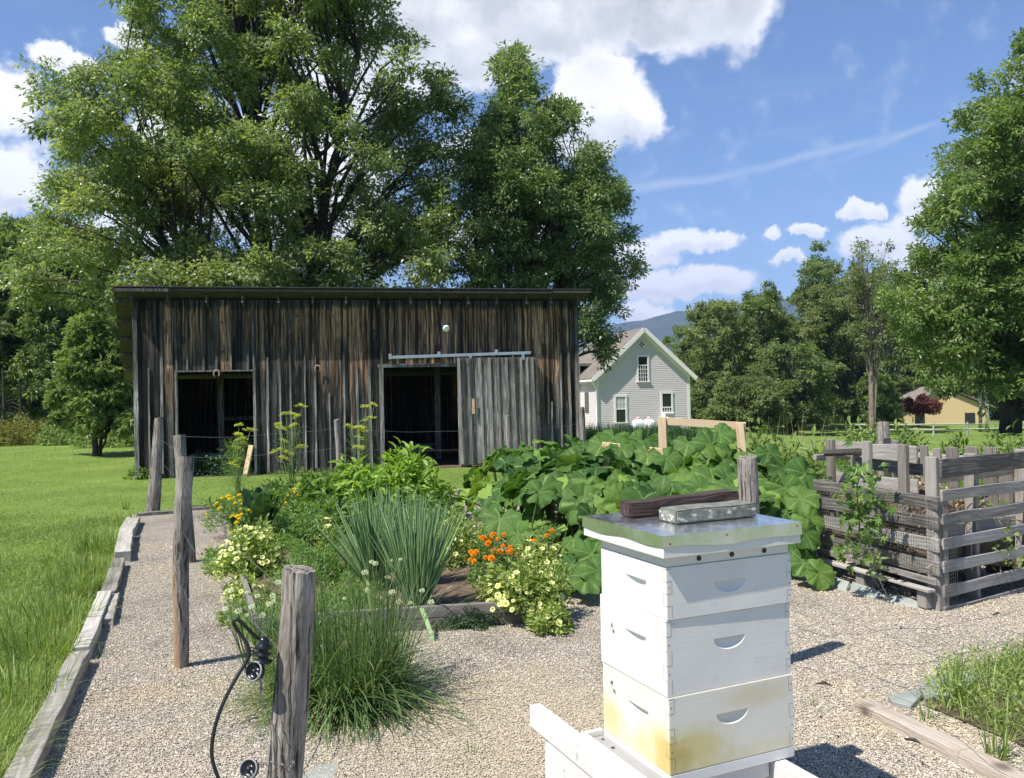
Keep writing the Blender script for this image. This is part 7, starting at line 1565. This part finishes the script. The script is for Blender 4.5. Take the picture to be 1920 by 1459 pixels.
loose_leaves('low squash leaves spreading on the gravel by the hive', [(1075, 1060, 6.5, .34, -.1, -.7), (1110, 1040, 6.6, .34, .2, -.9), (1100, 1085, 6.3, .32, -.1, -.6), (1060, 1085, 6.7, .3, -.3, -.8), (1120, 1070, 6.35, .34, .2, -.7)])
loose_leaves('big pale squash leaves raised against the pine frame', [(1335, 835, 9.0, .46, .1, -1.3), (1350, 815, 9.3, .36, -.2, -1.0), (1290, 835, 9.2, .34, -.3, -.9), (1150, 820, 9.8, .42, .2, -.6), (1130, 835, 9.6, .4, -.3, -.6), (1440, 850, 8.6, .3, .2, -1.6), (1165, 842, 9.0, .3, .1, -.9), (1215, 852, 8.9, .3, -.1, -1.0), (1195, 838, 9.1, .26, .2, -.8), (1250, 860, 8.8, .34, .1, -1.1), (1475, 880, 8.0, .42, .3, -1.3), (1510, 890, 7.8, .4, .5, -1.2)])

# pine A-frames
def beam_obj(par, p, q, w, h, name='beam'):
    p = Vector(p); q = Vector(q); d = (q - p); L_ = d.length; mb = MB(); mb.bx(0, L_, -w / 2, w / 2, -h / 2, h / 2); o = mb.build(name, m_pine, par); y = Vector((0, 0, 1)).cross(d.normalized())
    if y.length < .2: y = Vector((0, 1, 0)).cross(d.normalized())
    y.normalize(); z = d.normalized().cross(y); o.matrix_world = Matrix.Translation(p - (par.location if par else Vector())) @ Matrix((d.normalized(), y, z)).transposed().to_4x4(); bevel(o, .003); return o
def pine_frame(label, ul, vl, ur, vr, y0, y1, leg=True):
    a = D(ul, vl, y0); b = D(ur, vr, y1); t = empty('trellis_frame', (a.x, a.y, 0), 0, label, 'trellis', 'new pine trellis frames in the squash')
    beam_obj(t, a, b, .04, .09)
    for (p, s, ux) in ((a, -.28, .0), (b, -.25, -.0), (a, .35, .05), (b, .42, .05)):
        if not leg and s > 0: continue
        beam_obj(t, (p.x + ux + (.04 if p is a else -.04), p.y + (.03 if s > 0 else -.035), p.z + .04), (p.x + ux + (.0 if p is a else .0), p.y + s, 0), .09, .038, 'leg')
pine_frame('taller pine trellis frame with a sloping top beam', 1234, 789, 1391, 799, 9.9, 9.7)
pine_frame('lower pine trellis frame sunk in the squash leaves at left', 1130, 836, 1256, 850, 9.6, 9.2, False)

# ------------------------------------------------------------------ grass, weeds
def lawn_blades():
    mb = MB()
    def region(n, y0, y1, xf, h, w, spread=.5, droop=.4, nseg=3, hf=None):
        y = np.exp(rng.uniform(math.log(y0), math.log(y1), n * 2)); x = xf[0](y) + (xf[1](y) - xf[0](y)) * rng.uniform(0, 1, n * 2)
        k = ~inpoly(x, y, LB); x, y = x[k][:n], y[k][:n]; q = (Bm_.inverted()); bxx = (x - BP.x) * math.cos(BA) + (y - BP.y) * math.sin(BA); byy = -(x - BP.x) * math.sin(BA) + (y - BP.y) * math.cos(BA)
        k = ~((byy > -.03) & (bxx > -1.5) & (bxx < BW)); x, y = x[k], y[k]; grass_patch(mb, np.stack([x, y], -1), h if hf is None else hf(x, y), w * (.6 + y / 14), spread, droop, 0, nseg)
    fl_ = lambda y: -.66 * y - .3; le = lambda y: np.interp(y, [2, 3.4, 5.1, 8.2, 10.2, 12], [-1.3, -2.05, -2.75, -4.0, -4.9, -5.6]) 
    def hh(x, y):
        d = le(y) - x; patch = .5 + .5 * np.sin(x * 3.1 + y * 1.7) * np.sin(y * 2.3 - x); return np.where(y < 11.5, .05 + .11 * np.exp(-((d - .25) / .4) ** 2) * (.5 + patch) + .035 * patch, .05) * np.clip(1.25 - (y - 3) * .04, .7, 1.3)
    region(60000, 2.2, 12, (fl_, le), 0, .0055, .45, .5, 4, hh)
    region(50000, 10, 24, (fl_, lambda y: .05 * y + 0 * y), .06, .005, .5, .4, 2)
    region(22000, 24, 60, (fl_, lambda y: -.30 * y), .08, .005, .5, .4, 2)
    region(26000, 14, 75, (lambda y: .09 * y, lambda y: .68 * y), .09, .004, .5, .4, 2)
    tag(mb.build('lawn_grass', m_grass, None), kind='stuff')
lawn_blades()
# overhanging tufts along the left border
for i, (u, v) in enumerate(((60, 1330), (105, 1240), (140, 1180), (165, 1120), (185, 1085), (205, 1040))):
    lab = ('tall blades by the near end of the long border timber', 'tall tuft leaning over the long border timber', 'tuft leaning over the joint of two border timbers', 'densest tuft hanging over the second border timber', 'dark tuft before the half covered timber', 'light tuft beside the chunky split timber')[i]
    p = G(u - 22, v); tuft('grass_tuft', lab, (p.x, p.y), 230, .34, .008, .42, .55, m_grass, group='tall grass tufts along the left border', rad=.2, nseg=5)
mb = MB(); tg = [(3.2, 10.2), (4.0, 9.3), (5.2, 9.6), (8.5, 9.0), (11, 14), (11.5, 17.5), (6, 17), (3.6, 14)]
grass_patch(mb, fill_poly(tg, 12000), .5, .012, .3, .3, 0, 4); tag(mb.build('tall_grass', m_weed, None), kind='stuff')
WG = 'leafy weeds standing above the tall grass'
for i, (u, vt, y) in enumerate(((1594, 803, 15), (1614, 808, 13.5), (1622, 800, 16), (1690, 806, 15), (1700, 800, 13), (1790, 815, 14), (1865, 812, 13), (1890, 818, 12), (1465, 830, 12), (1520, 838, 11), (1420, 805, 13.5))):
    h = 1.6 - (vt - horizon(u)) / F * y; lab = ('milkweed clump just right of the rail fence end', 'small milkweed before the fence end', 'leafy milkweed left of the short thick post', 'pale milkweed right of the short thick post', 'taller milkweed touching the short thick post', 'low weed before the yellow building', 'bright weed in the grass toward the right edge', 'yellow green weed at the far right above the pallets', 'weed in the grass right of the pine frame', 'weed behind the left end of the bin', 'thin weed behind the pine frame leg')[i]
    herb('tall_weed', lab, ((u - 960) / F * y, y), .28, .28, h, 420, .15, .05, m_weed, 'weed', 'leaf6', WG, shell=.2, stems=8)
for i in range(9):
    u = (1430, 1448, 1470, 1490, 1505, 1415, 1400, 1385, 1520)[i]; y = 20 + i % 3 * 3; h = 1.0; t = None
mb = MB(); q = np.stack([rng.uniform(5.6, 7.6, 130), rng.uniform(18, 21, 130)], -1); grass_patch(mb, q, 1.0, .008, .12, .15, 0, 4); tag(mb.build('dry_grass', m_straw, None), kind='stuff')
# fallen twigs on the gravel
for (u, v, lab, a) in ((1546, 1284, 'dark twig on the gravel right of the hive', -.3), (1716, 1392, 'dark bark chip below the brown timber', -.8), (1870, 1152, 'small dark chip before the pallet bottom board', 0.3)):
    p = G(u, v, .012); d = Vector((math.cos(a), math.sin(a) * 1.5, 0)) * .04; tag(MB().tube([p - d, p + Vector((0, 0, .012)), p + d], [.004, .007, .002], 6, noise=.2).build('twig', m_bark, None), lab, 'twig', 'dark twigs lying on the gravel')

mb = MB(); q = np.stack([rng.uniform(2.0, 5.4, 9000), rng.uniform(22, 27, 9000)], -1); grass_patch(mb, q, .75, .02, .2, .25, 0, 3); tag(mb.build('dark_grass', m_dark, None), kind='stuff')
herb('weed_patch', 'light green weeds between the chive stalks and the front board', gs(560, 1160), .45, .2, .2, 2200, .06, .012, m_feather, 'weeds')
herb('weed_patch', 'pale weeds at the left bed corner behind the near post', gs(500, 1130), .3, .3, .18, 1500, .05, .018, m_weed, 'weeds')
herb('weed_patch', 'weeds sprouting between the onions and the front board', gs(690, 1140), .2, .12, .12, 500, .05, .012, m_weed, 'weeds')
def clover():
    n = 42000; y = np.exp(rng.uniform(math.log(2.6), math.log(12), n)); x = y * rng.uniform(-.68, -.3, n); k = ~inpoly(x, y, LB); x, y = x[k], y[k]
    k = (np.sin(x * 2.3 + y) + np.sin(y * 1.9 - x * 1.3) + rng.normal(0, .6, len(x))) > .3; x, y = x[k], y[k]; n = len(x); mb = MB()
    leaves(mb, np.stack([x, y, rng.uniform(.01, .07, n)], -1), rng.normal(size=(n, 3)) * np.array([1, 1, .2]), np.array([0, 0, 1.0]) + rng.normal(size=(n, 3)) * .35, rng.uniform(.015, .032, n), rng.uniform(.012, .02, n), rng.uniform(.1, .9, n)); tag(mb.build('clover', m_garden, None), kind='stuff')
clover()

cl = [o for o in bpy.data.objects if o.name.startswith('chive_clump')]
for t, n_ in zip(cl, (170, 60)):
    mb = MB(); a = rng.uniform(0, 2 * PI, n_); r = .2 * np.sqrt(rng.uniform(0, 1, n_)); d = np.stack([np.cos(a) * .9, np.sin(a) * .9, np.ones(n_) * .9], -1)
    arcs(mb, np.stack([np.cos(a) * r, np.sin(a) * r, 0 * a + .01], -1), d, rng.uniform(.3, .6, n_), rng.uniform(.004, .009, n_), rng.uniform(.9, 1.6, n_), rng.uniform(0, .8, n_), 8, .7); mb.build('dry_blades', m_straw, t)
for i, (u, v) in enumerate(((198, 1232), (232, 1226), (470, 1330), (330, 1290), (262, 1000), (1520, 1330), (880, 1420))):
    lab = ('wispy green weed in the gravel by the long left timber', 'second wispy weed in the gravel by the left timber', 'tiny weed in the gravel left of the near post', 'tiny weed at the foot of the peeling post', 'small sprout beside the far left border block', 'tiny sprout in the gravel right of the hive', 'tiny sprout in the gravel before the hive rail')[i]
    p = G(u, v); tuft('gravel_weed', lab, (p.x, p.y), 12, .10, .004, .8, .6, m_weed, 'weed', 'small weeds sprouting in the gravel', rad=.04, nseg=4)

mb = MB(); n = 420; y = np.exp(rng.uniform(math.log(2.8), math.log(10), n)); x = y * rng.uniform(-.45, .66, n); k = inpoly(x, y, LB) & ~inpoly(x, y, bedpoly); x, y = x[k], y[k]; n = len(x)
leaves(mb, np.stack([x, y, np.full(n, .017)], -1), rng.normal(size=(n, 3)) * np.array([1, 1, .1]), np.array([0, 0, 1.0]) + rng.normal(size=(n, 3)) * .3, rng.uniform(.008, .03, n), rng.uniform(.004, .014, n), rng.uniform(0, .7, n)); tag(mb.build('leaf_litter', leaf_mat('dead_leaf', (.05, .035, .02), (.13, .09, .05), (.3, .22, .12), .1)), kind='stuff')
